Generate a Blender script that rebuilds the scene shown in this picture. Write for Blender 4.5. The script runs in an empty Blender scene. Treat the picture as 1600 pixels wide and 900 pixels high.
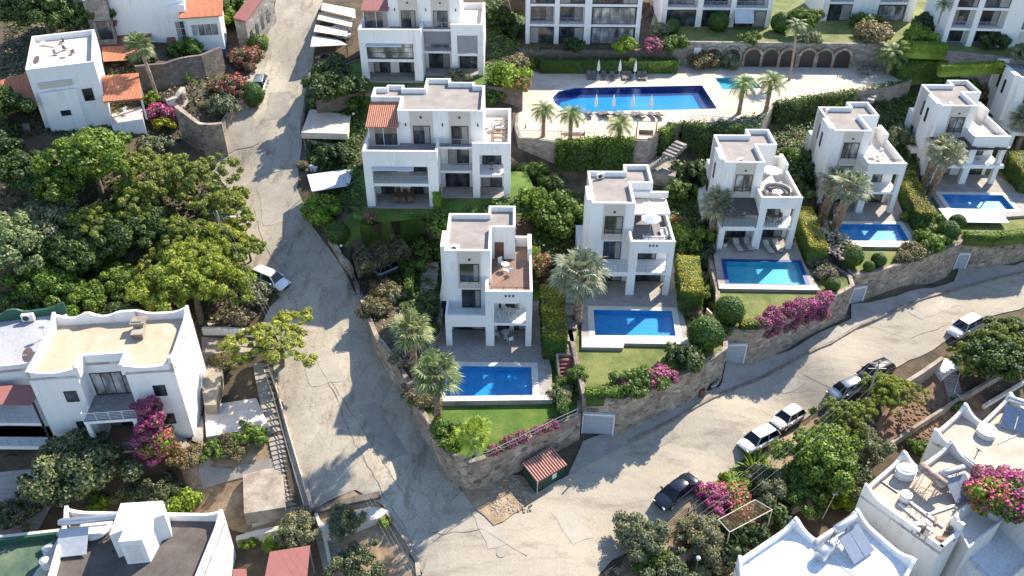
import bpy, bmesh, math, random
import numpy as np
from mathutils import Vector, Matrix
from mathutils.geometry import tessellate_polygon
random.seed(7)
R = math.radians
scene = bpy.context.scene
COL = scene.collection

# ---------------------------------------------------------------- camera, sky, sun, exposure
F_PX, PITCH, ROLL, CAM_H = 1308.0, R(36.0), R(0.45), 59.5
cam_d = bpy.data.cameras.new('camera')
cam_d.sensor_width = 36.0
cam_d.lens = 36.0 * F_PX / 1600.0
cam_d.clip_start, cam_d.clip_end = 0.5, 2000
cam = bpy.data.objects.new('camera', cam_d)
COL.objects.link(cam)
cam.location = (0, 0, CAM_H)
cam.rotation_mode = 'QUATERNION'
cam.rotation_quaternion = (Matrix.Rotation(R(90) - PITCH, 4, 'X') @ Matrix.Rotation(ROLL, 4, 'Z')).to_quaternion()
scene.camera = cam

SUN_DIR = Vector((math.cos(R(50)), math.sin(R(50)), 0)).normalized() * math.cos(R(40)) + Vector((0, 0, math.sin(R(40))))
world = bpy.data.worlds.new('World')
scene.world = world
world.use_nodes = True
wn = world.node_tree
for n in list(wn.nodes):
    wn.nodes.remove(n)
sky = wn.nodes.new('ShaderNodeTexSky')
sky.sky_type = 'NISHITA'
sky.sun_disc = False
sky.sun_elevation = R(42)
sky.ozone_density = 2.0
sky.dust_density = 0.2
sky.sun_rotation = math.atan2(SUN_DIR.x, SUN_DIR.y)
bg = wn.nodes.new('ShaderNodeBackground')
bg.inputs[1].default_value = 0.15
wo = wn.nodes.new('ShaderNodeOutputWorld')
wn.links.new(sky.outputs[0], bg.inputs[0])
wn.links.new(bg.outputs[0], wo.inputs[0])
sun_d = bpy.data.lights.new('sun', 'SUN')
sun_d.energy = 5.0
sun_d.angle = R(0.55)
sun_d.color = (1.0, 0.90, 0.76)
sun = bpy.data.objects.new('sun', sun_d)
COL.objects.link(sun)
sun.rotation_mode = 'QUATERNION'
sun.rotation_quaternion = SUN_DIR.to_track_quat('Z', 'Y')
sun.location = SUN_DIR * 200
scene.view_settings.view_transform = 'Standard'
scene.view_settings.look = 'None'
scene.view_settings.gamma = 1
scene.view_settings.exposure = 0.9
scene.cycles.max_bounces = 6
scene.cycles.diffuse_bounces = 3
scene.cycles.transparent_max_bounces = 8

# ---------------------------------------------------------------- where a pixel of the photograph lies at height z
CD, SD = math.cos(PITCH), math.sin(PITCH)
def ray(px, py):
    u = (px - 800) / F_PX
    v = (450 - py) / F_PX
    c, s = math.cos(ROLL), math.sin(ROLL)
    u, v = u * c + v * s, -u * s + v * c
    return Vector((u, CD + SD * v, CD * v - SD))
def at(px, py, z):
    d = ray(px, py)
    t = (z - CAM_H) / d.z
    return Vector((d.x * t, d.y * t, z))

# ---------------------------------------------------------------- terrain heights
CTRL = [
 # street junction and the road to the right
 (750,850,0),(900,880,0),(1060,765,0),(850,800,0),(680,890,-.3),(1000,700,.5),(1150,650,.7),(1300,570,.85),(1400,505,.9),(905,702,.8),(1030,655,1.2),
 (1500,455,.85),(1600,415,.8),(1100,800,-.1),(930,685,1.3),(1130,605,1.1),(1230,545,1.3),(1330,485,1.4),(1450,435,1.0),(740,778,.7),(800,900,0),
 # street up the hill
 (700,800,.2),(640,720,1.0),(580,640,1.8),(520,720,1.1),(520,780,.4),(600,790,.2),(520,600,2.8),(560,540,3.5),(470,580,3.2),
 (500,480,4.9),(440,490,4.9),(430,440,6),(400,380,7.4),(460,350,8.2),(380,320,8.8),(440,250,11),(390,250,11),(430,180,13.2),
 (410,110,15.4),(450,60,17.5),(480,110,15.4),(490,30,18.8),(470,-30,21),(420,-30,21),
 # left slope
 (340,340,8.3),(250,330,9.6),(100,350,11),(300,420,6.5),(200,450,6.3),(50,450,6.5),(20,520,3.5),(200,500,4.5),(330,500,4.4),(330,545,3.6),(350,620,1.9),
 (410,600,2.6),(309,702,2.0),(340,680,1.4),(380,740,.2),(330,790,-1.2),(250,760,-.6),(150,740,.3),(50,760,.3),(400,800,-1.0),
 (430,850,-2),(470,830,-1.2),(560,860,-1.6),(610,850,-1.4),(520,880,-1.8),(60,850,-2),(380,880,-3),
 (80,243,15),(0,300,13.5),(110,290,13.6),(250,250,12.5),(340,252,10.8),(200,300,12),(0,180,18),(240,215,14),(300,170,15.5),
 (250,120,18.3),(150,90,19.5),(60,20,21.5),(200,85,19.5),(345,90,17.6),(370,160,14.6),(370,60,18.4),(380,10,20.5),
 # behind the villas
 (560,425,6.6),(600,400,8.4),(540,385,8.9),(680,352,10.0),(520,365,8.9),(540,330,10.3),(870,370,7),(880,310,8),(1060,330,7),(1080,250,9),(1170,220,9.5),(1250,200,10),
 (1260,300,7),(1390,170,10),(1420,110,12),(1560,75,14.5),(1500,110,12),(1600,230,7),(1600,150,10),(540,240,11.8),(520,180,13.6),
 (560,150,15.2),(780,200,13),
 # below the road on the right
 (1250,650,-1.8),(1170,760,-2.2),(1400,640,-1.6),(1450,600,-1.4),(1550,560,-1.2),(1600,600,-2),(1100,850,-2.4),(1300,770,-3),
 (1010,890,-1.4),(1600,500,-.4),(1400,800,-3.5),(1600,800,-3.5),(1250,880,-3.5),
]
cw = [tuple(at(*c)) for c in CTRL]
cw += [(-8,76,6.5),(0,80,7.5),(15,88,7.5),(30,92,7.5),(45,102,8),(62,112,8.5),(8,62,2),(20,66,2.5),(-2,58,1.5),(33,74,2.5),(48,82,2.5),
       (64,90,2.5),(80,90,2),(95,100,4),(-120,60,8),(-120,110,22),(-110,170,40),(-40,175,34),(20,175,26),(90,175,24),(130,150,18),
       (130,60,-3),(60,20,-6),(0,15,-4),(-40,20,-8),(-100,20,-4),(90,125,13.5),(120,100,6),(-50,150,28),(0,150,20),(60,150,19),
       (-38,75,5.5)]
P = np.array(cw)
cc = 3.0
def _phi(d2):
    return np.sqrt(d2 + cc * cc)
A = _phi(((P[:, None, :2] - P[None, :, :2]) ** 2).sum(-1)) - np.eye(len(P)) * 0.25
A = np.block([[A, np.ones((len(P), 1))], [np.ones((1, len(P))), np.zeros((1, 1))]])
wts = np.linalg.solve(A, np.append(P[:, 2], 0))
X0, X1, Y0, Y1 = -100, 125, 22, 178
gx, gy = np.arange(X0, X1 + 1), np.arange(Y0, Y1 + 1)
GX, GY = np.meshgrid(gx, gy)
Q = np.stack([GX.ravel(), GY.ravel()], 1).astype(float)
HT = (_phi(((Q[:, None, :] - P[None, :, :2]) ** 2).sum(-1)) @ wts[:-1] + wts[-1]).reshape(GX.shape)

def T(x, y):
    fx = min(max(x - X0, 0), X1 - X0 - 1e-4); fy = min(max(y - Y0, 0), Y1 - Y0 - 1e-4)
    i, j = int(fx), int(fy); a, b = fx - i, fy - j
    return float((HT[j, i] * (1-a) + HT[j, i+1] * a) * (1-b) + (HT[j+1, i] * (1-a) + HT[j+1, i+1] * a) * b)
def inside(x, y, poly):
    r = False; n = len(poly)
    for i in range(n):
        x1, y1 = poly[i][0], poly[i][1]; x2, y2 = poly[i-1][0], poly[i-1][1]
        if (y1 > y) != (y2 > y) and x < (x2-x1)*(y-y1)/(y2-y1)+x1:
            r = not r
    return r
PLAT = []          # (polygon, z) of every level terrace
def S(x, y):
    z = None
    for poly, pz in PLAT:
        if inside(x, y, poly):
            z = pz if z is None else max(z, pz)
    return T(x, y) if z is None else z
def gnd(px, py, h=0.0, f=None):
    """point on the ground whose point h metres above shows at pixel px, py"""
    f = f or S
    d = ray(px, py); t = 45.0
    while t < 260:
        if CAM_H + d.z * t <= f(d.x*t, d.y*t) + h:
            break
        t += 0.25
    t -= 0.125
    x, y = d.x*t, d.y*t
    return Vector((x, y, f(x, y)))

# ---------------------------------------------------------------- materials
def newmat(name):
    m = bpy.data.materials.new(name); m.use_nodes = True
    return m, m.node_tree, m.node_tree.nodes['Principled BSDF']
def nd(nt, t, **k):
    n = nt.nodes.new(t)
    for a, v in k.items():
        setattr(n, a, v)
    return n
def ramp(nt, stops, fac):
    r = nt.nodes.new('ShaderNodeValToRGB')
    while len(r.color_ramp.elements) < len(stops):
        r.color_ramp.elements.new(0.5)
    for e, (p, c) in zip(r.color_ramp.elements, stops):
        e.position = p; e.color = (c[0], c[1], c[2], 1)
    nt.links.new(fac, r.inputs[0])
    return r.outputs[0]
def tex(nt, kind, scale, rot=0, stretch=None, **inp):
    g = nt.nodes.new('ShaderNodeNewGeometry'); mp = nt.nodes.new('ShaderNodeMapping')
    nt.links.new(g.outputs['Position'], mp.inputs[0])
    mp.inputs['Rotation'].default_value = (0, 0, rot)
    mp.inputs['Scale'].default_value = stretch or (1, 1, 1)
    t = nt.nodes.new(kind)
    nt.links.new(mp.outputs[0], t.inputs['Vector'])
    t.inputs['Scale'].default_value = scale
    for k, v in inp.items():
        t.inputs[k].default_value = v
    return t
def mix(nt, fac, a, b, blend='MIX'):
    m = nt.nodes.new('ShaderNodeMix'); m.data_type = 'RGBA'; m.blend_type = blend
    for i, v in ((0, fac), (6, a), (7, b)):
        if hasattr(v, 'is_output'):
            nt.links.new(v, m.inputs[i])
        elif isinstance(v, (int, float)):
            m.inputs[i].default_value = v
        else:
            m.inputs[i].default_value = (v[0], v[1], v[2], 1)
    return m.outputs[2]
def bump(nt, bs, h, strength=0.3, dist=0.05):
    b = nt.nodes.new('ShaderNodeBump'); b.inputs['Strength'].default_value = strength; b.inputs['Distance'].default_value = dist
    nt.links.new(h, b.inputs['Height']); nt.links.new(b.outputs[0], bs.inputs['Normal'])
def mottled(name, c1, c2, scale=1.0, rough=.8, fine=12, bmp=.25, metal=0):
    m, nt, bs = newmat(name)
    n1 = tex(nt, 'ShaderNodeTexNoise', scale, Detail=6.0, Roughness=.65)
    n2 = tex(nt, 'ShaderNodeTexNoise', fine, Detail=3.0)
    a = ramp(nt, [(.32, c1), (.68, c2)], n1.outputs[0])
    b = ramp(nt, [(.3, (.78, .78, .78)), (.7, (1.12, 1.12, 1.12))], n2.outputs[0])
    nt.links.new(mix(nt, .8, a, b, 'MULTIPLY'), bs.inputs['Base Color'])
    bs.inputs['Roughness'].default_value = rough; bs.inputs['Metallic'].default_value = metal
    if bmp:
        bump(nt, bs, n2.outputs[0], bmp, .03)
    return m
def plain(name, c, rough=.5, metal=0.0, **k):
    m, nt, bs = newmat(name)
    n1 = tex(nt, 'ShaderNodeTexNoise', 3, Detail=4.0)
    a = ramp(nt, [(.3, [x*.9 for x in c]), (.7, [min(1, x*1.06) for x in c])], n1.outputs[0])
    nt.links.new(a, bs.inputs['Base Color'])
    bs.inputs['Roughness'].default_value = rough; bs.inputs['Metallic'].default_value = metal
    for kk, v in k.items():
        bs.inputs[kk].default_value = v
    return m
def stucco(name, c, dirt, amt=.5):
    m, nt, bs = newmat(name)
    # rain streaks: noise stretched down the wall, broken up by a large patchy noise
    n1 = tex(nt, 'ShaderNodeTexNoise', 1.0, stretch=(2.2, 2.2, .22), Detail=5.0, Roughness=.7)
    n2 = tex(nt, 'ShaderNodeTexNoise', .35, Detail=4.0)
    n3 = tex(nt, 'ShaderNodeTexNoise', 25, Detail=2.0)
    s = ramp(nt, [(.5, (0, 0, 0)), (.72, (1, 1, 1))], n1.outputs[0])
    p = ramp(nt, [(.4, (.1, .1, .1)), (.7, (1, 1, 1))], n2.outputs[0])
    f = mix(nt, 1, s, p, 'MULTIPLY')
    f2 = mix(nt, 1, f, (amt, amt, amt), 'MULTIPLY')
    nt.links.new(mix(nt, f2, c, dirt), bs.inputs['Base Color'])
    bs.inputs['Roughness'].default_value = .85
    bump(nt, bs, n3.outputs[0], .15, .01)
    return m
M = {}
M['white'] = stucco('white_stucco', (.80, .79, .77), (.47, .43, .37), .75)
M['oldwhite'] = stucco('weathered_white_stucco', (.76, .74, .70), (.36, .32, .27), .95)
M['beige'] = stucco('beige_stucco', (.56, .51, .46), (.40, .36, .31), .5)
M['cream'] = stucco('cream_stucco', (.66, .60, .50), (.42, .37, .30), .6)
M['gravel'] = mottled('gravel_roofing', (.25, .22, .20), (.37, .33, .30), .6, .95, 28, .5)
M['darkgravel'] = mottled('dark_gravel_roofing', (.085, .07, .062), (.14, .12, .105), .8, .95, 14, .6)
M['roofbeige'] = mottled('beige_roof_coating', (.46, .35, .24), (.60, .48, .35), .5, .85, 6, .1)
M['roofpale'] = mottled('pale_roof_coating', (.56, .48, .40), (.72, .65, .57), .45, .85, 5, .1)
M['rooftan'] = mottled('tan_roof_coating', (.42, .34, .27), (.58, .50, .41), .45, .85, 5, .1)
M['roofwhite'] = mottled('white_roof_coating', (.76, .77, .79), (.84, .84, .85), .5, .75, 4, .05)
M['roofgrey'] = mottled('grey_roof_coating', (.36, .36, .38), (.44, .44, .46), .4, .85, 5, .1)
M['roofgreen'] = mottled('green_roof_coating', (.035, .085, .055), (.15, .19, .12), .35, .8, 5, .1)
M['greenwall'] = plain('green_parapet_paint', (.02, .085, .055), .6)
M['deckstone'] = None
def paving(name, c1, c2, mortar, scale, rot=0, w=.5, h=.25, stain=.5):
    m, nt, bs = newmat(name)
    b = tex(nt, 'ShaderNodeTexBrick', scale, rot)
    b.inputs['Color1'].default_value = (*c1, 1); b.inputs['Color2'].default_value = (*c2, 1); b.inputs['Mortar'].default_value = (*mortar, 1)
    b.inputs['Mortar Size'].default_value = .02; b.inputs['Brick Width'].default_value = w; b.inputs['Row Height'].default_value = h
    n = tex(nt, 'ShaderNodeTexNoise', .35, Detail=7.0, Roughness=.7)
    st = ramp(nt, [(.3, (.72, .70, .67)), (.52, (1, 1, 1)), (.72, (1.15, 1.13, 1.1))], n.outputs[0])
    n2 = tex(nt, 'ShaderNodeTexNoise', 8, Detail=5.0, Roughness=.7)
    s2 = ramp(nt, [(.25, (.7, .7, .7)), (.7, (1.15, 1.15, 1.15))], n2.outputs[0])
    c = mix(nt, stain, b.outputs[0], st, 'MULTIPLY')
    nt.links.new(mix(nt, .6, c, s2, 'MULTIPLY'), bs.inputs['Base Color'])
    bs.inputs['Roughness'].default_value = .85
    bump(nt, bs, b.outputs['Fac'], -.3, .02)
    return m
M['deckstone'] = paving('grey_stone_deck', (.34, .31, .28), (.40, .37, .33), (.26, .23, .20), 1.0, 0, .6, .4, .9)
M['poolstone'] = paving('pale_travertine', (.60, .50, .39), (.66, .56, .45), (.45, .37, .28), .8, .3, .7, .5, .8)
M['coping'] = mottled('pale_coping_stone', (.62, .55, .46), (.72, .66, .57), 1.2, .7, 9, .1)
M['cobble'] = paving('cobble_paving', (.37, .32, .25), (.50, .445, .36), (.19, .16, .12), 1.9, -.62, .5, .42, 1.0)
def cobble_mat():
    m, nt, bs = newmat('worn_cobble_paving')
    b = tex(nt, 'ShaderNodeTexBrick', 2.4, -.62)
    b.inputs['Color1'].default_value = (.35, .305, .24, 1); b.inputs['Color2'].default_value = (.42, .37, .295, 1); b.inputs['Mortar'].default_value = (.22, .19, .15, 1)
    b.inputs['Mortar Size'].default_value = .03; b.inputs['Brick Width'].default_value = .34; b.inputs['Row Height'].default_value = .5
    w = tex(nt, 'ShaderNodeTexNoise', .22, -.62, (.5, 1.3, 1), Detail=8.0, Roughness=.62, Distortion=.4)
    dust = ramp(nt, [(.38, (.16, .16, .16)), (.58, (.92, .92, .92))], w.outputs[0])
    n2 = tex(nt, 'ShaderNodeTexNoise', 4.5, Detail=9.0, Roughness=.85)
    c = mix(nt, dust, b.outputs[0], (.405, .355, .28))
    st = tex(nt, 'ShaderNodeTexNoise', .5, -.62, (.45, 1.4, 1), Detail=9.0, Roughness=.7)
    c = mix(nt, .85, c, ramp(nt, [(.34, (.66, .63, .60)), (.48, (1, 1, 1)), (.66, (1.05, 1.04, 1.0)), (.76, (1.18, 1.15, 1.1))], st.outputs[0]), 'MULTIPLY')
    c = mix(nt, .8, c, ramp(nt, [(.34, (.66, .64, .62)), (.47, (1, 1, 1)), (.62, (1.12, 1.11, 1.09))], n2.outputs[0]), 'MULTIPLY')
    nt.links.new(c, bs.inputs['Base Color']); bs.inputs['Roughness'].default_value = .9
    bump(nt, bs, b.outputs['Fac'], -.3, .02)
    return m
M['cobble'] = cobble_mat()
M['patchpale'] = mottled('pale_repair_concrete', (.36, .32, .26), (.46, .41, .34), .8, .9, 10, .2)
M['crack'] = plain('crack_filler', (.13, .115, .095), .9)
M['patchdark'] = mottled('dark_repair_patch', (.27, .24, .20), (.37, .33, .27), .8, .9, 10, .2)
M['sidewalk'] = mottled('sidewalk_concrete', (.26, .235, .20), (.40, .36, .30), .5, .9, 10, .2)
M['darkterr'] = paving('brown_terrace_tiles', (.22, .13, .095), (.27, .17, .13), (.14, .10, .08), 2, 0, .5, .5, .5)
M['greytile'] = paving('grey_terrace_tiles', (.22, .21, .21), (.27, .26, .26), (.15, .15, .15), 1.5, .1, .6, .3, .6)
def road_mat():
    m, nt, bs = newmat('worn_concrete_road')
    n1 = tex(nt, 'ShaderNodeTexNoise', .16, stretch=(1.0, .45, 1), Detail=8.0, Roughness=.62, Distortion=.6)
    n2 = tex(nt, 'ShaderNodeTexNoise', 4, Detail=9.0, Roughness=.85)
    base = ramp(nt, [(.30, (.25, .22, .18)), (.48, (.385, .34, .27)), (.70, (.49, .435, .345))], n1.outputs[0])
    f = ramp(nt, [(.34, (.62, .60, .58)), (.47, (1, 1, 1)), (.62, (1.14, 1.13, 1.1))], n2.outputs[0])
    c = mix(nt, .8, base, f, 'MULTIPLY')
    # cracks: cell borders bent by noise
    g = nt.nodes.new('ShaderNodeNewGeometry')
    wob = tex(nt, 'ShaderNodeTexNoise', .8, Detail=5.0)
    add = nt.nodes.new('ShaderNodeMix'); add.data_type = 'VECTOR'
    add.inputs[0].default_value = .30
    nt.links.new(g.outputs['Position'], add.inputs[4])
    mul = nt.nodes.new('ShaderNodeVectorMath'); mul.operation = 'SCALE'; mul.inputs['Scale'].default_value = 9
    nt.links.new(wob.outputs['Color'], mul.inputs[0])
    ad2 = nt.nodes.new('ShaderNodeVectorMath'); ad2.operation = 'ADD'
    nt.links.new(g.outputs['Position'], ad2.inputs[0]); nt.links.new(mul.outputs[0], ad2.inputs[1])
    v = nt.nodes.new('ShaderNodeTexVoronoi'); v.feature = 'DISTANCE_TO_EDGE'; v.inputs['Scale'].default_value = .20
    nt.links.new(ad2.outputs[0], v.inputs['Vector'])
    cr = ramp(nt, [(0, (.55, .52, .48)), (.008, (.72, .69, .65)), (.014, (1, 1, 1))], v.outputs['Distance'])
    c = mix(nt, .85, c, cr, 'MULTIPLY')
    jt = tex(nt, 'ShaderNodeTexBrick', 1.0, -1.15)
    jt.inputs['Color1'].default_value = (1, 1, 1, 1); jt.inputs['Color2'].default_value = (.86, .85, .83, 1); jt.inputs['Mortar'].default_value = (.5, .47, .43, 1)
    jt.inputs['Mortar Size'].default_value = .045; jt.inputs['Brick Width'].default_value = 6.5; jt.inputs['Row Height'].default_value = 3.3
    c = mix(nt, .3, c, jt.outputs[0], 'MULTIPLY')
    st = tex(nt, 'ShaderNodeTexNoise', .55, 0.4, (1.6, .5, 1), Detail=9.0, Roughness=.7)
    c = mix(nt, .8, c, ramp(nt, [(.36, (.62, .59, .55)), (.47, (1, 1, 1)), (.62, (1, 1, 1)), (.74, (1.15, 1.13, 1.08))], st.outputs[0]), 'MULTIPLY')
    nt.links.new(c, bs.inputs['Base Color'])
    bs.inputs['Roughness'].default_value = .9
    bump(nt, bs, n2.outputs[0], .3, .03)
    return m
M['road'] = road_mat()
def stone_mat(name, cols, mortar, scale=2.2):
    m, nt, bs = newmat(name)
    v = tex(nt, 'ShaderNodeTexVoronoi', scale, stretch=(1, 1, 1.5))
    e = tex(nt, 'ShaderNodeTexVoronoi', scale, stretch=(1, 1, 1.5)); e.feature = 'DISTANCE_TO_EDGE'
    n = tex(nt, 'ShaderNodeTexNoise', .6, Detail=5.0)
    sep = nt.nodes.new('ShaderNodeSeparateColor'); nt.links.new(v.outputs['Color'], sep.inputs[0])
    c = ramp(nt, [(i/(len(cols)-1), x) for i, x in enumerate(cols)], sep.outputs[0])
    mo = ramp(nt, [(.0, (1, 1, 1)), (.07, (0, 0, 0))], e.outputs['Distance'])
    c2 = mix(nt, mo, c, mortar)
    st = ramp(nt, [(.35, (.7, .68, .66)), (.65, (1.1, 1.08, 1.05))], n.outputs[0])
    nt.links.new(mix(nt, .9, c2, st, 'MULTIPLY'), bs.inputs['Base Color'])
    bs.inputs['Roughness'].default_value = .9
    bump(nt, bs, e.outputs['Distance'], .6, .08)
    return m
M['stone'] = stone_mat('field_stone_masonry', [(.13, .10, .085), (.33, .26, .20), (.22, .18, .155), (.46, .38, .29)], (.40, .345, .285), 1.7)
M['darkstone'] = stone_mat('dark_field_stone', [(.11, .09, .08), (.18, .15, .13), (.15, .12, .10), (.23, .19, .16)], (.15, .13, .11), 1.9)
M['greystone'] = stone_mat('pale_grey_stone', [(.22, .20, .18), (.36, .33, .30), (.29, .27, .24), (.44, .40, .36)], (.20, .18, .16), 1.9)
def lawn_mat(name, c1, c2, c3):
    m, nt, bs = newmat(name)
    n1 = tex(nt, 'ShaderNodeTexNoise', .45, Detail=7.0, Roughness=.65)
    n2 = tex(nt, 'ShaderNodeTexNoise', 9, Detail=5.0, Roughness=.8)
    a = ramp(nt, [(.36, c1), (.5, c2), (.66, c3)], n1.outputs[0])
    b = ramp(nt, [(.3, (.5, .52, .5)), (.7, (1.45, 1.42, 1.35))], n2.outputs[0])
    nt.links.new(mix(nt, .8, a, b, 'MULTIPLY'), bs.inputs['Base Color'])
    bs.inputs['Roughness'].default_value = .9
    bump(nt, bs, n2.outputs[0], .8, .08)
    return m
M['lawn'] = lawn_mat('green_lawn', (.055, .115, .012), (.085, .16, .018), (.15, .19, .035))
M['lawndry'] = lawn_mat('dry_lawn', (.10, .13, .03), (.16, .19, .05), (.24, .23, .08))
M['soil'] = mottled('dry_soil', (.20, .12, .07), (.46, .35, .23), .55, .95, 7, .6)
M['earth'] = mottled('dark_planted_earth', (.05, .042, .026), (.15, .105, .065), .5, .95, 5, .6)
M['redsoil'] = mottled('red_soil', (.15, .085, .05), (.30, .19, .125), .9, .95, 8, .8)
def tile_mat(name, c1, c2, axis_rot=0.0, scale=2.6):
    m, nt, bs = newmat(name)
    g = nt.nodes.new('ShaderNodeTexCoord'); mp = nt.nodes.new('ShaderNodeMapping')
    nt.links.new(g.outputs['Object'], mp.inputs[0]); mp.inputs['Rotation'].default_value = (0, 0, axis_rot)
    w = nt.nodes.new('ShaderNodeTexWave'); w.inputs['Scale'].default_value = scale / 1.9; w.inputs['Distortion'].default_value = .3
    w.inputs['Detail'].default_value = 1
    nt.links.new(mp.outputs[0], w.inputs[0])
    n = tex(nt, 'ShaderNodeTexNoise', 3.5, Detail=4.0)
    a = ramp(nt, [(.0, [x*.42 for x in c1]), (.45, c1), (.9, c2)], w.outputs[0])
    s = ramp(nt, [(.3, (.75, .72, .7)), (.7, (1.15, 1.15, 1.1))], n.outputs[0])
    nt.links.new(mix(nt, .8, a, s, 'MULTIPLY'), bs.inputs['Base Color'])
    bs.inputs['Roughness'].default_value = .8
    bump(nt, bs, w.outputs[0], .6, .06)
    return m
M['tile'] = tile_mat('terracotta_tiles', (.40, .13, .07), (.58, .28, .19))
M['tileorange'] = tile_mat('orange_roof_tiles', (.52, .17, .075), (.66, .25, .13), 0, 4)
M['redroof'] = plain('dull_red_roofing', (.30, .115, .10), .75)
M['redtilewall'] = plain('dark_red_canopy', (.22, .07, .05), .7)
def water_mat(name, tint):
    m = bpy.data.materials.new(name); m.use_nodes = True; nt = m.node_tree
    nt.nodes.remove(nt.nodes['Principled BSDF'])
    out = nt.nodes['Material Output']
    tr = nt.nodes.new('ShaderNodeBsdfTransparent'); tr.inputs[0].default_value = (*tint, 1)
    gl = nt.nodes.new('ShaderNodeBsdfGlossy'); gl.inputs['Roughness'].default_value = .04
    lw = nt.nodes.new('ShaderNodeLayerWeight'); pw_ = nt.nodes.new('ShaderNodeMath'); pw_.operation = 'POWER'; pw_.inputs[1].default_value = 4
    nt.links.new(lw.outputs['Facing'], pw_.inputs[0])
    fr = nt.nodes.new('ShaderNodeMath'); fr.operation = 'MULTIPLY_ADD'; fr.inputs[1].default_value = .9; fr.inputs[2].default_value = .025
    nt.links.new(pw_.outputs[0], fr.inputs[0])
    n = tex(nt, 'ShaderNodeTexNoise', 1.6, Detail=3.0, Distortion=1.0)
    b = nt.nodes.new('ShaderNodeBump'); b.inputs['Strength'].default_value = .35; b.inputs['Distance'].default_value = .06
    nt.links.new(n.outputs[0], b.inputs['Height'])
    nt.links.new(b.outputs[0], gl.inputs['Normal']); nt.links.new(b.outputs[0], lw.inputs['Normal'])
    mx = nt.nodes.new('ShaderNodeMixShader')
    nt.links.new(fr.outputs[0], mx.inputs[0]); nt.links.new(tr.outputs[0], mx.inputs[1]); nt.links.new(gl.outputs[0], mx.inputs[2])
    nt.links.new(mx.outputs[0], out.inputs[0])
    return m
M['water'] = water_mat('pool_water', (.80, .95, .99))
def basin_mat(name, c1, c2):
    m, nt, bs = newmat(name)
    b = tex(nt, 'ShaderNodeTexBrick', 3.0)
    b.inputs['Color1'].default_value = (*c1, 1); b.inputs['Color2'].default_value = (*c2, 1); b.inputs['Mortar'].default_value = (*[x*1.2 for x in c1], 1)
    b.inputs['Mortar Size'].default_value = .01
    # distorted noise varies the tile colour in broad patches
    n = tex(nt, 'ShaderNodeTexNoise', .7, Detail=4.0, Distortion=1.5)
    nt.links.new(mix(nt, .7, b.outputs[0], ramp(nt, [(.3, (.8, .85, .9)), (.7, (1.4, 1.25, 1.15))], n.outputs[0]), 'MULTIPLY'), bs.inputs['Base Color'])
    bs.inputs['Roughness'].default_value = .4
    return m
M['basin'] = basin_mat('deep_blue_pool_tiles', (.005, .25, .53), (.007, .28, .57))
M['basincyan'] = basin_mat('turquoise_pool_tiles', (.03, .36, .46), (.035, .40, .50))
M['basindark'] = plain('navy_pool_border', (.004, .035, .21), .4)
def glass_mat(name, c, rough=.08):
    m, nt, bs = newmat(name)
    n = tex(nt, 'ShaderNodeTexNoise', 1.1, stretch=(1, 1, .5), Detail=3.0)
    a = ramp(nt, [(.35, [x*.35 for x in c]), (.5, c), (.68, [min(1, x*2.4+.015) for x in c])], n.outputs[0])
    nt.links.new(a, bs.inputs['Base Color']); bs.inputs['Roughness'].default_value = rough
    bs.inputs['Specular IOR Level'].default_value = .8
    return m
M['glass'] = glass_mat('dark_window_glass', (.035, .042, .05))
M['curtain'] = glass_mat('curtained_window_glass', (.22, .22, .21), .15)
M['curtaincloth'] = plain('pale_curtain_cloth', (.30, .29, .27), .9)
M['carglass'] = plain('car_glass', (.012, .015, .02), .05)
M['frame'] = plain('dark_window_frame', (.03, .028, .027), .45)
M['whiteframe'] = plain('white_window_frame', (.70, .70, .70), .5)
M['metal'] = plain('painted_rail_metal', (.42, .43, .44), .4, .5)
M['darkmetal'] = plain('dark_metal', (.05, .05, .055), .45, .6)
M['steel'] = plain('galvanised_steel', (.50, .52, .55), .35, .7)
M['rust'] = mottled('rusty_steel', (.18, .07, .035), (.45, .38, .33), 2.5, .6, 9, .2)
M['wood'] = mottled('weathered_wood', (.20, .12, .07), (.36, .25, .16), 2, .8, 10, .3)
M['bark'] = mottled('grey_bark', (.10, .07, .05), (.22, .17, .13), 1.5, .95, 9, .8)
M['palmbark'] = mottled('shaggy_palm_trunk', (.10, .065, .04), (.42, .31, .21), 3.2, .95, 9, 1.0)
M['smoothpalm'] = mottled('smooth_palm_trunk', (.24, .18, .13), (.40, .32, .25), 1.5, .9, 9, .5)
M['canopy'] = mottled('sand_shade_cloth', (.66, .54, .40), (.74, .63, .49), .7, .85, 8, .1)
M['canopywhite'] = mottled('pale_shade_cloth', (.48, .50, .55), (.58, .60, .65), .5, .8, 8, .1)
M['whitecloth'] = plain('white_fabric', (.78, .77, .74), .85)
M['sling'] = plain('grey_brown_sling', (.17, .14, .13), .8)
M['slingpale'] = plain('pale_sling', (.45, .42, .38), .8)
M['plastic'] = plain('white_plastic', (.72, .71, .68), .45)
M['panel'] = plain('solar_panel_glass', (.25, .29, .36), .2)
M['panelback'] = plain('solar_panel_back', (.45, .47, .50), .5)
M['darkcloth'] = plain('dark_awning', (.10, .085, .075), .85)
M['shutter'] = paving('grey_roller_blind', (.27, .275, .29), (.29, .295, .31), (.24, .245, .26), 1, 0, 6, .1, .2)
M['garagedoor'] = plain('pale_garage_door', (.36, .39, .43), .5)
M['green'] = plain('green_shelter_paint', (.012, .045, .026), .6)
M['black'] = plain('black_rubber', (.018, .018, .018), .8)
M['rubble'] = mottled('pale_rubble', (.20, .14, .09), (.50, .42, .33), 1.3, .95, 5, 1.0)
M['dirtyconcrete'] = mottled('stained_concrete', (.22, .18, .14), (.46, .40, .32), .7, .9, 6, .3)
M['cushion'] = plain('blue_cushion', (.03, .09, .35), .8)
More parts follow.
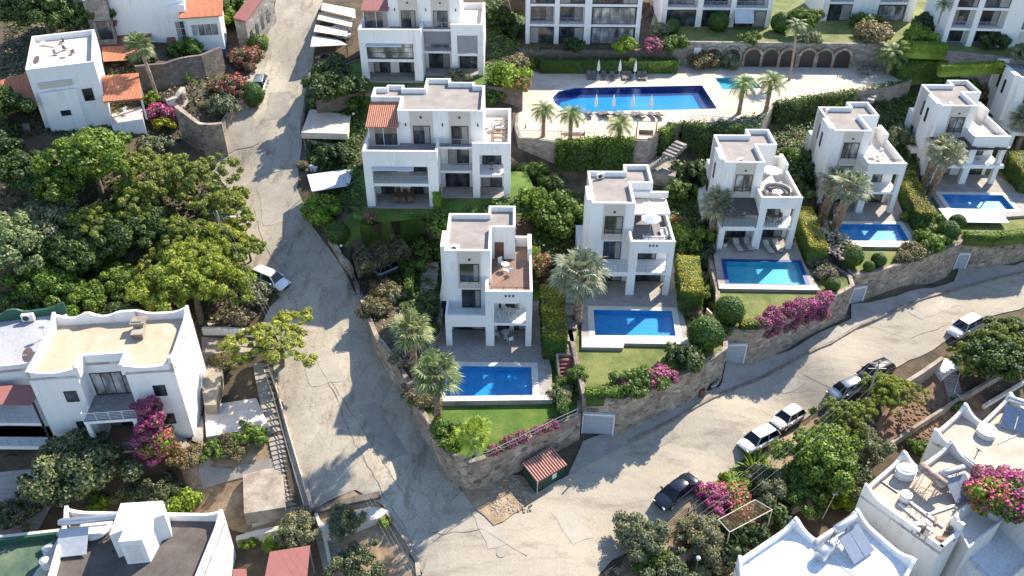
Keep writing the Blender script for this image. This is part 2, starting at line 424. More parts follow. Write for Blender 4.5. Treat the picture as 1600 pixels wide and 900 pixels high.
M['terracotta'] = plain('terracotta_clay', (.45, .19, .11), .8)
M['dishpink'] = plain('salmon_dish', (.58, .32, .24), .7)
M['brown'] = plain('brown_door', (.13, .065, .035), .6)
M['blueband'] = plain('blue_plinth_paint', (.035, .075, .20), .7)
def leaf_mat(name, dark, mid, light, trans=.25):
    m, nt, bs = newmat(name)
    g = nt.nodes.new('ShaderNodeNewGeometry')
    n = tex(nt, 'ShaderNodeTexNoise', .55, Detail=3.0)
    a = ramp(nt, [(.0, dark), (.5, mid), (1.0, light)], g.outputs['Random Per Island'])
    b = ramp(nt, [(.3, (.72, .72, .72)), (.7, (1.25, 1.22, 1.1))], n.outputs[0])
    c = mix(nt, .8, a, b, 'MULTIPLY')
    oi = nt.nodes.new('ShaderNodeObjectInfo')
    c = mix(nt, 1, c, ramp(nt, [(0, (.78, .82, .75)), (.5, (1, 1, 1)), (1, (1.28, 1.15, 1.1))], oi.outputs['Random']), 'MULTIPLY')
    nt.links.new(c, bs.inputs['Base Color']); bs.inputs['Roughness'].default_value = .55
    tl = nt.nodes.new('ShaderNodeBsdfTranslucent'); nt.links.new(c, tl.inputs[0])
    mx = nt.nodes.new('ShaderNodeMixShader'); mx.inputs[0].default_value = trans
    nt.links.new(bs.outputs[0], mx.inputs[1]); nt.links.new(tl.outputs[0], mx.inputs[2])
    nt.links.new(mx.outputs[0], nt.nodes['Material Output'].inputs[0])
    return m
M['pine'] = leaf_mat('pine_needles', (0.13, 0.18, 0.022), (0.29, 0.36, 0.038), (0.48, 0.52, 0.07), .35)
M['broad'] = leaf_mat('broad_leaves', (0.045, 0.095, 0.018), (0.11, 0.20, 0.028), (0.22, 0.33, 0.05), .35)
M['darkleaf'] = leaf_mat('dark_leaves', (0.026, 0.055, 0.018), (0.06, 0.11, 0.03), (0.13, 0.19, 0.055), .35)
M['olive'] = leaf_mat('olive_leaves', (0.102, 0.123, 0.065), (0.203, 0.232, 0.123), (0.348, 0.362, 0.217), .35)
M['willow'] = leaf_mat('grey_green_leaves', (0.088, 0.152, 0.064), (0.176, 0.272, 0.112), (0.320, 0.432, 0.208), .35)
M['lime'] = leaf_mat('lime_leaves', (0.081, 0.162, 0.016), (0.189, 0.311, 0.027), (0.351, 0.459, 0.054), .35)
M['yellow'] = leaf_mat('yellow_green_leaves', (0.161, 0.184, 0.014), (0.391, 0.356, 0.023), (0.632, 0.529, 0.040), .35)
M['hedge'] = leaf_mat('hedge_leaves', (0.032, 0.08, 0.014), (0.07, 0.15, 0.022), (0.15, 0.25, 0.04), .35)
M['palm'] = leaf_mat('palm_blades', (0.088, 0.138, 0.037), (0.200, 0.263, 0.106), (0.375, 0.425, 0.225), .3)
M['palmdry'] = leaf_mat('grey_palm_blades', (0.132, 0.168, 0.096), (0.276, 0.312, 0.204), (0.456, 0.480, 0.348), .3)
M['datepalm'] = leaf_mat('date_palm_leaflets', (0.070, 0.126, 0.028), (0.154, 0.238, 0.056), (0.280, 0.378, 0.112), .3)
M['magenta'] = leaf_mat('magenta_bracts', (.20, .02, .10), (.46, .045, .25), (.68, .13, .42), .3)
M['pink'] = leaf_mat('pink_bracts', (.30, .04, .09), (.55, .08, .16), (.72, .20, .28), .3)
M['redleaf'] = leaf_mat('red_flowers', (.26, .03, .03), (.42, .05, .06), (.55, .14, .12), .3)
M['rustleaf'] = leaf_mat('rust_coloured_leaves', (0.10, 0.065, 0.028), (0.19, 0.14, 0.05), (0.32, 0.20, 0.085), .25)
M['dryleaf'] = leaf_mat('dry_twiggy_leaves', (0.132, 0.102, 0.066), (0.252, 0.204, 0.144), (0.408, 0.348, 0.264), .2)
# ---------------------------------------------------------------- mesh helpers
def tag(o, label=None, cat=None, group=None, kind=None):
    if label: o['label'] = label
    if cat: o['category'] = cat
    if group: o['group'] = group
    if kind: o['kind'] = kind
    return o
class MB:
    def __init__(s):
        s.v, s.f, s.m, s.sm = [], [], [], []
    def add(s, vs, fs, mi=0, smooth=False):
        b = len(s.v)
        s.v += [tuple(v) for v in vs]
        for f in fs:
            s.f.append([b + i for i in f]); s.m.append(mi); s.sm.append(smooth)
    def box(s, x0, x1, y0, y1, z0, z1, mi=0):
        vs = [(x, y, z) for z in (z0, z1) for y in (y0, y1) for x in (x0, x1)]
        s.add(vs, [(0,2,3,1),(4,5,7,6),(0,1,5,4),(2,6,7,3),(0,4,6,2),(1,3,7,5)], mi)
        return s
    def obox(s, c, d, rz=0, mi=0, rx=0, ry=0):
        m = Matrix.Translation(c) @ Matrix.Rotation(rz, 4, 'Z') @ Matrix.Rotation(ry, 4, 'Y') @ Matrix.Rotation(rx, 4, 'X')
        vs = [m @ Vector((x*d[0]/2, y*d[1]/2, z*d[2]/2)) for z in (-1, 1) for y in (-1, 1) for x in (-1, 1)]
        s.add(vs, [(0,2,3,1),(4,5,7,6),(0,1,5,4),(2,6,7,3),(0,4,6,2),(1,3,7,5)], mi)
        return s
    def prism(s, poly, z0, z1, mi=0, mtop=None, top=True):
        if area(poly) < 0: poly = poly[::-1]
        n = len(poly)
        vs = [(p[0], p[1], z0) for p in poly] + [(p[0], p[1], z1) for p in poly]
        s.add(vs, [(i, (i+1) % n, n+(i+1) % n, n+i) for i in range(n)], mi)
        if top:
            s.add([(p[0], p[1], z1) for p in poly], [t[::1] for t in tess([poly])], mi if mtop is None else mtop)
        return s
    def sheet(s, polys, z, mi=0):
        pts = [(p[0], p[1], z) for poly in polys for p in poly]
        s.add(pts, tess(polys), mi)
        return s
    def ring(s, poly, th, z0, z1, mi=0):
        if area(poly) < 0: poly = poly[::-1]
        inn = inset(poly, th); n = len(poly)
        vs = [(p[0], p[1], z0) for p in poly] + [(p[0], p[1], z1) for p in poly] + [(p[0], p[1], z0) for p in inn] + [(p[0], p[1], z1) for p in inn]
        fs = []
        for i in range(n):
            j = (i+1) % n
            fs += [(i, j, n+j, n+i), (2*n+j, 2*n+i, 3*n+i, 3*n+j), (n+i, n+j, 3*n+j, 3*n+i)]
        s.add(vs, fs, mi)
        return s
    def wallpath(s, pts, th, bots, tops, mi=0):
        """a wall along an open polyline of (x,y); its left side is th away"""
        n = len(pts); vs = []
        for i in range(n):
            a = Vector(pts[max(i-1, 0)][:2]); b = Vector(pts[min(i+1, n-1)][:2])
            d = (b - a).normalized(); nn = Vector((-d.y, d.x)) * th
            p = Vector(pts[i][:2])
            for q in (p, p + nn):
                vs += [(q.x, q.y, bots[i]), (q.x, q.y, tops[i])]
        fs = []
        for i in range(n-1):
            a = i*4; b = a+4
            fs += [(a, b, b+1, a+1), (b+2, a+2, a+3, b+3), (a+1, b+1, b+3, a+3)]
        fs += [(0, 1, 3, 2), ((n-1)*4, (n-1)*4+2, (n-1)*4+3, (n-1)*4+1)]
        s.add(vs, fs, mi)
        return s
    def tube(s, pts, r, n=6, mi=0, smooth=True, caps=True):
        pts = [Vector(p) for p in pts]
        rs = r if isinstance(r, (list, tuple)) else [r]*len(pts)
        vs = []
        for i, p in enumerate(pts):
            d = (pts[min(i+1, len(pts)-1)] - pts[max(i-1, 0)]).normalized()
            up = Vector((0, 0, 1)) if abs(d.z) < .9 else Vector((1, 0, 0))
            a = d.cross(up).normalized(); b = d.cross(a)
            for k in range(n):
                t = 2*math.pi*k/n
                vs.append(p + (a*math.cos(t) + b*math.sin(t))*rs[i])
        fs = [(i*n+k, i*n+(k+1) % n, (i+1)*n+(k+1) % n, (i+1)*n+k) for i in range(len(pts)-1) for k in range(n)]
        s.add(vs, fs, mi, smooth)
        if caps:
            s.add(vs[:n], [tuple(range(n))[::-1]], mi); s.add(vs[-n:], [tuple(range(n))], mi)
        return s
    def cyl(s, x, y, z0, z1, r0, r1=None, n=14, mi=0):
        return s.tube([(x, y, z0), (x, y, z1)], [r0, r0 if r1 is None else r1], n, mi)
    def blob(s, c, r, seg=10, rings=6, mi=0, jit=0, rnd=random):
        c = Vector(c); r = Vector(r) if not isinstance(r, (int, float)) else Vector((r, r, r))
        vs = [c + Vector((0, 0, -r.z))]
        for i in range(1, rings):
            ph = math.pi*i/rings - math.pi/2
            for k in range(seg):
                t = 2*math.pi*k/seg
                j = 1 + rnd.uniform(-jit, jit)
                vs.append(c + Vector((r.x*math.cos(ph)*math.cos(t)*j, r.y*math.cos(ph)*math.sin(t)*j, r.z*math.sin(ph)*j)))
        vs.append(c + Vector((0, 0, r.z)))
        fs = [(0, 1+(k+1) % seg, 1+k) for k in range(seg)]
        for i in range(rings-2):
            for k in range(seg):
                a = 1+i*seg+k; b = 1+i*seg+(k+1) % seg
                fs.append((a, b, b+seg, a+seg))
        l = len(vs)-1; o = 1+(rings-2)*seg
        fs += [(o+k, o+(k+1) % seg, l) for k in range(seg)]
        s.add(vs, fs, mi, True)
        return s
    def build(s, name, mats, parent=None, loc=None):
        me = bpy.data.meshes.new(name)
        me.from_pydata(s.v, [], s.f)
        if not isinstance(mats, (list, tuple)): mats = [mats]
        for m in mats: me.materials.append(M[m] if isinstance(m, str) else m)
        me.polygons.foreach_set('material_index', s.m)
        me.polygons.foreach_set('use_smooth', s.sm)
        me.update()
        o = bpy.data.objects.new(name, me); COL.objects.link(o)
        if parent: o.parent = parent
        if loc is not None: o.location = loc
        return o
def area(p):
    return sum(p[i-1][0]*p[i][1] - p[i][0]*p[i-1][1] for i in range(len(p))) / 2
def tess(polys):
    flat = [Vector((p[0], p[1], 0)) for poly in polys for p in poly]
    out = []
    for t in tessellate_polygon([[Vector((p[0], p[1], 0)) for p in poly] for poly in polys]):
        a, b, c = (flat[i] for i in t)
        cr = (b.x-a.x)*(c.y-a.y) - (b.y-a.y)*(c.x-a.x)
        out.append(tuple(t) if cr > 0 else tuple(t)[::-1])
    return out
def inset(poly, th):
    n = len(poly); out = []
    sg = 1 if area(poly) > 0 else -1
    for i in range(n):
        p0, p1, p2 = (Vector(poly[k][:2]) for k in (i-1, i, (i+1) % n))
        d1 = (p1-p0).normalized(); d2 = (p2-p1).normalized()
        n1 = Vector((-d1.y, d1.x))*sg; n2 = Vector((-d2.y, d2.x))*sg
        b = n1+n2; L = b.length
        if L < 1e-6: out.append(p1 + n1*th); continue
        b /= L
        out.append(p1 + b * min(th / max(b.dot(n1), .35), th*2.5))
    return [(p.x, p.y) for p in out]
def empty(name, loc, rz=0, label=None, cat=None, group=None):
    o = bpy.data.objects.new(name, None); COL.objects.link(o)
    o.empty_display_size = .3
    o.location = loc; o.rotation_euler = (0, 0, rz)
    return tag(o, label, cat, group)
def copy_tree(o, parent=None):
    c = o.copy(); COL.objects.link(c)
    if parent: c.parent = parent
    for ch in kids(o): copy_tree(ch, c)
    return c
def kids(o):
    return KID.get(o.name) or [c for c in list(bpy.data.objects) if c.parent == o]
KID = {}
PROTO = {}
def proto_copy(key, make, loc, rz=0, sc=1.0, label=None, cat=None, group=None):
    """first use places the thing itself, later uses place copies of it and its parts"""
    if key not in PROTO:
        r = make()
        stack = [r]
        while stack:
            q = stack.pop(); ch = [c for c in bpy.data.objects if c.parent == q]
            KID[q.name] = ch; stack += ch
        PROTO[key] = r; o = r
    else:
        o = copy_tree(PROTO[key])
        for k in ('label', 'category', 'group'):
            if k in o: del o[k]
    o.location = loc; o.rotation_euler = (0, 0, rz)
    o.scale = (sc, sc, sc) if isinstance(sc, (int, float)) else sc
    return tag(o, label, cat, group)
ORD = ['leftmost', 'second from the left', 'third from the left', 'fourth from the left', 'fifth from the left', 'sixth from the left',
       'seventh from the left', 'eighth from the left', 'ninth from the left', 'tenth from the left', 'eleventh from the left', 'twelfth from the left']
def W(poly, z):
    return [tuple(at(x, y, z))[:2] for x, y in poly]
def WG(poly):
    return [tuple(gnd(x, y, 0, T))[:2] for x, y in poly]
def drape(name, poly, mat_, off, step=1.0, kind='structure'):
    """a sheet over the terrain, cut to the outline"""
    bm = bmesh.new()
    vs = [bm.verts.new((p[0], p[1], 0)) for p in poly]
    for t in tess([poly]):
        bm.faces.new([vs[i] for i in t])
    xs = [p[0] for p in poly]; ys = [p[1] for p in poly]
    for ax, lo, hi in ((0, min(xs), max(xs)), (1, min(ys), max(ys))):
        k = math.ceil(lo/step)*step
        while k < hi:
            co = (k, 0, 0) if ax == 0 else (0, k, 0); no = (1, 0, 0) if ax == 0 else (0, 1, 0)
            bmesh.ops.bisect_plane(bm, geom=bm.verts[:]+bm.edges[:]+bm.faces[:], plane_co=co, plane_no=no, dist=1e-5)
            k += step
    for v in bm.verts:
        v.co.z = T(v.co.x, v.co.y) + off
    for f in bm.faces:
        if f.normal.z < 0: f.normal_flip()
    bmesh.ops.recalc_face_normals(bm, faces=bm.faces[:])
    bm.normal_update()
    if sum(f.normal.z for f in bm.faces) < 0:
        bmesh.ops.reverse_faces(bm, faces=bm.faces[:])
    me = bpy.data.meshes.new(name); bm.to_mesh(me); bm.free()
    me.materials.append(M[mat_])
    o = bpy.data.objects.new(name, me); COL.objects.link(o)
    return tag(o, kind=kind)

def rough(poly, amp=.2, step=1.2):
    rd = random.Random(len(poly)); out = []
    for i in range(len(poly)):
        a, b = Vector(poly[i][:2]), Vector(poly[(i+1) % len(poly)][:2]); n = max(1, int((b-a).length/step))
        for k in range(n):
            p = a.lerp(b, k/n); out.append((p.x+rd.uniform(-amp, amp), p.y+rd.uniform(-amp, amp)))
    return out
# ---------------------------------------------------------------- terraces (level garden platforms)
def platform(poly_px, z, top, wall=None, label=None, rim=.0, th=.4, holes=(), topname='lawn', wallname='garden_wall', minz=None, world=False):
    poly = poly_px if world else W(poly_px, z)
    if area(poly) < 0: poly = poly[::-1]
    PLAT.append((poly, z))
    if minz is None: minz = min(T(*p) for p in poly) - 1.5
    inn = inset(poly, th*.98) if wall else poly
    MB().sheet([inn] + [list(h) for h in holes], z, 0).build(topname, top)['kind'] = 'structure'
    if wall:
        o = MB().ring(poly, th, minz, z + max(rim, .03)).build(wallname, wall)
        tag(o, label, 'wall')
    return poly
def pool(poly_px, z, basin, rim_mat=None, depth=.6, label=None, rimw=.35, world=False):
    """basin under the level z, water just below; returns the hole for the deck sheet"""
    w = poly_px if world else W(poly_px, z)
    if area(w) < 0: w = w[::-1]
    root = empty('swimming_pool', (w[0][0], w[0][1], z), 0, label, 'pool')
    loc = [(p[0]-w[0][0], p[1]-w[0][1]) for p in w]
    n = len(loc)
    b = MB()
    vs = [(p[0], p[1], .0) for p in loc] + [(p[0], p[1], -depth) for p in loc]
    b.add(vs, [((i+1) % n, i, n+i, n+(i+1) % n) for i in range(n)])
    b.sheet([loc], -depth)
    b.build('basin', basin, root)
    MB().sheet([loc], -.12).build('water', 'water', root)
    if rim_mat:
        out = inset(loc, -rimw)
        r = MB(); m_ = len(loc)
        r.add([(p[0], p[1], .03) for p in loc] + [(p[0], p[1], .03) for p in out] + [(p[0], p[1], -.05) for p in out] + [(p[0], p[1], -.05) for p in loc],
              [f for i in range(m_) for f in ((m_+i, m_+(i+1) % m_, (i+1) % m_, i), (2*m_+i, 2*m_+(i+1) % m_, m_+(i+1) % m_, m_+i),
               (i, (i+1) % m_, 3*m_+(i+1) % m_, 3*m_+i))])
        r.build('coping', rim_mat, root)
    return w

# ---------------------------------------------------------------- building parts
def railing(parent, p0, p1, z, h=.9, mat_='metal', bars=3, post=1.1, name='railing'):
    b = MB(); a = Vector((*p0, z)); c = Vector((*p1, z)); L = (c-a).length; n = max(1, round(L/post))
    for i in range(n+1):
        p = a.lerp(c, i/n); b.tube([p, p+Vector((0, 0, h))], .03, 4, 0, False)
    for k in range(bars+1):
        zz = h*(k+1)/(bars+1) if bars else h
        b.tube([a+Vector((0, 0, zz)), c+Vector((0, 0, zz))], .035 if k == bars else .018, 4, 0, False)
    return b.build(name, mat_, parent)
def window(parent, c, z0, w, h, face='f', n=2, frame='frame', pane='glass', name='window', t=.06, cross=0, depth=.08):
    """c = (x, y) middle of the opening on the wall plane; face f/b/l/r = the side it looks to"""
    rz = {'f': 0, 'r': R(90), 'b': R(180), 'l': R(-90)}[face]
    b = MB(); y0, y1 = -depth, .02
    b.box(-w/2, w/2, y0, y1, h-t, h); b.box(-w/2, w/2, y0, y1, 0, t)
    b.box(-w/2, -w/2+t, y0, y1, t, h-t); b.box(w/2-t, w/2, y0, y1, t, h-t)
    for i in range(1, n):
        x = -w/2 + w*i/n
        b.box(x-t*.45, x+t*.45, y0*.8, y1, t, h-t)
    for i in range(cross):
        zz = h*(i+1)/(cross+1)
        b.box(-w/2+t, w/2-t, y0*.7, y1, zz-.02, zz+.02)
    o = b.build(name, frame, parent); o.location = (c[0], c[1], z0); o.rotation_euler = (0, 0, rz)
    MB().box(-w/2+t, w/2-t, -.012, .015, t, h-t).build('pane', pane, o)
    if pane == 'glass' and h > 1.8 and random.random() < .75:      # a drawn curtain behind part of the glass
        a = random.choice((0, 1)); f = random.uniform(.18, .42); c_ = MB(); x0 = -w/2+t if a else w/2-t-(w-2*t)*f; k_ = max(3, int(w*f/.14))
        for k in range(k_):
            xa = x0+(w-2*t)*f*k/k_; xb = x0+(w-2*t)*f*(k+1)/k_; xm = (xa+xb)/2
            c_.add([(xa, -.016, t), (xm, -.034, t), (xb, -.016, t), (xa, -.016, h-t), (xm, -.034, h-t), (xb, -.016, h-t)], [(0, 1, 4, 3), (1, 2, 5, 4)])
        c_.build('curtain', 'curtaincloth', o)
    return o
def door(parent, c, z0, w, h, face='f', mat_='brown'):
    rz = {'f': 0, 'r': R(90), 'b': R(180), 'l': R(-90)}[face]
    o = MB().box(-w/2, w/2, -.05, .02, 0, h).build('door', mat_, parent)
    o.location = (c[0], c[1], z0); o.rotation_euler = (0, 0, rz)
    return o
def roof_ring(root, poly, z, ph=.6, roofm='gravel', wallm='white', th=.25, name='roof', cap=None):
    MB().sheet([inset(poly, th*.95)], z+.03).build(name, roofm, root)
    b = MB().ring(poly, th, z, z+ph)
    mats = [wallm]
    if cap:
        b.ring([q for q in inset(poly, -.04)], th+.08, z+ph, z+ph+.05, 1); mats.append(cap)
    b.build('parapet', mats, root)

def villa(label, o, slits=True, balcony='solid', bright=False, awning=None, pergola=False, frame_band=False, ground='glass'):
    r = empty('white_villa', o, 0, label, 'villa', 'stepped white villas in a row')
    H1, H2, H3 = 2.9, 5.9, 9.25
    w = MB()
    w.box(0, 8.6, 2.6, 11, -1.5, H2)
    up = [(0, 2.6), (4.5, 2.6), (4.5, 7), (6.9, 7), (6.9, 11.2), (4.1, 11.2), (4.1, 9.6), (0, 9.6)]
    w.prism(up, H2, H3)
    w.box(-.45, 0, 3.3, 6.2, 3.2, H3+.6)
    w.box(1.25, 3.5, 2.5, 2.6, 5.4, H3+.52, 1)                       # beige front panel
    w.box(-.06, 0, 6.4, 9.0, .3, H3+.5, 1)
    # bay
    w.box(4.0, 4.85, 0, .6, 0, 5.4); w.box(8.0, 8.6, 0, .6, 0, 5.4)
    w.box(4.01, 8.59, .05, 2.6, 2.62, 2.92); w.box(4.0, 8.6, 0, .3, 5.4, 6.85); w.box(4.0, 8.6, .3, 2.6, 5.6, H2)
    w.box(8.35, 8.6, .3, 6.6, H2, 6.75); w.box(8.2, 8.6, 6.6, 9.4, H2, 7.5); w.box(6.9, 8.6, 9.4, 9.65, H2, 7.1)
    w.box(4.0, 4.25, .3, 2.6, H2, 6.75)
    # left frame and balcony
    w.box(0, .6, 0, .6, 0, 2.45)
    w.box(.01, 4.0, .05, 2.6, 2.55, 2.9)
    if balcony == 'solid':
        w.box(0, 4.0, 0, .22, 2.45, 3.85); w.box(0, .22, .22, 2.6, 2.9, 3.85)
    else:
        w.box(0, 4.0, 0, .05, 2.45, 3.0)
    w.box(-.9, 0, 5, 9.8, -1, 2.7)
    w.build('wall', ['white', 'beige'], r)
    roof_ring(r, up, H3)
    MB().box(4.5, 8.35, 2.6, 7, H2, H2+.02).box(4.3, 8.35, .3, 2.6, H2, H2+.021).box(6.9, 8.35, 7, 9.4, H2, H2+.022).build('terrace_floor', 'darkterr' if label.startswith('nearest') else ('roofpale' if bright else 'greytile'), r)
    for k in range(3): MB().box(5.9+.36*k, 6.1+.36*k, -.012, .02, 6.2, 6.45).build('vent', 'plastic' if bright else 'frame', r)  # thin boxes for wall holes; white stands for light through them, dark for shade
    MB().tube([(2.4, 2.44, 8.85), (2.4, 2.5, 8.85)], .13, 12).build('vent', 'frame', r)
    window(r, (2.4, 2.5), 6.25, 1.9, 2.1, pane='curtain' if bright else 'glass')
    railing(r, (1.5, 2.3), (3.3, 2.3), 6.1, .7, 'darkmetal', 2, .9)
    window(r, (2.5, 2.6), 2.95, 1.9, 2.2)
    window(r, (6.3, 2.6), 2.95, 2.0, 2.1)
    window(r, (6.6, 2.6), .05, 3.0, 2.3, n=3)
    window(r, (2.2, 2.6), .05, 3.2, 2.3, n=3)
    railing(r, (4.85, .12), (8.0, .12), 2.92, .85, 'metal', 4)
    if balcony != 'solid': railing(r, (.1, .1), (4.0, .1), 3.0, .85, 'metal', 4)
    railing(r, (4.6, .25), (8.2, .25), 6.85, .35, 'darkmetal', 0, 1.2)
    door(r, (5.25, 7.0), H2, .95, 2.1)
    if slits:
        for yy in (5.0, 7.2): window(r, (-.06 if yy > 6.3 else -.45, yy), 6.6, .45, 1.9, 'l', 1)
        window(r, (-.06, 8.4), 3.0, .8, 1.4, 'l', 1)
    door(r, (-.45, 5.0), -.4, .8, 2.3, 'f', 'frame')
    window(r, (6.9, 8.6), 6.9, .5, .5, 'r', 1)
    if awning:
        b = MB(); b.add([(.1, 2.55, 5.35), (4.0, 2.55, 5.35), (4.0, -.1, 4.75), (.1, -.1, 4.75)], [(0, 3, 2, 1)])
        b.box(.1, 4.0, -.15, -.1, 4.6, 4.8); b.tube([(.15, -.1, 2.9), (.15, -.1, 4.7)], .05, 4); b.tube([(3.95, -.1, 2.9), (3.95, -.1, 4.7)], .05, 4)
        b.build('awning', awning, r)
    if frame_band:
        b = MB(); b.box(-.4, 8.9, -.35, -.2, 5.15, 5.4); b.box(-.4, -.25, -.35, 2.6, 5.15, 5.4); b.box(8.75, 8.9, -.35, 2.6, 5.15, 5.4)
        b.box(-.4, -.28, -.35, -.23, 2.7, 5.2); b.box(8.78, 8.9, -.35, -.23, 2.7, 5.2)
        b.build('balcony_frame', 'darkmetal', r)
        MB().box(-.4, 4.4, -.3, 2.6, 5.42, 5.5).build('canopy', 'darkcloth', r)
        MB().box(-.4, 8.9, -.4, 0, 2.5, 3.0).build('balcony_slab', 'white', r)
    if pergola:
        b = MB()
        b.box(4.7, 6.45, 3.6, 6.6, 8.05, 8.12); b.box(6.55, 8.3, 3.6, 6.6, 8.05, 8.12)
        b.build('pergola_roof', 'canopy', r)
        c = MB(); c.box(4.6, 4.7, 3.5, 6.9, 7.95, 8.2); c.box(6.45, 6.55, 3.5, 6.9, 7.95, 8.2); c.box(8.3, 8.4, 3.5, 6.9, 7.95, 8.2); c.box(4.6, 8.4, 3.4, 3.5, 7.95, 8.2)
        c.box(8.3, 8.4, 3.45, 3.55, H2, 8); c.box(4.6, 4.7, 3.45, 3.55, H2, 8); c.box(4.5, 8.6, 6.6, 6.9, 8.2, 8.9)
        c.build('pergola_frame', 'white', r)
    return r

def duplex(label, o, blinds=False, tile=True):
    r = empty('white_apartment_house', o, 0, label, 'apartment house', 'white duplex houses with stepped roofs')
    H1, H2, H3 = 2.9, 5.9, 9.25
    w = MB()
    w.box(0, 8.1, .8, 10, -2, H2); w.box(8.1, 16.05, 2.6, 10, -2, H2)
    up = [(3.6, 1.8), (13.0, 1.8), (13.0, 9.0), (11.8, 9.0), (11.8, 9.9), (8.9, 9.9), (8.9, 11.0), (6.0, 11.0), (6.0, 8.0), (3.6, 8.0), (3.6, 8.9), (1.6, 8.9), (1.6, 8.2), (.2, 8.2), (.2, 5.4), (3.6, 5.4)]
    w.prism(up, H2, H3)
    w.box(4.9, 7.4, 1.7, 1.8, H2, H3+.52, 1); w.box(9.2, 11.6, 1.7, 1.8, H2, H3+.52, 1)
    # left block: deep loggia on two floors
    w.box(0, .9, -2.1, -1.2, -.6, 5.0); w.box(7.0, 8.1, -2.1, -1.2, -.6, 5.0)
    w.box(0, 8.1, -2.1, -1.8, 5.0, 6.85); w.box(.01, 8.09, -1.8, .8, 5.6, H2); w.box(.05, 8.05, -2.0, 1, 2.5, 2.85)
    w.box(0, .25, -1.8, 4, H2, 6.85); w.box(7.85, 8.1, -1.8, 1.6, H2, 6.7)
    w.box(.01, .3, -1.2, .8, -.6, 5.6); w.box(7.8, 8.09, -1.2, .8, -.6, 5.6)
    # middle balconies
    w.box(8.1, 11.8, 1.0, 2.6, 2.6, 2.9); w.box(8.1, 11.8, 1.0, 2.6, 5.6, H2)
    # bay
    w.box(11.8, 12.6, 0, .6, 0, 5.4); w.box(15.3, 16.05, 0, .6, 0, 5.4)
    w.box(11.81, 16.04, .05, 2.6, 2.62, 2.92); w.box(11.8, 16.05, 0, .3, 5.4, 6.85); w.box(11.8, 16.05, .3, 2.6, 5.6, H2)
    w.box(15.75, 16.05, .3, 9.4, H2, 6.85); w.box(13.0, 15.75, 9.4, 9.65, H2, 6.7)
    w.build('wall', ['white', 'beige'], r)
    roof_ring(r, up, H3)
    MB().box(13.0, 15.75, .3, 9.4, H2, H2+.02).build('terrace_floor', 'roofpale', r)
    MB().box(.25, 7.85, -1.8, 1.8, H2, H2+.02).box(8.1, 13, 1, 1.8, H2, H2+.02).build('balcony_floor', 'greytile', r)
    # glazed room under tiles
    g = MB(); g.add([(.1, .9, 8.3), (3.7, .9, 8.3), (3.7, 5.4, 9.3), (.1, 5.4, 9.3)], [(0, 1, 2, 3)])
    g.add([(.1, .9, 8.18), (3.7, .9, 8.18), (3.7, .9, 8.3), (.1, .9, 8.3)], [(0, 1, 2, 3)]); g.add([(.1, .9, 8.18), (.1, .9, 8.3), (.1, 5.4, 9.3), (.1, 5.4, 9.18)], [(0, 1, 2, 3)])
    g.build('tiled_roof', 'tile' if tile else 'redroof', r)
    window(r, (1.95, 1.2), H2, 3.2, 2.25, n=2, frame='whiteframe', pane='glass', name='glazed_room')
    MB().box(.3, 3.6, 1.25, 5.4, H2, 8.15).build('room_wall', 'white', r)
    window(r, (6.15, 1.7), H2, 1.9, 2.2); window(r, (10.4, 1.7), H2, 1.9, 2.2, pane='glass')
    for x in (4.4, 8.5, 12.4): MB().box(x-.07, x+.07, 1.72, 1.82, 8.0, 8.35).build('wall_lamp', 'frame', r)
    for x in (6.15, 10.4): MB().tube([(x, 1.62, 9.1), (x, 1.7, 9.1)], .13, 10).build('vent', 'frame', r)
    if blinds:
        window(r, (3.95, -1.75), 2.95, 6.0, 2.2, n=2, cross=2, pane='curtain')
        MB().box(12.6, 15.3, .2, .25, 2.95, 5.3).build('roller_blind', 'shutter', r)
        MB().box(8.15, 11.75, 1.05, 1.1, 3.9, 5.6).build('roller_blind', 'shutter', r)
    else:
        window(r, (2.0, .8), 2.9, 2.2, 2.1, pane='curtain'); window(r, (6.0, .8), 2.9, 2.4, 2.1)
        railing(r, (.9, -1.95), (7.0, -1.95), 2.85, .9, 'metal', 4)
        railing(r, (12.6, .15), (15.3, .15), 2.92, .9, 'metal', 4)
        window(r, (13.9, 2.6), 2.95, 2.2, 2.1)
    railing(r, (8.1, 1.05), (11.8, 1.05), 2.9, .9, 'metal', 5)
    railing(r, (8.1, 1.05), (11.8, 1.05), 5.9, .9, 'metal', 3)
    window(r, (2.3, .8), 0, 2.2, 2.3); window(r, (5.8, .8), 0, 2.4, 2.3, n=3)
    window(r, (9.9, 2.6), 0, 2.8, 2.3, n=3); window(r, (10.1, 2.6), 2.9, 2.4, 2.2, pane='glass')
    window(r, (13.9, 2.6), 0, 2.4, 2.3)
    for k in range(3): MB().box(13.5+.4*k, 13.8+.4*k, -.012, .02, 6.1, 6.45).build('vent', 'plastic', r)  # white boxes for the wall holes, painting in the light seen through them
    b = MB(); b.add([(.9, -2.0, 4.95), (5.5, -2.0, 4.95), (5.5, -2.5, 4.8), (.9, -2.5, 4.8)], [(0, 3, 2, 1)]); b.box(.9, 5.5, -2.55, -2.45, 4.7, 4.85)
    b.build('awning', 'canopywhite', r)
    MB().box(0, 8.1, -2.4, .8, -.7, -.02).box(8.1, 16.05, 0, 2.6, -.7, -.03).build('patio', 'deckstone', r)
    return r
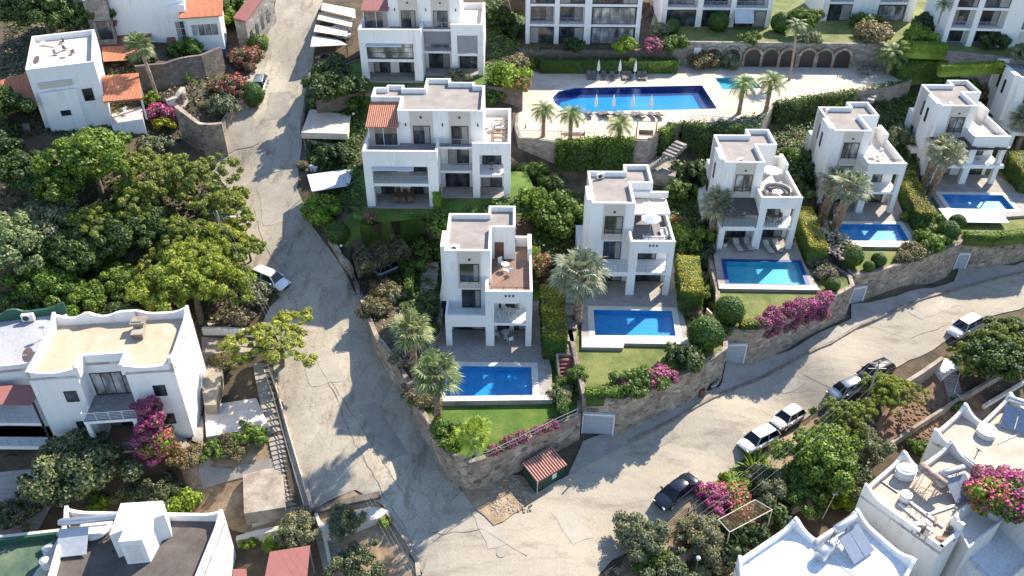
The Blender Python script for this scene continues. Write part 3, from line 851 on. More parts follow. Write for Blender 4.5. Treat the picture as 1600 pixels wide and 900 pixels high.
# ================================================================ SETTING
STREET = [(430,-12),(505,-12),(492,20),(486,60),(482,120),(478,160),(470,205),(466,250),(462,300),(480,345),(505,385),(535,425),(556,462),(586,531),
          (618,571),(640,606),(668,668),(698,718),(716,752),(728,768),(742,782),(770,800),(800,812),(835,905),(672,905),(650,868),(606,792),(560,770),
          (488,806),(470,762),(450,690),(432,602),(425,560),(408,520),(424,488),(440,470),(384,430),(380,405),(360,385),(372,345),(352,300),(318,262),
          (352,240),(366,200),(382,165),(395,128),(402,95),(420,60)]
ROAD = [(728,768),(742,782),(790,775),(822,760),(850,764),(892,742),(930,712),(990,678),(1060,640),(1130,602),(1160,582),(1230,546),(1300,508),(1345,484),
        (1400,460),(1480,432),(1560,408),(1640,385),(1640,455),(1540,486),(1490,515),(1440,548),(1400,565),(1365,590),(1300,622),(1240,660),(1195,690),
        (1150,722),(1100,768),(1040,818),(985,858),(945,892),(930,915),(660,915),(700,800)]
# terrain, kept below the level terraces
drape_polys = []
P1 = [(713,719),(740,727),(765,720),(812,697),(868,668),(911,649),(913,617),(893,560),(875,500),(850,440),(690,440),(672,560),(655,600),(640,606),(651,637),(670,662),(699,712)]
P1b = [(548,437),(586,531),(618,571),(640,606),(664,596),(672,560),(690,520),(700,420),(655,385),(600,395),(560,420)]
P2 = [(913,620),(977,624),(1036,597),(1094,574),(1138,541),(1138,525),(1100,492),(1075,450),(1062,395),(905,395),(890,470),(889,521),(897,556)]
P3 = [(1133,512),(1186,512),(1240,490),(1298,461),(1335,440),(1330,425),(1280,393),(1262,370),(1245,325),(1105,325),(1105,400),(1118,450),(1118,500)]
P4 = [(1330,424),(1367,418),(1447,394),(1497,373),(1503,366),(1470,340),(1430,300),(1402,268),(1262,268),(1285,340),(1300,392)]
P5 = [(1499,362),(1545,362),(1600,352),(1690,335),(1690,250),(1590,228),(1436,232),(1438,290),(1462,336)]
DUPA = [(550,345),(600,350),(690,340),(830,332),(835,300),(820,268),(560,268),(548,300)]
DUPB = [(485,122),(488,158),(560,150),(640,140),(700,134),(812,140),(800,100),(560,95)]
DECK = [(838,219),(880,224),(930,216),(1010,218),(1045,190),(1110,192),(1180,196),(1205,158),(1330,136),(1390,126),(1420,116),(1400,78),(1060,90),(1052,98),(805,104),(800,200),(806,216)]
UPPER1 = [(806,80),(1040,76),(1052,68),(1052,46),(1000,20),(790,20),(775,60)]
UPPER2 = [(1045,62),(1440,60),(1470,70),(1640,84),(1640,-60),(1030,-60),(1010,40)]
ARC = 4.4
Z1, Z1b, Z2, Z3, Z4, Z5, ZA, ZB, ZD, ZU1, ZU2 = 4.2, 5.5, 5.65, 5.85, 5.65, 5.65, 11.3, 16.0, 13.0, 15.6, 16.5
LEVELS = [(P1, Z1), (P1b, Z1b), (P2, Z2), (P3, Z3), (P4, Z4), (P5, Z5), (DUPA, ZA), (DUPB, ZB), (DECK, ZD), (UPPER1, ZU1), (UPPER2, ZU2)]
LW = [(W(p, z), z) for p, z in LEVELS]
def near_in(x, y, poly, r=1.5):
    return all(inside(x+a*r, y+b*r, poly) for a in (-1, 0, 1) for b in (-1, 0, 1))
for j in range(HT.shape[0]):
    for i in range(HT.shape[1]):
        x, y = gx[i], gy[j]
        for poly, z in LW:
            if near_in(x, y, poly):
                HT[j, i] = min(HT[j, i], z - 2.2); break
        for poly, z in LW:
            if inside(x, y, poly):
                HT[j, i] = min(HT[j, i], z - .4)
for pts_, z_ in (([(703,573),(832,573),(835,617),(699,621)], 4.8), ([(928,482),(1050,482),(1057,521),(931,522)], 6.0), ([(1133,403),(1246,403),(1259,438),(1139,437)], 6.2),
                 ([(1304,342),(1404,341),(1420,367),(1317,368)], 6.0), ([(1468,293),(1564,293),(1584,315),(1485,316)], 6.0)):
    w_ = W(pts_, z_); w_ = w_ if area(w_) > 0 else w_[::-1]; w_ = inset(w_, -2.2)
    for j in range(HT.shape[0]):
        if abs(gy[j]-w_[0][1]) > 16: continue
        for i in range(HT.shape[1]):
            if abs(gx[i]-w_[0][0]) < 20 and inside(gx[i], gy[j], w_): HT[j, i] = min(HT[j, i], z_ - 2.0)
# sunken planting bed beside the junction and the gardens below the right-hand road
nv = len(gx)
me = bpy.data.meshes.new('ground')
me.from_pydata([(float(GX[j, i]), float(GY[j, i]), float(HT[j, i])) for j in range(HT.shape[0]) for i in range(nv)], [],
               [(j*nv+i, j*nv+i+1, (j+1)*nv+i+1, (j+1)*nv+i) for j in range(HT.shape[0]-1) for i in range(nv-1)])
me.materials.append(M['earth'])
g_ = bpy.data.objects.new('ground', me); COL.objects.link(g_); g_['kind'] = 'structure'
MB().add or None
far = MB()
for (a, b, c, d) in ((-900, -99, -300, 1200), (124, 900, -300, 1200), (-99, 124, 177, 1200), (-99, 124, -300, 23)):
    far.add([(a, c, -9 if c < 170 else 24), (b, c, -9 if c < 170 else 24), (b, d, 30 if c > 170 else -9), (a, d, 30 if c > 170 else -9)], [(0, 1, 2, 3)])
far.build('outer_ground', 'earth')['kind'] = 'structure'

def clipped(poly):                       # keep street pixels as ground points
    return WG(poly)
drape('street', rough(clipped(STREET), .12, 1.5), 'road', .06)
drape('road', rough(clipped(ROAD), .15, 1.5), 'cobble', .10)
SIDEW = [(892,742),(915,690),(966,672),(1000,655),(1070,626),(1130,595),(1136,560),(1172,560),(1240,540),(1330,492),(1330,468),(1358,466),(1400,455),(1490,430),(1500,402),(1518,400),(1600,404),(1640,392),
         (1640,402),(1560,424),(1480,446),(1400,476),(1340,504),(1300,530),(1225,568),(1160,600),(1060,652),(990,690)]
SW = clipped(SIDEW)
drape('sidewalk', SW, 'sidewalk', .16)
M['kerbstone'] = mottled('brown_kerb_stone', (.16, .125, .095), (.34, .29, .23), 1.5, .9, 8, .3)
# kerb between pavement and road
kp = [gnd(x, y, 0, T) for x, y in [(988,692),(1060,654),(1160,602),(1225,570),(1300,532),(1340,506),(1400,478),(1480,448),(1560,426),(1640,404)]]
fine = []
for a, b in zip(kp, kp[1:]):
    n = max(2, int((b-a).length/2))
    fine += [a.lerp(b, i/n) for i in range(n)]
fine.append(kp[-1])
MB().wallpath([(p.x, p.y) for p in fine], .3, [T(p.x, p.y)-.2 for p in fine], [T(p.x, p.y)+.32 for p in fine]).build('kerb', 'kerbstone')['kind'] = 'structure'
def patch(name, poly, m, off=.05):
    return drape(name, rough(WG(poly), .28, .9) if m not in ('deckstone', 'lawn') else WG(poly), m, off)
patch('dirt_bank', [(728,768),(720,752),(760,742),(826,745),(838,768),(860,770),(820,800),(780,822),(750,800)], 'soil', .2)
patch('dry_garden_soil', [(325,702),(345,660),(420,640),(440,740),(465,815),(440,850),(372,835),(350,820),(262,815),(300,770),(290,735)], 'soil', .04)
patch('planting_bed', [(500,800),(560,768),(606,792),(650,868),(664,905),(520,905),(500,850)], 'soil', .03)
patch('red_soil_slope', [(1380,640),(1400,600),(1450,570),(1530,600),(1560,640),(1500,690),(1440,670),(1400,680),(1330,720),(1340,680)], 'redsoil', .04)
patch('dirt_verge', [(1130,735),(1200,690),(1260,655),(1300,630),(1360,640),(1300,700),(1180,760),(1040,880),(980,905),(960,890)], 'soil', .05)
patch('stone_patio', [(0,752),(60,745),(92,790),(60,850),(0,860)], 'deckstone', .06)
patch('garden_path', [(402,232),(345,250),(352,200),(372,150),(400,92),(396,60),(420,25),(436,0),(446,0),(428,50),(408,120),(385,180)], 'terrapave' if 'terrapave' in M else 'sidewalk', .12)

for nm, poly, m_, off in [
 ('road_patch', [(868,800),(900,792),(935,838),(900,852)], 'patchpale', .125), ('road_patch', [(742,800),(768,796),(800,850),(770,862)], 'patchpale', .125),
 ('road_patch', [(1010,690),(1050,668),(1065,678),(1028,702)], 'patchdark', .125), ('road_patch', [(1205,600),(1240,580),(1262,592),(1228,612)], 'patchpale', .125),
 ('road_patch', [(1420,478),(1480,458),(1500,466),(1440,490)], 'patchpale', .125), ('street_patch', [(560,640),(590,632),(640,712),(612,724)], 'patchdark', .085),
 ('street_patch', [(470,560),(520,548),(540,600),(488,610)], 'patchpale', .085), ('street_patch', [(400,300),(440,292),(450,350),(410,360)], 'patchpale', .085),
 ('street_patch', [(415,150),(450,148),(448,190),(410,192)], 'patchdark', .085)]:
    drape(nm, rough(WG(poly), .12, .8), m_, off)
def seam(pts, w, m_, off):
    P_ = [gnd(x, y, 0, T) for x, y in pts]; L_, R_ = [], []
    rd = random.Random(len(pts)*7); Q_ = []
    for a, b in zip(P_, P_[1:]):
        n = max(1, int((b-a).length/.7)); Q_ += [a.lerp(b, i/n) + Vector((rd.uniform(-.12, .12), rd.uniform(-.12, .12), 0)) for i in range(n)]
    Q_.append(P_[-1])
    for i, p in enumerate(Q_):
        d = (Q_[min(i+1, len(Q_)-1)]-Q_[max(i-1, 0)]); nn = Vector((-d.y, d.x, 0)).normalized()*w*rd.uniform(.06, .3)
        L_.append((p.x+nn.x, p.y+nn.y)); R_.append((p.x-nn.x, p.y-nn.y))
    drape('road_crack', L_ + R_[::-1], m_, off)
seam([(492,565),(528,625),(560,700),(600,770),(640,830)], .12, 'crack', .09)
seam([(520,600),(566,668),(604,728),(640,780)], .09, 'crack', .09)
seam([(395,330),(412,390),(440,430),(470,500)], .10, 'crack', .09)
seam([(396,285),(440,272),(470,262)], .10, 'crack', .09)
seam([(660,830),(700,838),(760,830),(830,870)], .12, 'crack', .13)
seam([(1215,560),(1262,580),(1300,600)], .08, 'crack', .13)
seam([(1350,500),(1420,520),(1480,500)], .08, 'crack', .13)
# -- terraces with their lawns, decks and pools
def terrace(poly, z, mat_, wallm=None, label=None, rim=.0, pools=(), topname='lawn', th=.45, wallname='garden_wall', minz=None):
    return platform(poly, z, mat_, wallm, label, rim, th, pools, topname, wallname, minz)
lab = 'pool of %s'
pw1 = W([(703,573),(832,573),(835,617),(699,621)], 4.8)
pw2 = W([(928,482),(1050,482),(1057,521),(931,522)], 6.0)
pw3 = W([(1133,403),(1246,403),(1259,438),(1139,437)], 6.2)
pw4 = W([(1304,342),(1404,341),(1420,367),(1317,368)], 6.0)
pw5 = W([(1468,293),(1564,293),(1584,315),(1485,316)], 6.0)
def grow(p, d): return inset(p, -d if area(p) > 0 else -d)
def sq(p):
    return p if area(p) > 0 else p[::-1]
pw = [sq(p) for p in (pw1, pw2, pw3, pw4, pw5)]
terrace(P1, Z1, 'lawn', 'stone', 'curved stone retaining wall round the lawn of the nearest villa, above the street corner', .25, [inset(pw[0], -.3)])
terrace(P1b, Z1b, 'earth', 'stone', 'low stone wall beside the steep street, west of the nearest villa', .3, topname='bank')
terrace(P2, Z2, 'lawndry', 'stone', 'stone retaining wall with a garage door at its left end, under the lawn of the second villa', .2, [inset(pw[1], -.3)])
terrace(P3, Z3, 'lawndry', 'stone', 'stone retaining wall half covered by magenta bougainvillea, under the middle villa', .2, [inset(pw[2], -.3)])
terrace(P4, Z4, 'lawndry', 'stone', 'tall stone retaining wall under the lawn of the fourth villa', .2, [inset(pw[3], -.3)])
terrace(P5, Z5, 'lawndry', 'stone', 'stone retaining wall topped by a hedge, at the right edge under the fifth villa', .2, [inset(pw[4], -.3)])
terrace(DUPA, ZA, 'lawn')
patch('sloping_lawn', [(520,378),(540,392),(610,374),(690,350),(830,336),(830,328),(690,330),(560,330),(538,345)], 'lawn', .08)
terrace(DUPB, ZB, 'lawn', 'darkstone', 'dark stone wall under the garden of the upper duplex', .1)
def deck(poly, z, h, hole, m, name='pool_deck'):
    w = sq(W(poly, z))
    b = MB(); b.prism(w, z-h, z-.005, top=False); b.sheet([w, hole], z)
    PLAT.append((w, z))
    o = b.build(name, m); o['kind'] = 'structure'
deck([(690,629),(866,623),(864,577),(852,530),(846,470),(688,470),(676,545)], 4.8, .75, pw[0], 'deckstone')
deck([(910,541),(975,541),(977,534),(1081,534),(1066,480),(1058,440),(1050,400),(912,400),(909,470)], 6.0, .5, pw[1], 'deckstone')
deck([(1123,446),(1282,446),(1256,404),(1240,365),(1234,330),(1110,330),(1110,365)], 6.2, .5, pw[2], 'deckstone')
deck([(1307,377),(1445,377),(1409,324),(1396,290),(1300,290),(1300,330)], 6.0, .5, pw[3], 'deckstone')
deck([(1481,336),(1567,327),(1600,324),(1640,322),(1590,285),(1556,262),(1452,262),(1455,295)], 6.0, .5, pw[4], 'deckstone')
for w, z, poly in ((pw[0], 4.8, [(692,629),(866,624),(865,617),(693,621)]), (pw[1], 6.0, [(911,541),(975,541),(977,534),(1081,534),(1078,524),(911,526)]),
                   (pw[2], 6.2, [(1124,446),(1281,446),(1275,439),(1123,439)]), (pw[3], 6.0, [(1308,377),(1444,377),(1438,370),(1311,371)])):
    MB().sheet([W(poly, z)[::1] if area(W(poly, z)) > 0 else W(poly, z)[::-1]], z+.035).build('deck_edging', 'coping')['kind'] = 'structure'
pool(pw[0], 4.8, 'basin', 'coping', label='deep blue rectangular pool on the deck of the nearest villa, above the bright green lawn', world=True)
pool(pw[1], 6.0, 'basin', 'coping', label='blue rectangular pool in front of the second villa, right of the tall grey palm', world=True)
pool(pw[2], 6.2, 'basincyan', 'basindark', label='turquoise pool with a dark blue edge in front of the middle villa', world=True, rimw=.25)
pool(pw[3], 6.0, 'basin', 'coping', label='blue pool in front of the fourth villa, right of the twin shaggy palm trunks', world=True)
pool(pw[4], 6.0, 'basin', 'coping', label='blue pool behind the white sunshade at the right edge of the photo', world=True)

# -- communal pool terrace
big = [(893,136),(1092,129),(1116,165),(1055,168),(960,171),(905,176),(876,170),(862,160),(859,151),(868,142)]
bigw = sq(W(big, ZD))
small = sq(W([(1112,117),(1170,115),(1185,132),(1124,135)], ZD))
terrace(DECK, ZD, 'poolstone', 'greystone', 'grey stone retaining wall of the communal pool terrace, partly under ivy', .1, [bigw, small], 'pool_terrace', wallname='retaining_wall', minz=6)
pool(bigw, ZD, 'basindark', 'coping', .8, 'large communal pool with a rounded left end and a dark blue border', .35, True)
root = [o for o in bpy.data.objects if o.name.startswith('swimming_pool')][-1]
inner = W([(900,144),(1078,137),(1094,164),(1000,168),(905,172),(880,167),(868,158),(872,151)], ZD)
inner = sq(inner)
MB().sheet([[(p[0]-bigw[0][0], p[1]-bigw[0][1]) for p in inner]], -.72).build('pool_floor', 'basin', root)
pool(small, ZD, 'basincyan', 'coping', .45, 'small light blue children pool right of the large communal pool', .35, True)
terrace(UPPER1, ZU1, 'earth', 'darkstone', 'dark stone wall behind the row of grey loungers', .1, topname='planted_bank')
terrace(UPPER2, ZU2, 'lawndry', 'greystone', 'grey stone wall with dark arches behind the communal pool', .05, wallname='arcade_wall')
# ================================================================ HOUSES
vz = [4.8, 6.0, 6.2, 6.0, 6.0]
fr = [at(831.5,540.5,4.8), at(1043.9,457.5,6.0), at(1234.7,382.5,6.2), at(1391.8,323.3,6.0), at(1549,276,6.0)]
ov = [Vector((p.x-8.6, p.y, p.z)) for p in fr]
villa('nearest white villa, left of the others, with brown terrace tiles and a solid balcony', ov[0], slits=False)
villa('second white villa from the left, with sand-coloured pergola panels on its terrace', ov[1], slits=False, balcony='rail', pergola=True)
villa('middle white villa of the row, with four loungers on its paved pool deck', ov[2], balcony='rail', bright=True, awning='darkcloth')
villa('fourth white villa from the left, behind two leaning palms', ov[3], bright=True, balcony='rail')
villa('fifth white villa, with a dark metal balcony frame across its front', ov[4], bright=True, balcony='rail', frame_band=True)
pA = at(795, 308, 11.5)
duplex('white duplex beside the street with a terracotta tiled room on its top floor', Vector((pA.x-16.05, pA.y, 11.4)))
pB = at(750.5, 117, 16.3)
duplex('upper white duplex with grey roller blinds and big glazed front', Vector((pB.x-16.05, pB.y, 16.2)), blinds=True, tile=False)
def horned(b, p0, p1, z, h=.8, horn=1.0, th=.28, mi=0, ends=(1, 1), mid=0.0, cut=0):
    """parapet whose top curves up to a horn at its ends (and a bump midway)"""
    a, c = Vector(p0), Vector(p1); L = (c-a).length; n = max(10, int(L*2.2)); pts = []; tops = []
    for i in range(n+1):
        s = L*i/n; t = h
        for k, d in ((0, s), (1, L-s)):
            if ends[k] and d < 1.9:
                q = max(0, 1-max(0, d-.3)/1.5); t = max(t, h + horn*q*q)
        if mid:
            d = abs(s-L/2); q = max(0, 1-max(0, d-.35)/1.1); t = max(t, h + mid*q*q)
        p = a.lerp(c, i/n); pts.append((p.x, p.y)); tops.append(z+t)
    b.wallpath(pts, th, [z-.3]*len(pts), tops, mi)
    return b
def frame_of(FL, FR):
    d = FR - FL
    return math.atan2(d.y, d.x), math.hypot(d.x, d.y)

# ---- two-storey house with the beige roof (left, middle)
FL, FR = at(41,592.5,11.0), at(270.3,574.4,11.0)
rz, wd = frame_of(FL, FR)
H = empty('white_house', (FL.x, FL.y, 1.3), rz, 'two-storey white house with horned parapets, beige flat roof and a balcony with white rails', 'house')
hh = 8.9; dp = 7.6
w = MB()
w.box(0, wd*.33, 0, dp, -3, hh); w.box(wd*.33, wd*.66, 1.6, dp, -3, hh); w.box(wd*.66, wd, 0, dp, -3, hh)
w.box(wd*.33, wd*.70, -1.8, 1.6, 4.7, 5.0)
w.box(wd*.33, wd*.70, -1.6, 1.6, .6, .9)
w.box(wd*.33, wd*.36, -1.7, -1.4, -2, 4.7); w.box(wd*.66, wd*.69, -1.7, -1.4, -2, 4.7)
w.box(wd*.665, wd*.70, -1.39, -.01, -3, .59)
w.build('wall', 'white', H)
MB().sheet([[(.2, .2), (wd*.33, .2), (wd*.33, 1.8), (wd*.66, 1.8), (wd*.66, .2), (wd-.2, .2), (wd-.2, dp-.2), (.2, dp-.2)]], hh+.02).build('roof', 'roofbeige', H)
b = MB()
horned(b, (0, 0), (wd*.33, 0), hh, .4, .3, ends=(1, 1)); horned(b, (wd*.33, 1.6), (wd*.66, 1.6), hh, .9, .1, ends=(0, 0)); horned(b, (wd*.66, 0), (wd, 0), hh, .4, .3, ends=(1, 1))
horned(b, (wd*.33, 1.6), (wd*.33, 0), hh, .9, .2, ends=(0, 0)); horned(b, (wd*.66, 0), (wd*.66, 1.6), hh, .9, .2, ends=(0, 0))
horned(b, (wd, 0), (wd, dp), hh, .75, .6); horned(b, (0, dp), (0, 0), hh, .75, .7, ends=(1, 0)); horned(b, (wd*.5, dp), (0, dp), hh, .75, .45, mid=.5)
horned(b, (wd, dp), (wd*.6, dp), hh, .75, .45, ends=(1, 1)); b.box(wd*.5, wd*.62, dp-.28, dp, hh, hh+1.2)
b.build('parapet', 'white', H)
MB().box(wd*.33, wd*.70, -1.8, 1.6, 5.0, 5.03).build('balcony_floor', 'greytile', H)
MB().box(wd*.36, wd*.66, -1.6, 1.6, .9, .93).build('porch_floor', 'darkterr', H)
railing(H, (wd*.33, -1.75), (wd*.70, -1.75), 5.0, .95, 'whiteframe', 4)
railing(H, (wd*.33+.02, -1.75), (wd*.33+.02, 0), 5.0, .95, 'whiteframe', 4)
railing(H, (wd*.70, -1.75), (wd*.70, .0), 5.0, .95, 'whiteframe', 4)
railing(H, (wd*.36, -1.55), (wd*.66, -1.55), .9, .9, 'metal', 4)
window(H, (wd*.495, 1.6), 5.1, wd*.29, 2.6, n=4, pane='curtain')
for x, z in ((wd*.24, 5.9), (wd*.24, 2.2), (wd*.86, 5.9), (wd*.86, 2.4)): window(H, (x, 0), z, 1.05, 1.25, n=1)
window(H, (wd*.5, 1.6), 1.0, wd*.26, 2.2, n=3)
st = MB()
for k in range(9): st.box(wd-1.9+.33*k, wd-1.6+.33*k, -1.5, -.35, -3, 1.5-.3*k)
st.build('outside_stair', 'dirtyconcrete', H)
MB().box(wd*.60, wd*.60+1.3, dp-2.1, dp-1.0, hh+.9, hh+1.1).obox((wd*.60+.6, dp-1.5, hh+.6), (.9, .8, 1.2)).build('chimney', 'dirtyconcrete', H)
b = MB(); 
for k in range(7): b.box(wd*.62+.02+.16*k, wd*.62+.10+.16*k, dp-3.2, dp-2.3, hh+.15, hh+.6)
b.box(wd*.62, wd*.62+1.1, dp-3.2, dp-2.3, hh+.6, hh+.68); b.build('roof_vent', 'dirtyconcrete', H)
def toworld(o, p):
    return Matrix.Translation(o.location) @ Matrix.Rotation(o.rotation_euler[2], 4, 'Z') @ Vector(p)

# ---- neighbour house at the left edge with the grey roof
q = [at(-60,516,9.0), at(104,492,9.0), at(62,578,9.0), at(-60,592,9.0)]
L_ = empty('white_house', (q[3].x, q[3].y, 1.3), 0, 'white house cut off by the left edge, with grey roof, green parapet and red canopy', 'house')
lp = [(p.x-q[3].x, p.y-q[3].y) for p in q]
w = MB(); w.prism(lp, -3, 7.2); w.box(0, 7.0, -1.4, 1.5, -2, .7); w.box(0, lp[2][0]+.8, -2.6, 0, 3.4, 3.7); w.box(0, lp[2][0]+1.0, -2.6, 0, .3, .7); w.build('wall', 'white', L_)
MB().sheet([inset(lp[::-1] if area(lp) < 0 else lp, .1)], 7.24).build('roof', 'roofgrey', L_)
b = MB(); horned(b, lp[1], lp[0], 7.2, .8, .5, mid=.5); b.build('green_parapet', 'greenwall', L_)
b = MB(); horned(b, lp[3], lp[2], 7.2, .5, .3, ends=(0, 1)); b.build('parapet', 'white', L_)
MB().box(-1, lp[2][0]+.7, -2.9, -.3, 6.2, 6.28).build('canopy', 'redroof', L_)
railing(L_, (0, -2.5), (lp[2][0]+.8, -2.5), 3.7, .95, 'metal', 4); railing(L_, (0, -2.5), (lp[2][0]+1.0, -2.5), .7, .95, 'metal', 4)
railing(L_, (lp[2][0]+.8, -2.5), (lp[2][0]+.8, 0), 3.7, .95, 'metal', 4)
b = MB(); b.box(lp[2][0]+.65, lp[2][0]+.8, -2.6, -2.45, 0, 6.2); b.box(lp[2][0]+.6, lp[2][0]+.75, -.3, -.1, 0, 6.2); b.build('porch_post', 'frame', L_)
window(L_, (3.0, -2.6), -1.3, 1.0, .9, n=1); window(L_, (3, 0), 3.9, 2.4, 2.1); window(L_, (2.6, 0), .8, 2.4, 2.1)

# ---- bottom-left house with dark gravel roof
q = [at(111,811,2.6), at(356,811,2.6), at(331,902,2.6), at(103,900,2.6)]
B0 = q[3]
I_ = empty('white_house', (B0.x, B0.y, -6), 0, 'white house at the bottom left with dark gravel roof and a white stairwell box', 'house')
lp = [(p.x-B0.x, p.y-B0.y) for p in q]
lp[2] = (lp[2][0]-.6, -3); lp[3] = (lp[3][0]-.2, -3)
w = MB(); w.prism(lp, -2, 8.0); w.build('wall', 'oldwhite', I_)
MB().sheet([inset(lp if area(lp) > 0 else lp[::-1], .1)], 8.03).build('roof', 'darkgravel', I_)
b = MB(); horned(b, lp[1], lp[0], 8.0, .75, .35, ends=(1, 1)); horned(b, lp[2], lp[1], 8.0, .8, .5, ends=(0, 1)); horned(b, lp[0], lp[3], 8.0, .8, .6, ends=(1, 0))
b.build('parapet', 'white', I_)
sb = [at(p[0], p[1], 5.0) for p in ((187,800),(262,790),(238,868),(190,856))]
def rel(o, p): return (p.x-o.location.x, p.y-o.location.y)
s1 = [rel(I_, at(*p, 4.9)) for p in ((194,796),(259,791),(262,812),(177,846))]
s2 = [rel(I_, at(*p, 4.9)) for p in ((215,796),(260,791),(228,852),(191,856))]
w = MB(); w.prism(s1, 8, 10.9); w.prism(s2, 8, 10.88); w.build('stairwell_box', 'white', I_)
d_ = MB(); d_.box(-.5, .5, -.04, .02, 0, 1.9); dd = d_.build('door', 'plastic', I_)
e0, e1 = Vector(s2[3]), Vector(s2[2]); mm = (e0+e1)/2
dd.location = (mm.x, mm.y, 8.4); dd.rotation_euler = (0, 0, math.atan2((e1-e0).y, (e1-e0).x))
# lower green roof at the very corner
gp = [at(*p, .5) for p in ((-60,866),(104,845),(52,925),(-60,930))]
G_ = empty('white_house', (gp[0].x, gp[0].y, -6), 0, 'low house at the bottom left corner with a faded green roof', 'house')
lp = [rel(G_, p) for p in gp]
MB().prism(lp, -2, 6.5).build('wall', 'oldwhite', G_)
MB().sheet([inset(lp if area(lp) > 0 else lp[::-1], .1)], 6.53).build('roof', 'roofgreen', G_)
b = MB(); horned(b, lp[1], lp[0], 6.5, .7, 0, ends=(0, 0)); horned(b, (lp[1][0]-.35, lp[1][1]-.3), (lp[0][0], lp[0][1]-.3), 6.5, .68, 0, ends=(0, 0), mi=1); b.build('parapet', ['cream', 'greenwall'], G_)

# ---- tall white house at the upper left
FL, FR = at(35.4,124.3,23.2), at(141.8,109.7,23.2)
rz, wd = frame_of(FL, FR)
F_ = empty('white_house', (FL.x, FL.y, 13.5), rz, 'tall white house with a pale roof terrace and orange tiled lean-tos at its side', 'house')
dp = 11.8; hh = 9.2
w = MB(); w.box(0, wd, 0, dp, -4, hh); w.box(.6, wd*.62, -.5, 0, -4, hh-2.0); w.box(wd, wd+3.6, -1.0, 4.5, -4, 2.6)
w.box(wd, wd+2.9, 5.0, 11.5, -4, 4.8); w.box(-1.6, 0, 1, 1.5, -4, .6); w.box(-1.6, 0, 1, 6, 2.0, 2.5); w.box(-1.6, 0, 1, 6, -1.2, -.7)
w.build('wall', 'white', F_)
MB().box(.2, wd-.2, .2, dp-.2, hh, hh+.03).build('roof', 'roofpale', F_)
b = MB().ring([(0, 0), (wd, 0), (wd, dp), (0, dp)], .25, hh, hh+.75); b.build('parapet', 'white', F_)
MB().box(-2.3, -1.6, -.3, .3, -6, 3.6).build('stone_column', 'greystone', F_)
b = MB(); b.add([(-5.0, 0, 5.0), (-.02, 0, 5.8), (-.02, 8, 7.0), (-5.0, 8, 6.2)], [(0, 1, 2, 3)]); b.add([(-5.0, 0, 4.8), (-.02, 0, 5.6), (-.02, 0, 5.8), (-5.0, 0, 5.0)], [(0, 1, 2, 3)])
b.build('tiled_roof', 'tileorange', F_)
b = MB(); b.add([(wd-.1, -1.4, 5.6), (wd+4.2, -1.4, 5.4), (wd+4.2, 3.8, 6.6), (wd-.1, 3.8, 6.8)], [(0, 1, 2, 3)]); b.add([(wd-.1, -1.4, 5.4), (wd+4.2, -1.4, 5.2), (wd+4.2, -1.4, 5.4), (wd-.1, -1.4, 5.6)], [(0, 1, 2, 3)])
b.build('tiled_roof', 'tileorange', F_)
b = MB(); b.add([(wd+.2, 9.3, 6.6), (wd+4.4, 9.3, 6.3), (wd+4.4, 12.3, 7.2), (wd+.2, 12.3, 7.5)], [(0, 1, 2, 3)]); b.build('tiled_roof', 'tileorange', F_)
b = MB(); b.box(wd+3.9, wd+4.1, -1.2, -1.0, 2.6, 5.3); b.box(wd+3.9, wd+4.1, 3.4, 3.6, 2.6, 5.9); b.box(wd, wd+.15, -1.2, -1.0, 2.6, 5.4); b.build('porch_post', 'whiteframe', F_)
MB().box(wd, wd+3.6, -1.0, 4.5, 2.6, 2.63).build('balcony_floor', 'roofpale', F_)
window(F_, (wd*.78, 0), 5.4, 1.1, 1.5, n=1); window(F_, (wd*.38, -.5), 4.1, 1.2, .8, n=1, frame='whiteframe'); window(F_, (wd*.38, -.5), .7, 1.2, .8, n=1, frame='whiteframe')
window(F_, (wd*.84, 0), .2, 1.2, 2.0, cross=1, n=1)
MB().box(.8, wd*.60, -.28, -.02, hh-1.6, hh-.9).build('beige_wall_box', 'beige', F_)  # beige box standing proud of the front wall
b = MB(); b.box(wd*.45, wd*.6, -1.0, -.52, -.9, -.2); b.build('air_conditioner', 'plastic', F_)
st = MB()
for k in range(10): st.box(wd+2.9+.3*k, wd+3.2+.3*k, 5.6, 6.8, -1, 4.6-.3*k)
st.build('outside_stair', 'white', F_)
railing(F_, (wd, 5.1), (wd+2.9, 5.1), 4.8, .8, 'whiteframe', 3); railing(F_, (wd+.2, -.95), (wd+3.6, -.95), 2.6, .8, 'whiteframe', 3)
for k in range(3): window(F_, (0, 2.2), -3.0+3.3*k, 2.6, 2.2, 'l')

# ---- white house at the top left
FL, FR = at(228,72,21), at(345,76,21)
a0 = at(345,78,19.0); 
rz = R(13)
G2 = empty('white_house', (a0.x, a0.y, 18.0), rz, 'large white house at the top left with orange tiled roof and louvred corner windows', 'house')
w = MB(); w.box(-13.5, -4.2, 1.5, 11, -3, 10.5); w.box(-4.2, 0, 0, 6.5, -3, 5.2); w.box(-6.2, -4.2, .9, 5, -3, 6.5); w.build('wall', 'white', G2)
MB().box(-4.25, .03, -.03, 6.5, -3, .5).build('plinth', 'blueband', G2)
b = MB(); b.add([(-5.0, -.5, 5.2), (.6, -.5, 5.2), (.6, 6.5, 7.0), (-5.0, 6.5, 7.0)], [(0, 1, 2, 3)]); b.add([(-5.0, -.5, 5.05), (.6, -.5, 5.05), (.6, -.5, 5.2), (-5.0, -.5, 5.2)], [(0, 1, 2, 3)]); b.build('tiled_roof', 'tileorange', G2)
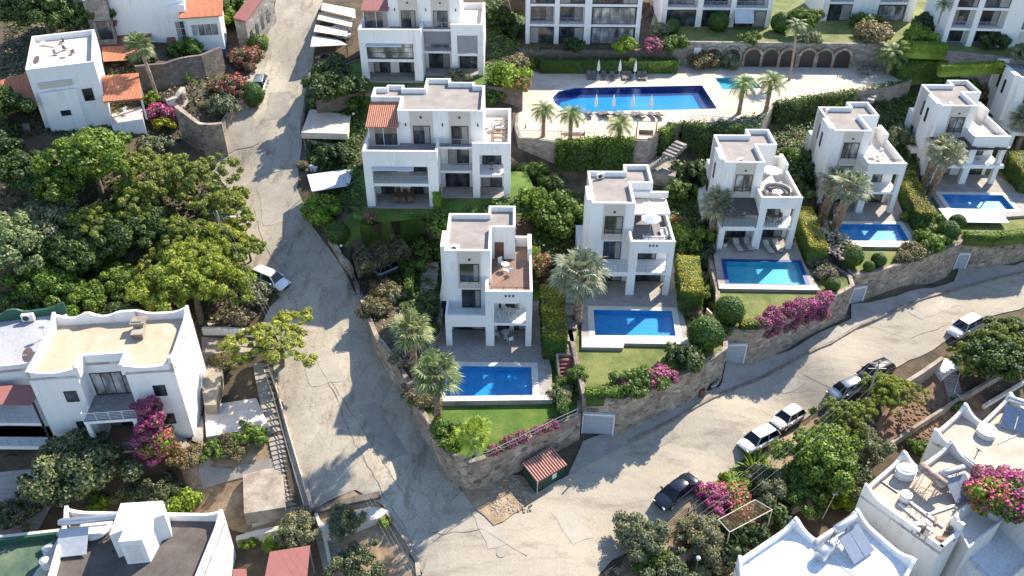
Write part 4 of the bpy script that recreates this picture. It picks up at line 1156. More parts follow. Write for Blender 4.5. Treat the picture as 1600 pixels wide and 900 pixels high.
b = MB(); b.add([(-16.5, -2.2, 1.2), (-9.2, -2.2, 1.2), (-9.2, 1.5, 2.8), (-16.5, 1.5, 2.8)], [(0, 1, 2, 3)]); b.add([(-7.4, -.1, 1.2), (-5.6, -.1, 1.2), (-5.6, 1.5, 2.1), (-7.4, 1.5, 2.1)], [(0, 1, 2, 3)])
b.add([(-13.9, .3, 4.4), (-13.0, .3, 4.4), (-13.0, 2.5, 5.2), (-13.9, 2.5, 5.2)], [(0, 1, 2, 3)]); b.build('red_canopy', 'redtilewall', G2)
window(G2, (-2.1, 0), 2.5, 3.4, 1.6, n=4, frame='whiteframe', pane='curtain'); window(G2, (-5.3, .9), 1.4, 1.2, 3.0, n=2, frame='whiteframe', cross=2)
window(G2, (-6.6, 1.5), -.6, 1.6, 1.2, n=1, frame='whiteframe')
MB().box(-16.2, -13.5, 0, 1.2, -3, 8).box(-17.5, -16.2, 1, 8, -3, 8).build('stone_front', 'greystone', G2)
window(G2, (-14.8, .0), 2.9, 2.2, 2.4, n=1)
for k in range(3): window(G2, (-17.5, 3+1.6*k), 3, 1.0, 2.4, 'l', 1)

# ---- stone building with pink coping at the street
p0, p1 = at(384,78,18.0), at(421,10,21.5)
C_ = empty('stone_building', (p0.x, p0.y, 17), 0, 'narrow stone building with arched windows and a pink tiled ridge beside the hill street', 'building')
dx, dy = p1.x-p0.x, p1.y-p0.y
w = MB(); pl = [(0, 0), (dx, dy), (dx-4.5, dy+1.6), (-4.0, 1.6)]
vs = [(0, 0, -2), (dx, dy, 0), (dx-1.6, dy+.5, 0), (-1.6, .5, -2), (0, 0, 4.3), (dx, dy, 6.6), (dx-1.6, dy+.5, 6.6), (-1.6, .5, 4.3)]
w.add(vs, [(0, 1, 5, 4), (1, 2, 6, 5), (2, 3, 7, 6), (3, 0, 4, 7), (4, 5, 6, 7)]); w.build('wall', 'greystone', C_)
b = MB(); b.add([(.12, -.1, 4.3), (dx+.12, dy, 6.6), (dx-1.7, dy+.5, 6.9), (-1.7, .5, 4.6), (.12, -.1, 4.5), (dx+.12, dy, 6.8), (dx-1.7, dy+.5, 7.1), (-1.7, .5, 4.8)], [(0, 1, 5, 4), (1, 2, 6, 5), (2, 3, 7, 6), (3, 0, 4, 7), (4, 5, 6, 7)])
b.build('coping', 'redroof', C_)
for k in range(4):
    t = .12+.2*k; L = math.hypot(dx, dy); c = (dx*t+.0, dy*t)
    o = MB(); seg = [(-.35, 0), (.35, 0)] + [(.35*math.cos(a), 1.5+.35*math.sin(a)) for a in [math.pi*i/8 for i in range(9)]]
    o.add([(x, -.05, z) for x, z in seg], [tuple(range(len(seg)))]); oo = o.build('arched_window', 'glass', C_)
    oo.location = (c[0], c[1], .8+2.2*t); oo.rotation_euler = (0, 0, math.atan2(dy, dx))

# ---- upper row behind the communal pool
def facade(label, p, W_, floors, bays, z=None, depth=9, rz=0, mats='white', group='white houses above the communal pool'):
    """bays: list of (x0, x1, [per floor: 'g' glazing, 'r' rail + glazing, 'b' blind, 'w' wall]) behind a frame of piers"""
    r = empty('white_house', p, rz, label, 'house', group)
    fh = 2.95; w = MB(); w.box(0, W_, 1.6, depth, -3, fh*floors+.3)
    xs = [0] + [x for bb in bays for x in bb[:2]] + [W_]
    for i in range(0, len(xs), 2): w.box(xs[i], xs[i+1], 0, 1.6, -1.5, fh*floors)
    for k in range(1, floors+1): w.box(.01, W_-.01, .05, 1.59, fh*k-.35, fh*k-.004)
    w.box(0, W_, 0, .25, fh*floors, fh*floors+.9)
    w.build('wall', mats, r)
    MB().box(-.5, W_+.5, -1.6, 1.6, -.8, -.02).build('patio', 'deckstone', r)
    for x0, x1, fl in bays:
        for k, t in enumerate(fl):
            z = fh*k+.02; c = ((x0+x1)/2, 1.6 if t == 'r' else .25)
            if t == 'w': continue
            window(r, c, z, x1-x0-(.02 if t == 'g' else .4), 2.45, n=max(2, int((x1-x0)/1.3)), pane='curtain' if t == 'c' else 'glass')
            if t == 'r': railing(r, (x0, .12), (x1, .12), z, .9, 'metal', 4)
            if t == 'c': railing(r, (x0, .05), (x1, .05), z, .9, 'metal', 4)
    roof_ring(r, [(0, .25), (W_, .25), (W_, depth), (0, depth)], fh*floors+.3, .6)
    return r
p = at(815,68,ZU1); p2 = at(992,68,ZU1)
facade('white house with tall curtained glazing above the row of grey loungers', (p.x, p.y, ZU1), p2.x-p.x, 3, [(.6, 4.2, 'grg'), (4.9, 8.6, 'grg'), (9.6, 16.2, 'ccg')])
p = at(1025,38,ZU2); p2 = at(1196,38,ZU2)
facade('white house with a lowered grey awning above the stone arches', (p.x, p.y, ZU2), p2.x-p.x, 2, [(.8, 5.3, 'gr'), (6.2, 10.4, 'gr'), (11.2, 16.0, 'gr')])
AW = MB(); AW.add([(0, 0, 0), (2.9, 0, 0), (2.9, -1.5, -1.6), (0, -1.5, -1.6)], [(0, 3, 2, 1)]); AW.add([(0, 0, .05), (2.9, 0, .05), (2.9, -1.5, -1.55), (0, -1.5, -1.55)], [(0, 1, 2, 3)])
o = AW.build('awning', 'canopywhite', [c for c in bpy.data.objects if c.get('label', '').startswith('white house with a lowered')][0]); o.location = (11.0, -.05, 2.7)
p = at(1275,25,ZU2); p2 = at(1415,22,ZU2)
facade('white house partly hidden by trees at the top, right of the yellow-topped shrub', (p.x, p.y, ZU2), p2.x-p.x, 2, [(.9, 4.6, 'gr'), (8.6, 13.0, 'cr')])
p = at(1462,64,16.2); p2 = at(1640,76,16.2)
facade('long white house at the top right with glass balcony rails', (p.x, p.y, 16.2), 19, 3, [(.7, 3.6, 'rrg'), (4.4, 8.0, 'rrg'), (10.6, 15.2, 'wcg'), (15.8, 18.6, 'wcg')], rz=R(-3))
# sixth villa, cut by the right edge
p = at(1600, 235, 6.5)
villa('white villa cut off by the right edge of the photo, behind a palm', Vector((p.x-2.0, p.y+2, 6.5)), bright=True, balcony='rail')

# ---- houses below the road, bottom right (turned about 38 degrees)
def lowhouse(name, label, pts, z, base, roofm, wallm, horns, h=.7, horn=.9):
    P_ = [at(x, y, z) for x, y in pts]
    r = empty(name, (P_[0].x, P_[0].y, base), 0, label, 'house')
    lp = [(p.x-P_[0].x, p.y-P_[0].y) for p in P_]
    if area(lp) < 0: lp = lp[::-1]; horns = [(b_, a_) for a_, b_ in horns[::-1][1:] + horns[::-1][:1]]
    zz = z-base-h
    MB().prism(lp, -2, zz).build('wall', wallm, r)
    MB().sheet([inset(lp, .1)], zz+.03).build('roof', roofm, r)
    b = MB()
    for i in range(len(lp)):
        e = horns[i]
        horned(b, lp[i], lp[(i+1) % len(lp)], zz, h, horn, ends=e)
    b.build('parapet', wallm, r)
    return r
J_ = lowhouse('white_house', 'house at the bottom with a bright white roof, solar panel and water tank', [(1158,870),(1247,808),(1281,834),(1342,793),(1436,872),(1400,940),(1330,965),(1180,965)], 3.0, -4.5, 'roofwhite', 'white',
     [(0,1),(1,0),(0,1),(1,1),(1,0),(0,0),(0,0),(0,1)], .6, .7)
K_ = lowhouse('white_house', 'weathered white house with beige roof terrace crowded with water tanks', [(1352,757),(1413,703),(1440,719),(1487,684),(1560,735),(1526,773),(1496,802),(1510,818),(1479,845)], 3.6, -4.5, 'rooftan', 'oldwhite',
     [(0,1),(1,0),(0,1),(1,0),(0,0),(0,0),(1,1),(0,0),(0,1)], .6, .8)
K2 = lowhouse('white_house', 'white house with a wide cream roof at the right edge, below the road', [(1459,670),(1507,627),(1538,647),(1577,609),(1660,655),(1660,830),(1565,740),(1489,684)], 3.7, -4.5, 'rooftan', 'oldwhite',
     [(1,1),(1,0),(0,1),(1,0),(0,0),(0,0),(0,0),(0,1)], .6, .8)
tr = [at(*p, -.3) for p in ((1500,850),(1567,800),(1640,850),(1560,915))]
K3 = empty('roof_terrace', (tr[0].x, tr[0].y, -4.5), 0, 'lower white terrace dappled with leaf shade beside the magenta bougainvillea', 'terrace')
lp = [rel(K3, p) for p in tr]
MB().prism(lp, -2, 4.2).build('slab', 'roofwhite', K3); MB().ring(lp, .15, 4.2, 4.6).build('parapet', 'oldwhite', K3)
for i in range(4): railing(K3, lp[i], lp[(i+1) % 4], 4.5, .7, 'metal', 2)
tr = [at(*p, 2.6) for p in ((1497,803),(1530,773),(1572,800),(1520,845))]
K4 = empty('balcony_annex', (tr[0].x, tr[0].y, -4.5), 0, 'white balcony annex under the bougainvillea at the corner of the weathered house', 'annex')
lp = [rel(K4, p) for p in tr]
MB().prism(lp, -2, 6.6).build('wall', 'oldwhite', K4); MB().ring(lp, .15, 6.6, 7.1).build('parapet', 'oldwhite', K4)
# ================================================================ VEGETATION
rng = np.random.default_rng(11)
def unit(v):
    return v / np.maximum(np.linalg.norm(v, axis=1, keepdims=True), 1e-6)
def leaf_mesh(name, C, N, size, mats, mi=None, core=None, core_mi=0, aspect=1.5, bend=.25):
    """many small leaf clusters: one bent quad each, at C facing N"""
    n = len(C); N = unit(N)
    r = unit(rng.normal(size=(n, 3)))
    U = unit(np.cross(N, r)); V = np.cross(N, U)
    s = size * rng.uniform(.6, 1.35, (n, 1))
    a = C - U*s*.5*aspect; c = C + U*s*.5*aspect
    b = C - V*s*.5 - N*s*bend; d = C + V*s*.5 - N*s*bend
    vs = np.stack([a, b, c, d], 1).reshape(-1, 3)
    nb = 0; extra_f = []
    me = bpy.data.meshes.new(name)
    cv, cf = ([], []) if core is None else (core.v, core.f)
    tot_v = len(vs) + len(cv)
    me.vertices.add(tot_v)
    co = np.concatenate([vs.ravel(), np.array(cv, float).ravel()]) if len(cv) else vs.ravel()
    me.vertices.foreach_set('co', co)
    loops = list(range(4*n)); starts = list(range(0, 4*n, 4)); 
    off = 4*n
    for f in cf:
        starts.append(len(loops)); loops += [off + i for i in f]
    me.loops.add(len(loops)); me.loops.foreach_set('vertex_index', loops)
    me.polygons.add(len(starts)); me.polygons.foreach_set('loop_start', starts)
    tots = [4]*n + [len(f) for f in cf]
    me.polygons.foreach_set('loop_total', tots)
    m = np.zeros(n, int) if mi is None else mi
    me.polygons.foreach_set('material_index', list(map(int, m)) + [core_mi]*len(cf))
    me.update(calc_edges=True)
    for x in (mats if isinstance(mats, (list, tuple)) else [mats]): me.materials.append(M[x])
    o = bpy.data.objects.new(name, me); COL.objects.link(o)
    return o
def clump_pts(clumps, n, spread=.28, updown=.25):
    cl = np.array(clumps, float); w = (cl[:, 3]*cl[:, 4]) ; w = w/w.sum()
    k = rng.choice(len(cl), n, p=w)
    d = unit(rng.normal(size=(n, 3))); 
    rr = 1 - np.abs(rng.normal(0, spread, (n, 1))); rr = np.clip(rr, .35, 1.1)
    C = cl[k, :3] + d*cl[k, 3:6]*rr
    N = unit(d + rng.normal(size=(n, 3))*.55 + np.array([0, 0, updown]))
    return C, N
def crown_clumps(R_, H_, n, r0, r1, z0, flat=.8, seed=1, lobes=.35):
    rd = random.Random(seed); out = []
    ph = rd.uniform(0, 6)
    for i in range(n):
        t = 2.39996*i + rd.uniform(-.3, .3); q = math.sqrt((i+.5)/n)
        rad = R_*q*(1 + lobes*math.sin(3*t+ph)*.5)*rd.uniform(.8, 1.05)
        z = z0 + H_*(math.sqrt(max(0, 1-q*q*.85)))*rd.uniform(.75, 1.05)
        r = rd.uniform(r0, r1)
        out.append((rad*math.cos(t), rad*math.sin(t), z, r, r, r*flat))
        if q > .5 and rd.random() < .6:
            out.append((rad*.85*math.cos(t+.3), rad*.85*math.sin(t+.3), z0 + (z-z0)*.35, r*.8, r*.8, r*.7))
    return out
def trunk_mesh(h, r, clumps, nb=6, bend=.4, seed=1):
    rd = random.Random(seed); b = MB(); bx, by = rd.uniform(-bend, bend), rd.uniform(-bend, bend)
    b.tube([(0, 0, -.6), (bx*.3, by*.3, h*.35), (bx, by, h*.75)], [r*1.25, r, r*.7], 8)
    for c in rd.sample(clumps, min(nb, len(clumps))):
        b.tube([(bx*.6, by*.6, h*.55), ((bx+c[0])*.5, (by+c[1])*.5, (h*.6+c[2])*.5), (c[0]*.9, c[1]*.9, c[2])], [r*.5, r*.33, r*.12], 5)
    return b
def mk_tree(key, name, R_, H_, z0, nclump, r0, r1, nleaf, lsize, mat_, tr=.22, seed=1, flat=.8, core=True, lobes=.35, spread=.25, second=None, asp=1.5):
    def make():
        root = empty(name, (0, 0, 0))
        cl = crown_clumps(R_, H_, nclump, r0, r1, z0, flat, seed, lobes)
        C, N = clump_pts(cl, nleaf, spread)
        cm = MB()
        if core:
            for c in cl: cm.blob(c[:3], (c[3]*.56, c[4]*.56, c[5]*.56), 7, 5, 0, .18)
        mats = [mat_]; mi = None
        if second:
            mats.append(second[0]); mi = (rng.random(nleaf) < second[1]).astype(int)
        o = leaf_mesh('crown', C, N, lsize, mats, mi, cm if core else None, 0, asp); o.parent = root
        trunk_mesh(z0+H_*.4, tr, cl, 7, .4, seed).build('trunk', 'bark', root)
        return root
    return (key, make)
KINDS = dict([
 mk_tree('pine_a', 'pine_tree', 3.7, 2.8, 3.0, 95, .3, .62, 26000, .115, 'pine', .25, 3, .8, True, .5, .42, ('lime', .15), 2.4),
 mk_tree('pine_b', 'pine_tree', 3.3, 3.0, 3.0, 80, .28, .58, 21000, .115, 'pine', .22, 8, .8, True, .9, .45, ('olive', .2), 2.4),
 mk_tree('pine_loose', 'pine_tree', 4.2, 3.4, 2.6, 90, .26, .55, 19000, .115, 'pine', .2, 21, .8, False, 1.0, .5, ('olive', .3), 2.4),
 mk_tree('broad_a', 'leafy_tree', 3.2, 2.4, 2.2, 40, .45, .85, 15000, .17, 'broad', .2, 5, .8, True, .6, .3, ('lime', .12)),
 mk_tree('broad_lime', 'leafy_tree', 3.2, 2.5, 2.4, 42, .42, .85, 15000, .17, 'broad', .2, 15, .8, True, .7, .3, ('lime', .4)),
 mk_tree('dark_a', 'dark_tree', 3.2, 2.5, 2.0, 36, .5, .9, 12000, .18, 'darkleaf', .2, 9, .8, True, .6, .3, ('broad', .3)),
 mk_tree('olive_a', 'olive_tree', 2.0, 1.5, 1.2, 20, .42, .75, 8840, 0.122, 'olive', .13, 4, .8, True, .7, .3),
 mk_tree('olive_b', 'olive_tree', 2.2, 1.3, 1.1, 22, .36, .7, 7820, 0.122, 'olive', .12, 14, .8, False, .9, .35, ('darkleaf', .3)),
 mk_tree('willow_a', 'willow_tree', 3.4, 3.4, 2.2, 44, .5, .85, 17000, .15, 'willow', .25, 6, 1.1, True, .6, .32, ('olive', .2)),
 mk_tree('carob', 'evergreen_tree', 2.9, 2.0, 1.6, 34, .45, .85, 15300, 0.144, 'olive', .2, 17, .8, True, .5, .2, ('darkleaf', .5)),
])
def mk_bush(key, name, R_, H_, ncl, nleaf, ls, mat_, seed=1, second=None, core=True, r=(.25, .5), part='foliage'):
    def make():
        root = empty(name, (0, 0, 0))
        cl = [(c[0], c[1], max(.25, c[2]), c[3], c[4], c[5]) for c in crown_clumps(R_, H_, ncl, r[0], r[1], .15, .85, seed, .5)]
        nleaf_ = int(nleaf*1.4); C, N = clump_pts(cl, nleaf_, .25); C[:, 2] = np.maximum(C[:, 2], .03)
        cm = MB()
        if core:
            for c in cl: cm.blob(c[:3], (c[3]*.62, c[4]*.62, c[5]*.62), 6, 4, 0, .2)
        o = leaf_mesh(part, C, N, ls*.85, [mat_], None, cm if core else None); o.parent = root
        if second:
            C, N = clump_pts(cl, int(nleaf*second[1]), .12, .6); C[:, 2] = np.maximum(C[:, 2]+.05, .05)
            leaf_mesh('blossom', C + unit(N)*.05, N, ls*.85, [second[0]]).parent = root
        return root
    return (key, make)
KINDS.update(dict([
 mk_bush('bush_green', 'bush', 1.0, .8, 12, 1500, .14, 'broad', 2),
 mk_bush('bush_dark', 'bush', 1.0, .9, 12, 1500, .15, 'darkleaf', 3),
 mk_bush('bush_lime', 'bush', 1.0, .8, 12, 1500, .14, 'lime', 4),
 mk_bush('bush_yellow', 'bush', 1.0, .9, 12, 1500, .14, 'yellow', 5),
 mk_bush('bush_olive', 'bush', 1.0, .8, 14, 1500, .13, 'olive', 6),
 mk_bush('bush_rust', 'bush', 1.0, .7, 14, 1500, .12, 'olive', 7, ('rustleaf', .8)),
 mk_bush('bush_dry', 'dry_bush', 1.0, .7, 14, 1500, .12, 'dryleaf', 8, None, False),
 mk_bush('boug_magenta', 'bougainvillea', 1.0, .8, 14, 1300, .13, 'broad', 9, ('magenta', 1.3)),
 mk_bush('boug_pink', 'bougainvillea', 1.0, .8, 14, 1500, .13, 'lime', 10, ('pink', .45)),
 mk_bush('bush_redflower', 'flowering_shrub', 1.0, .9, 14, 1500, .13, 'olive', 11, ('redleaf', .4)),
 mk_bush('flowers_small', 'flowering_shrub', .8, .5, 8, 500, .12, 'broad', 12, ('magenta', 1.0)),
]))
def topiary():
    root = empty('topiary_bush', (0, 0, 0))
    C = unit(rng.normal(size=(3800, 3))); N = C + rng.normal(size=(3800, 3))*.35
    C = C*(rng.normal(.95, .05, (3800, 1)) + .05*np.sin(C[:, :1]*4+1)*np.cos(C[:, 1:2]*5)) * np.array([1, 1, 1.0]) + np.array([0, 0, .95])
    cm = MB().blob((0, 0, .95), (.93, .93, .93), 16, 10, 0, .02)
    leaf_mesh('foliage', C, N, .085, 'hedge', None, cm).parent = root
    return root
KINDS['topiary'] = topiary
def cypress():
    root = empty('cypress_tree', (0, 0, 0))
    n = 4000; t = rng.random(n); a = rng.random(n)*2*np.pi; rad = .75*np.sqrt(np.sin(np.pi*np.clip(t*.9+.08, 0, 1)))*(1-t*.55)
    rad = rad*(1+.18*np.sin(a*3+t*9)); d = np.stack([np.cos(a), np.sin(a), np.zeros(n)], 1)
    C = d*rad[:, None]*rng.normal(.95, .08, (n, 1)); C[:, 2] = .4+t*6.6
    cm = MB()
    for k in range(9): cm.blob((0, 0, .7+k*.72), (.62*(1-k*.075), .62*(1-k*.075), .6), 8, 5, 0, .1)
    leaf_mesh('foliage', C, d+rng.normal(size=(n, 3))*.4+np.array([0, 0, .3]), .17, ['hedge', 'olive'], (rng.random(n) < .25).astype(int), cm).parent = root
    MB().tube([(0, 0, -.5), (0, 0, .9)], [.12, .1], 6).build('trunk', 'bark', root)
    return root
KINDS['cypress'] = cypress
def fan_palm(h, mat_, nf=44, R_=1.5, skirt=True, seed=1, lean=0.0, tr=.27):
    def make():
        rd = random.Random(seed); root = empty('fan_palm', (0, 0, 0))
        b = MB(); n = 16; pts = []; rs = []
        for i in range(n+1):
            t = i/n; pts.append((lean*t*t, 0, h*t-.4*(1-t))); rs.append(tr*(1.35-.35*min(1, t*5))*(1.0+(.28*t if skirt else -.15*t)))
        seg = 12; vs = []
        for p, r in zip(pts, rs):
            for k in range(seg):
                a = 2*math.pi*k/seg; q = r*(1+rd.uniform(-.1, .16))
                vs.append((p[0]+q*math.cos(a), p[1]+q*math.sin(a), p[2]))
        b.add(vs, [(i*seg+k, i*seg+(k+1) % seg, (i+1)*seg+(k+1) % seg, (i+1)*seg+k) for i in range(n) for k in range(seg)], 0, False)
        if skirt:                                   # cut frond stubs sticking out of the trunk
            for i in range(170):
                t = rd.random(); a = rd.uniform(0, 6.28); z = h*t; x = lean*t*t; r = tr*(1+.28*t)
                u = Vector((math.cos(a), math.sin(a), 0)); w_ = Vector((-u.y, u.x, 0))*.07
                p = Vector((x, 0, z)) + u*r*.85; q = p + u*.2 + Vector((0, 0, .16))
                b.add([p-w_, p+w_, q+w_*.7, q-w_*.7], [(0, 1, 2, 3)])
        b.build('trunk', 'palmbark' if skirt else 'smoothpalm', root)
        c = MB(); top = Vector((lean, 0, h))
        for i in range(nf):
            a = 2.39996*i; el = R(82 - 118*(i/nf)**.85) + rd.uniform(-.12, .12)
            u = Vector((math.cos(a)*math.cos(el), math.sin(a)*math.cos(el), math.sin(el)))
            side = Vector((-math.sin(a), math.cos(a), rd.uniform(-.35, .35))).normalized(); L = R_*rd.uniform(.36, .74)
            e = top + u*L + Vector((0, 0, -.04))
            c.tube([top + u*.1, e], [.03, .02], 3, 0, False, False)
            nb = 15; S_ = R_*rd.uniform(.42, .68); nrm = u.cross(side)
            for k in range(nb):
                t = (k/(nb-1)-.5)*2; g = t*R(100)
                d = (u*math.cos(g) + side*math.sin(g)).normalized()
                ln = S_*(1-.25*abs(t))*rd.uniform(.85, 1.08); pw_ = d.cross(nrm).normalized()*S_*.06
                m_ = e + d*ln*.62 + Vector((0, 0, -.03)); tip = e + d*ln + Vector((0, 0, -.28*ln*rd.uniform(.5, 1.4)))
                c.add([e, m_-pw_, tip, m_+pw_], [(0, 1, 2, 3)])
        c.build('fronds', mat_, root)
        if skirt:
            s = MB()
            for i in range(34):
                a = rd.uniform(0, 6.28); u = Vector((math.cos(a), math.sin(a), 0)); w_ = Vector((-u.y, u.x, 0))*rd.uniform(.08, .2)
                p = top + Vector((0, 0, -.1)) + u*.2; q = p + u*rd.uniform(.25, .6) + Vector((0, 0, -rd.uniform(.6, 1.3)))
                s.add([p, q-w_, q+Vector((0, 0, -.25)), q+w_], [(0, 1, 2, 3)])
            s.build('dead_fronds', 'dryleaf', root)
        return root
    return make
KINDS['fan_tall'] = fan_palm(5.6, 'palm', 36, 2.1, True, 3)
KINDS['fan_grey'] = fan_palm(5.6, 'palmdry', 44, 2.5, True, 5, tr=.34)
KINDS['fan_lean'] = fan_palm(6.3, 'palmdry', 38, 2.2, True, 6, -.8, tr=.42)
KINDS['fan_small'] = fan_palm(2.4, 'lime', 26, 1.4, False, 7, tr=.13)
KINDS['fan_slim'] = fan_palm(6.5, 'palm', 40, 1.6, False, 9, .5, tr=.2)
def date_palm(h, nf=34, R_=2.4, seed=1, mat_='datepalm', tr=.26, smooth=False, lean=0):
    def make():
        rd = random.Random(seed); root = empty('date_palm', (0, 0, 0)); b = MB(); seg = 10; n = 14; vs = []
        for i in range(n+1):
            t = i/n; r = tr*(1.3-.3*min(1, t*4))*(1+.15*(i % 2))
            for k in range(seg):
                a = 2*math.pi*k/seg; vs.append((lean*t*t+r*math.cos(a), r*math.sin(a), h*t-.3*(1-t)))
        b.add(vs, [(i*seg+k, i*seg+(k+1) % seg, (i+1)*seg+(k+1) % seg, (i+1)*seg+k) for i in range(n) for k in range(seg)])
        b.blob((lean, 0, h-.1), (tr*1.3, tr*1.3, .4), 8, 5); b.build('trunk', 'smoothpalm' if smooth else 'palmbark', root)
        c = MB(); top = Vector((lean, 0, h))
        for i in range(nf):
            a = 2.39996*i; el = R(78 - 80*(i/nf)); L = R_*rd.uniform(.85, 1.1); p = top.copy(); steps = 9
            u0 = Vector((math.cos(a), math.sin(a), 0)); side = Vector((-u0.y, u0.x, 0)); last = p
            for s in range(steps):
                e2 = el - s*R(11); d = u0*math.cos(e2) + Vector((0, 0, math.sin(e2))); q = last + d*(L/steps)
                for t in (.0, .5):
                    o = last.lerp(q, t); ll = .48*math.sin(math.pi*min(.97, (s+t+.9)/(steps+1)))*R_/2.4 + .1
                    for sg in (-1, 1):
                        tip = o + side*sg*ll + d*ll*.7 + Vector((0, 0, -.12))
                        w_ = d*.05
                        c.add([o-w_, o+w_, tip], [(0, 1, 2)])
                c.add([last-side*.02, last+side*.02, q+side*.015, q-side*.015], [(0, 1, 2, 3)])
                last = q
        c.build('fronds', mat_, root)
        return root
    return make
KINDS['date_a'] = date_palm(2.2, 36, 2.5, 2)
KINDS['date_tall'] = date_palm(3.6, 32, 2.2, 4, tr=.24)
KINDS['date_slim'] = date_palm(7.5, 26, 1.9, 5, 'palm', .16, True, .8)
def agave():
    root = empty('spiky_plant', (0, 0, 0)); c = MB(); rd = random.Random(2)
    for i in range(70):
        a = rd.uniform(0, 6.28); el = rd.uniform(.25, 1.35); u = Vector((math.cos(a)*math.cos(el), math.sin(a)*math.cos(el), math.sin(el)))
        s = Vector((-math.sin(a), math.cos(a), 0))*.045; L = rd.uniform(.8, 1.2); m_ = u*L*.55; t = u*L + Vector((0, 0, -.25*math.cos(el)))
        c.add([(0, 0, 0), m_-s, t, m_+s], [(0, 1, 2, 3)])
    c.build('leaves', 'lime', root)
    return root
KINDS['agave'] = agave

def plant(kind, px, py, h, sc, label, cat=None, group=None, rz=None, z=None, f=None):
    p = gnd(px, py, h, f)
    c = {'t': 'tree', 'b': 'bush', 'p': 'palm'}
    cat = cat or ('palm' if ('fan' in kind or 'date' in kind) else 'bush' if ('bush' in kind or kind in ('topiary', 'flowers_small')) else
                  'bougainvillea' if 'boug' in kind else 'plant' if kind == 'agave' else 'tree')
    return proto_copy(kind, KINDS[kind], (p.x, p.y, p.z if z is None else z), random.uniform(0, 6.28) if rz is None else rz, sc, label, cat, group)
def hedge(pts, w, h, label, mat_='hedge', topm=None, z=None, px=True, wpts=None, name='hedge', dens=135, ls=.11, topband=.35, jag=.06):
    P_ = [] if wpts else [Vector(gnd(x, y)) if px else Vector((x, y, S(x, y))) for x, y in pts] if z is None else [at(x, y, z) for x, y in pts]
    if wpts: P_ = [Vector(q) for q in wpts]
    o0 = P_[0]; root = empty(name, o0, 0, label, 'hedge')
    Cs, Ns = [], []; cm = MB()
    for a, b in zip(P_, P_[1:]):
        d = (b-a).normalized() if (b-a).length > .01 else Vector((1, 0, 0)); L = math.hypot(b.x-a.x, b.y-a.y); nn = Vector((-d.y, d.x, 0)).normalized(); dh = Vector((d.x, d.y, 0)).normalized()
        A_ = 2*(L*h) + L*w + 2*w*h; n = int(A_*dens)
        for _ in range(n):
            q = random.random()*A_
            t = random.random(); zz = random.random()*h; s = random.uniform(-.5, .5)*w
            base = a.lerp(b, t) - o0
            if q < 2*L*h: sg = 1 if q < L*h else -1; c = base + nn*sg*w/2 + Vector((0, 0, zz)); nr = nn*sg
            elif q < 2*L*h + L*w: c = base + nn*s + Vector((0, 0, h)); nr = Vector((0, 0, 1))
            else:
                e = 0 if q < 2*L*h+L*w+w*h else 1; c = (b if e else a) - o0 + nn*s + Vector((0, 0, zz)); nr = dh*(1 if e else -1)
            Cs.append(tuple(c)); Ns.append(tuple(nr))
        k = .05; m0, m1 = a-o0+dh*k, b-o0-dh*k
        vs = [m0-nn*(w/2-k), m0+nn*(w/2-k), m1+nn*(w/2-k), m1-nn*(w/2-k)]
        cm.add([(v.x, v.y, v.z-.8) for v in vs] + [(v.x, v.y, v.z+h-k) for v in vs], [(0, 1, 5, 4), (1, 2, 6, 5), (2, 3, 7, 6), (3, 0, 4, 7), (4, 5, 6, 7)])
    C = np.array(Cs); N = np.array(Ns) + rng.normal(size=(len(Cs), 3))*.45
    C += rng.normal(size=C.shape)*jag
    mi = None; mats = [mat_]
    if topm:
        mats.append(topm)
        wv = np.sin(C[:, 0]*2.3+1)+np.sin(C[:, 1]*1.9)+np.sin(C[:, 0]*.7+C[:, 1]*3.1)
        mi = ((C[:, 2] > h - topband - .25*wv) & (rng.random(len(C)) < .8)).astype(int)
    leaf_mesh('foliage', C, N, ls, mats, mi, cm).parent = root
    return root
def undergrowth(name, polys, dens, mat_, hmin=.1, hmax=.7, ls=.22, surf=None, mats=None):
    """ground cover spread over pixel outlines"""
    Cs, Ns = [], []
    f = surf or S
    for poly in polys:
        w = [tuple(gnd(x, y, 0, f))[:2] for x, y in poly]
        xs = [p[0] for p in w]; ys = [p[1] for p in w]; n = int(abs(area(w))*dens)
        k = 0
        while k < n:
            x, y = random.uniform(min(xs), max(xs)), random.uniform(min(ys), max(ys))
            if not inside(x, y, w): 
                if random.random() < .02: k += 1
                continue
            k += 1
            hm = hmax*(.35+.65*abs(math.sin(x*1.3+math.sin(y*.9)*2)*math.cos(y*1.1+math.sin(x*.7)*1.7)))
            Cs.append((x, y, f(x, y) + random.uniform(hmin, max(hmin+.02, hm)))); Ns.append((random.uniform(-.6, .6), random.uniform(-.6, .6)-.1, 1))
    o = leaf_mesh(name, np.array(Cs), np.array(Ns), ls, mats or [mat_], None if not mats else (rng.random(len(Cs)) < .3).astype(int))
    return tag(o, kind='stuff')

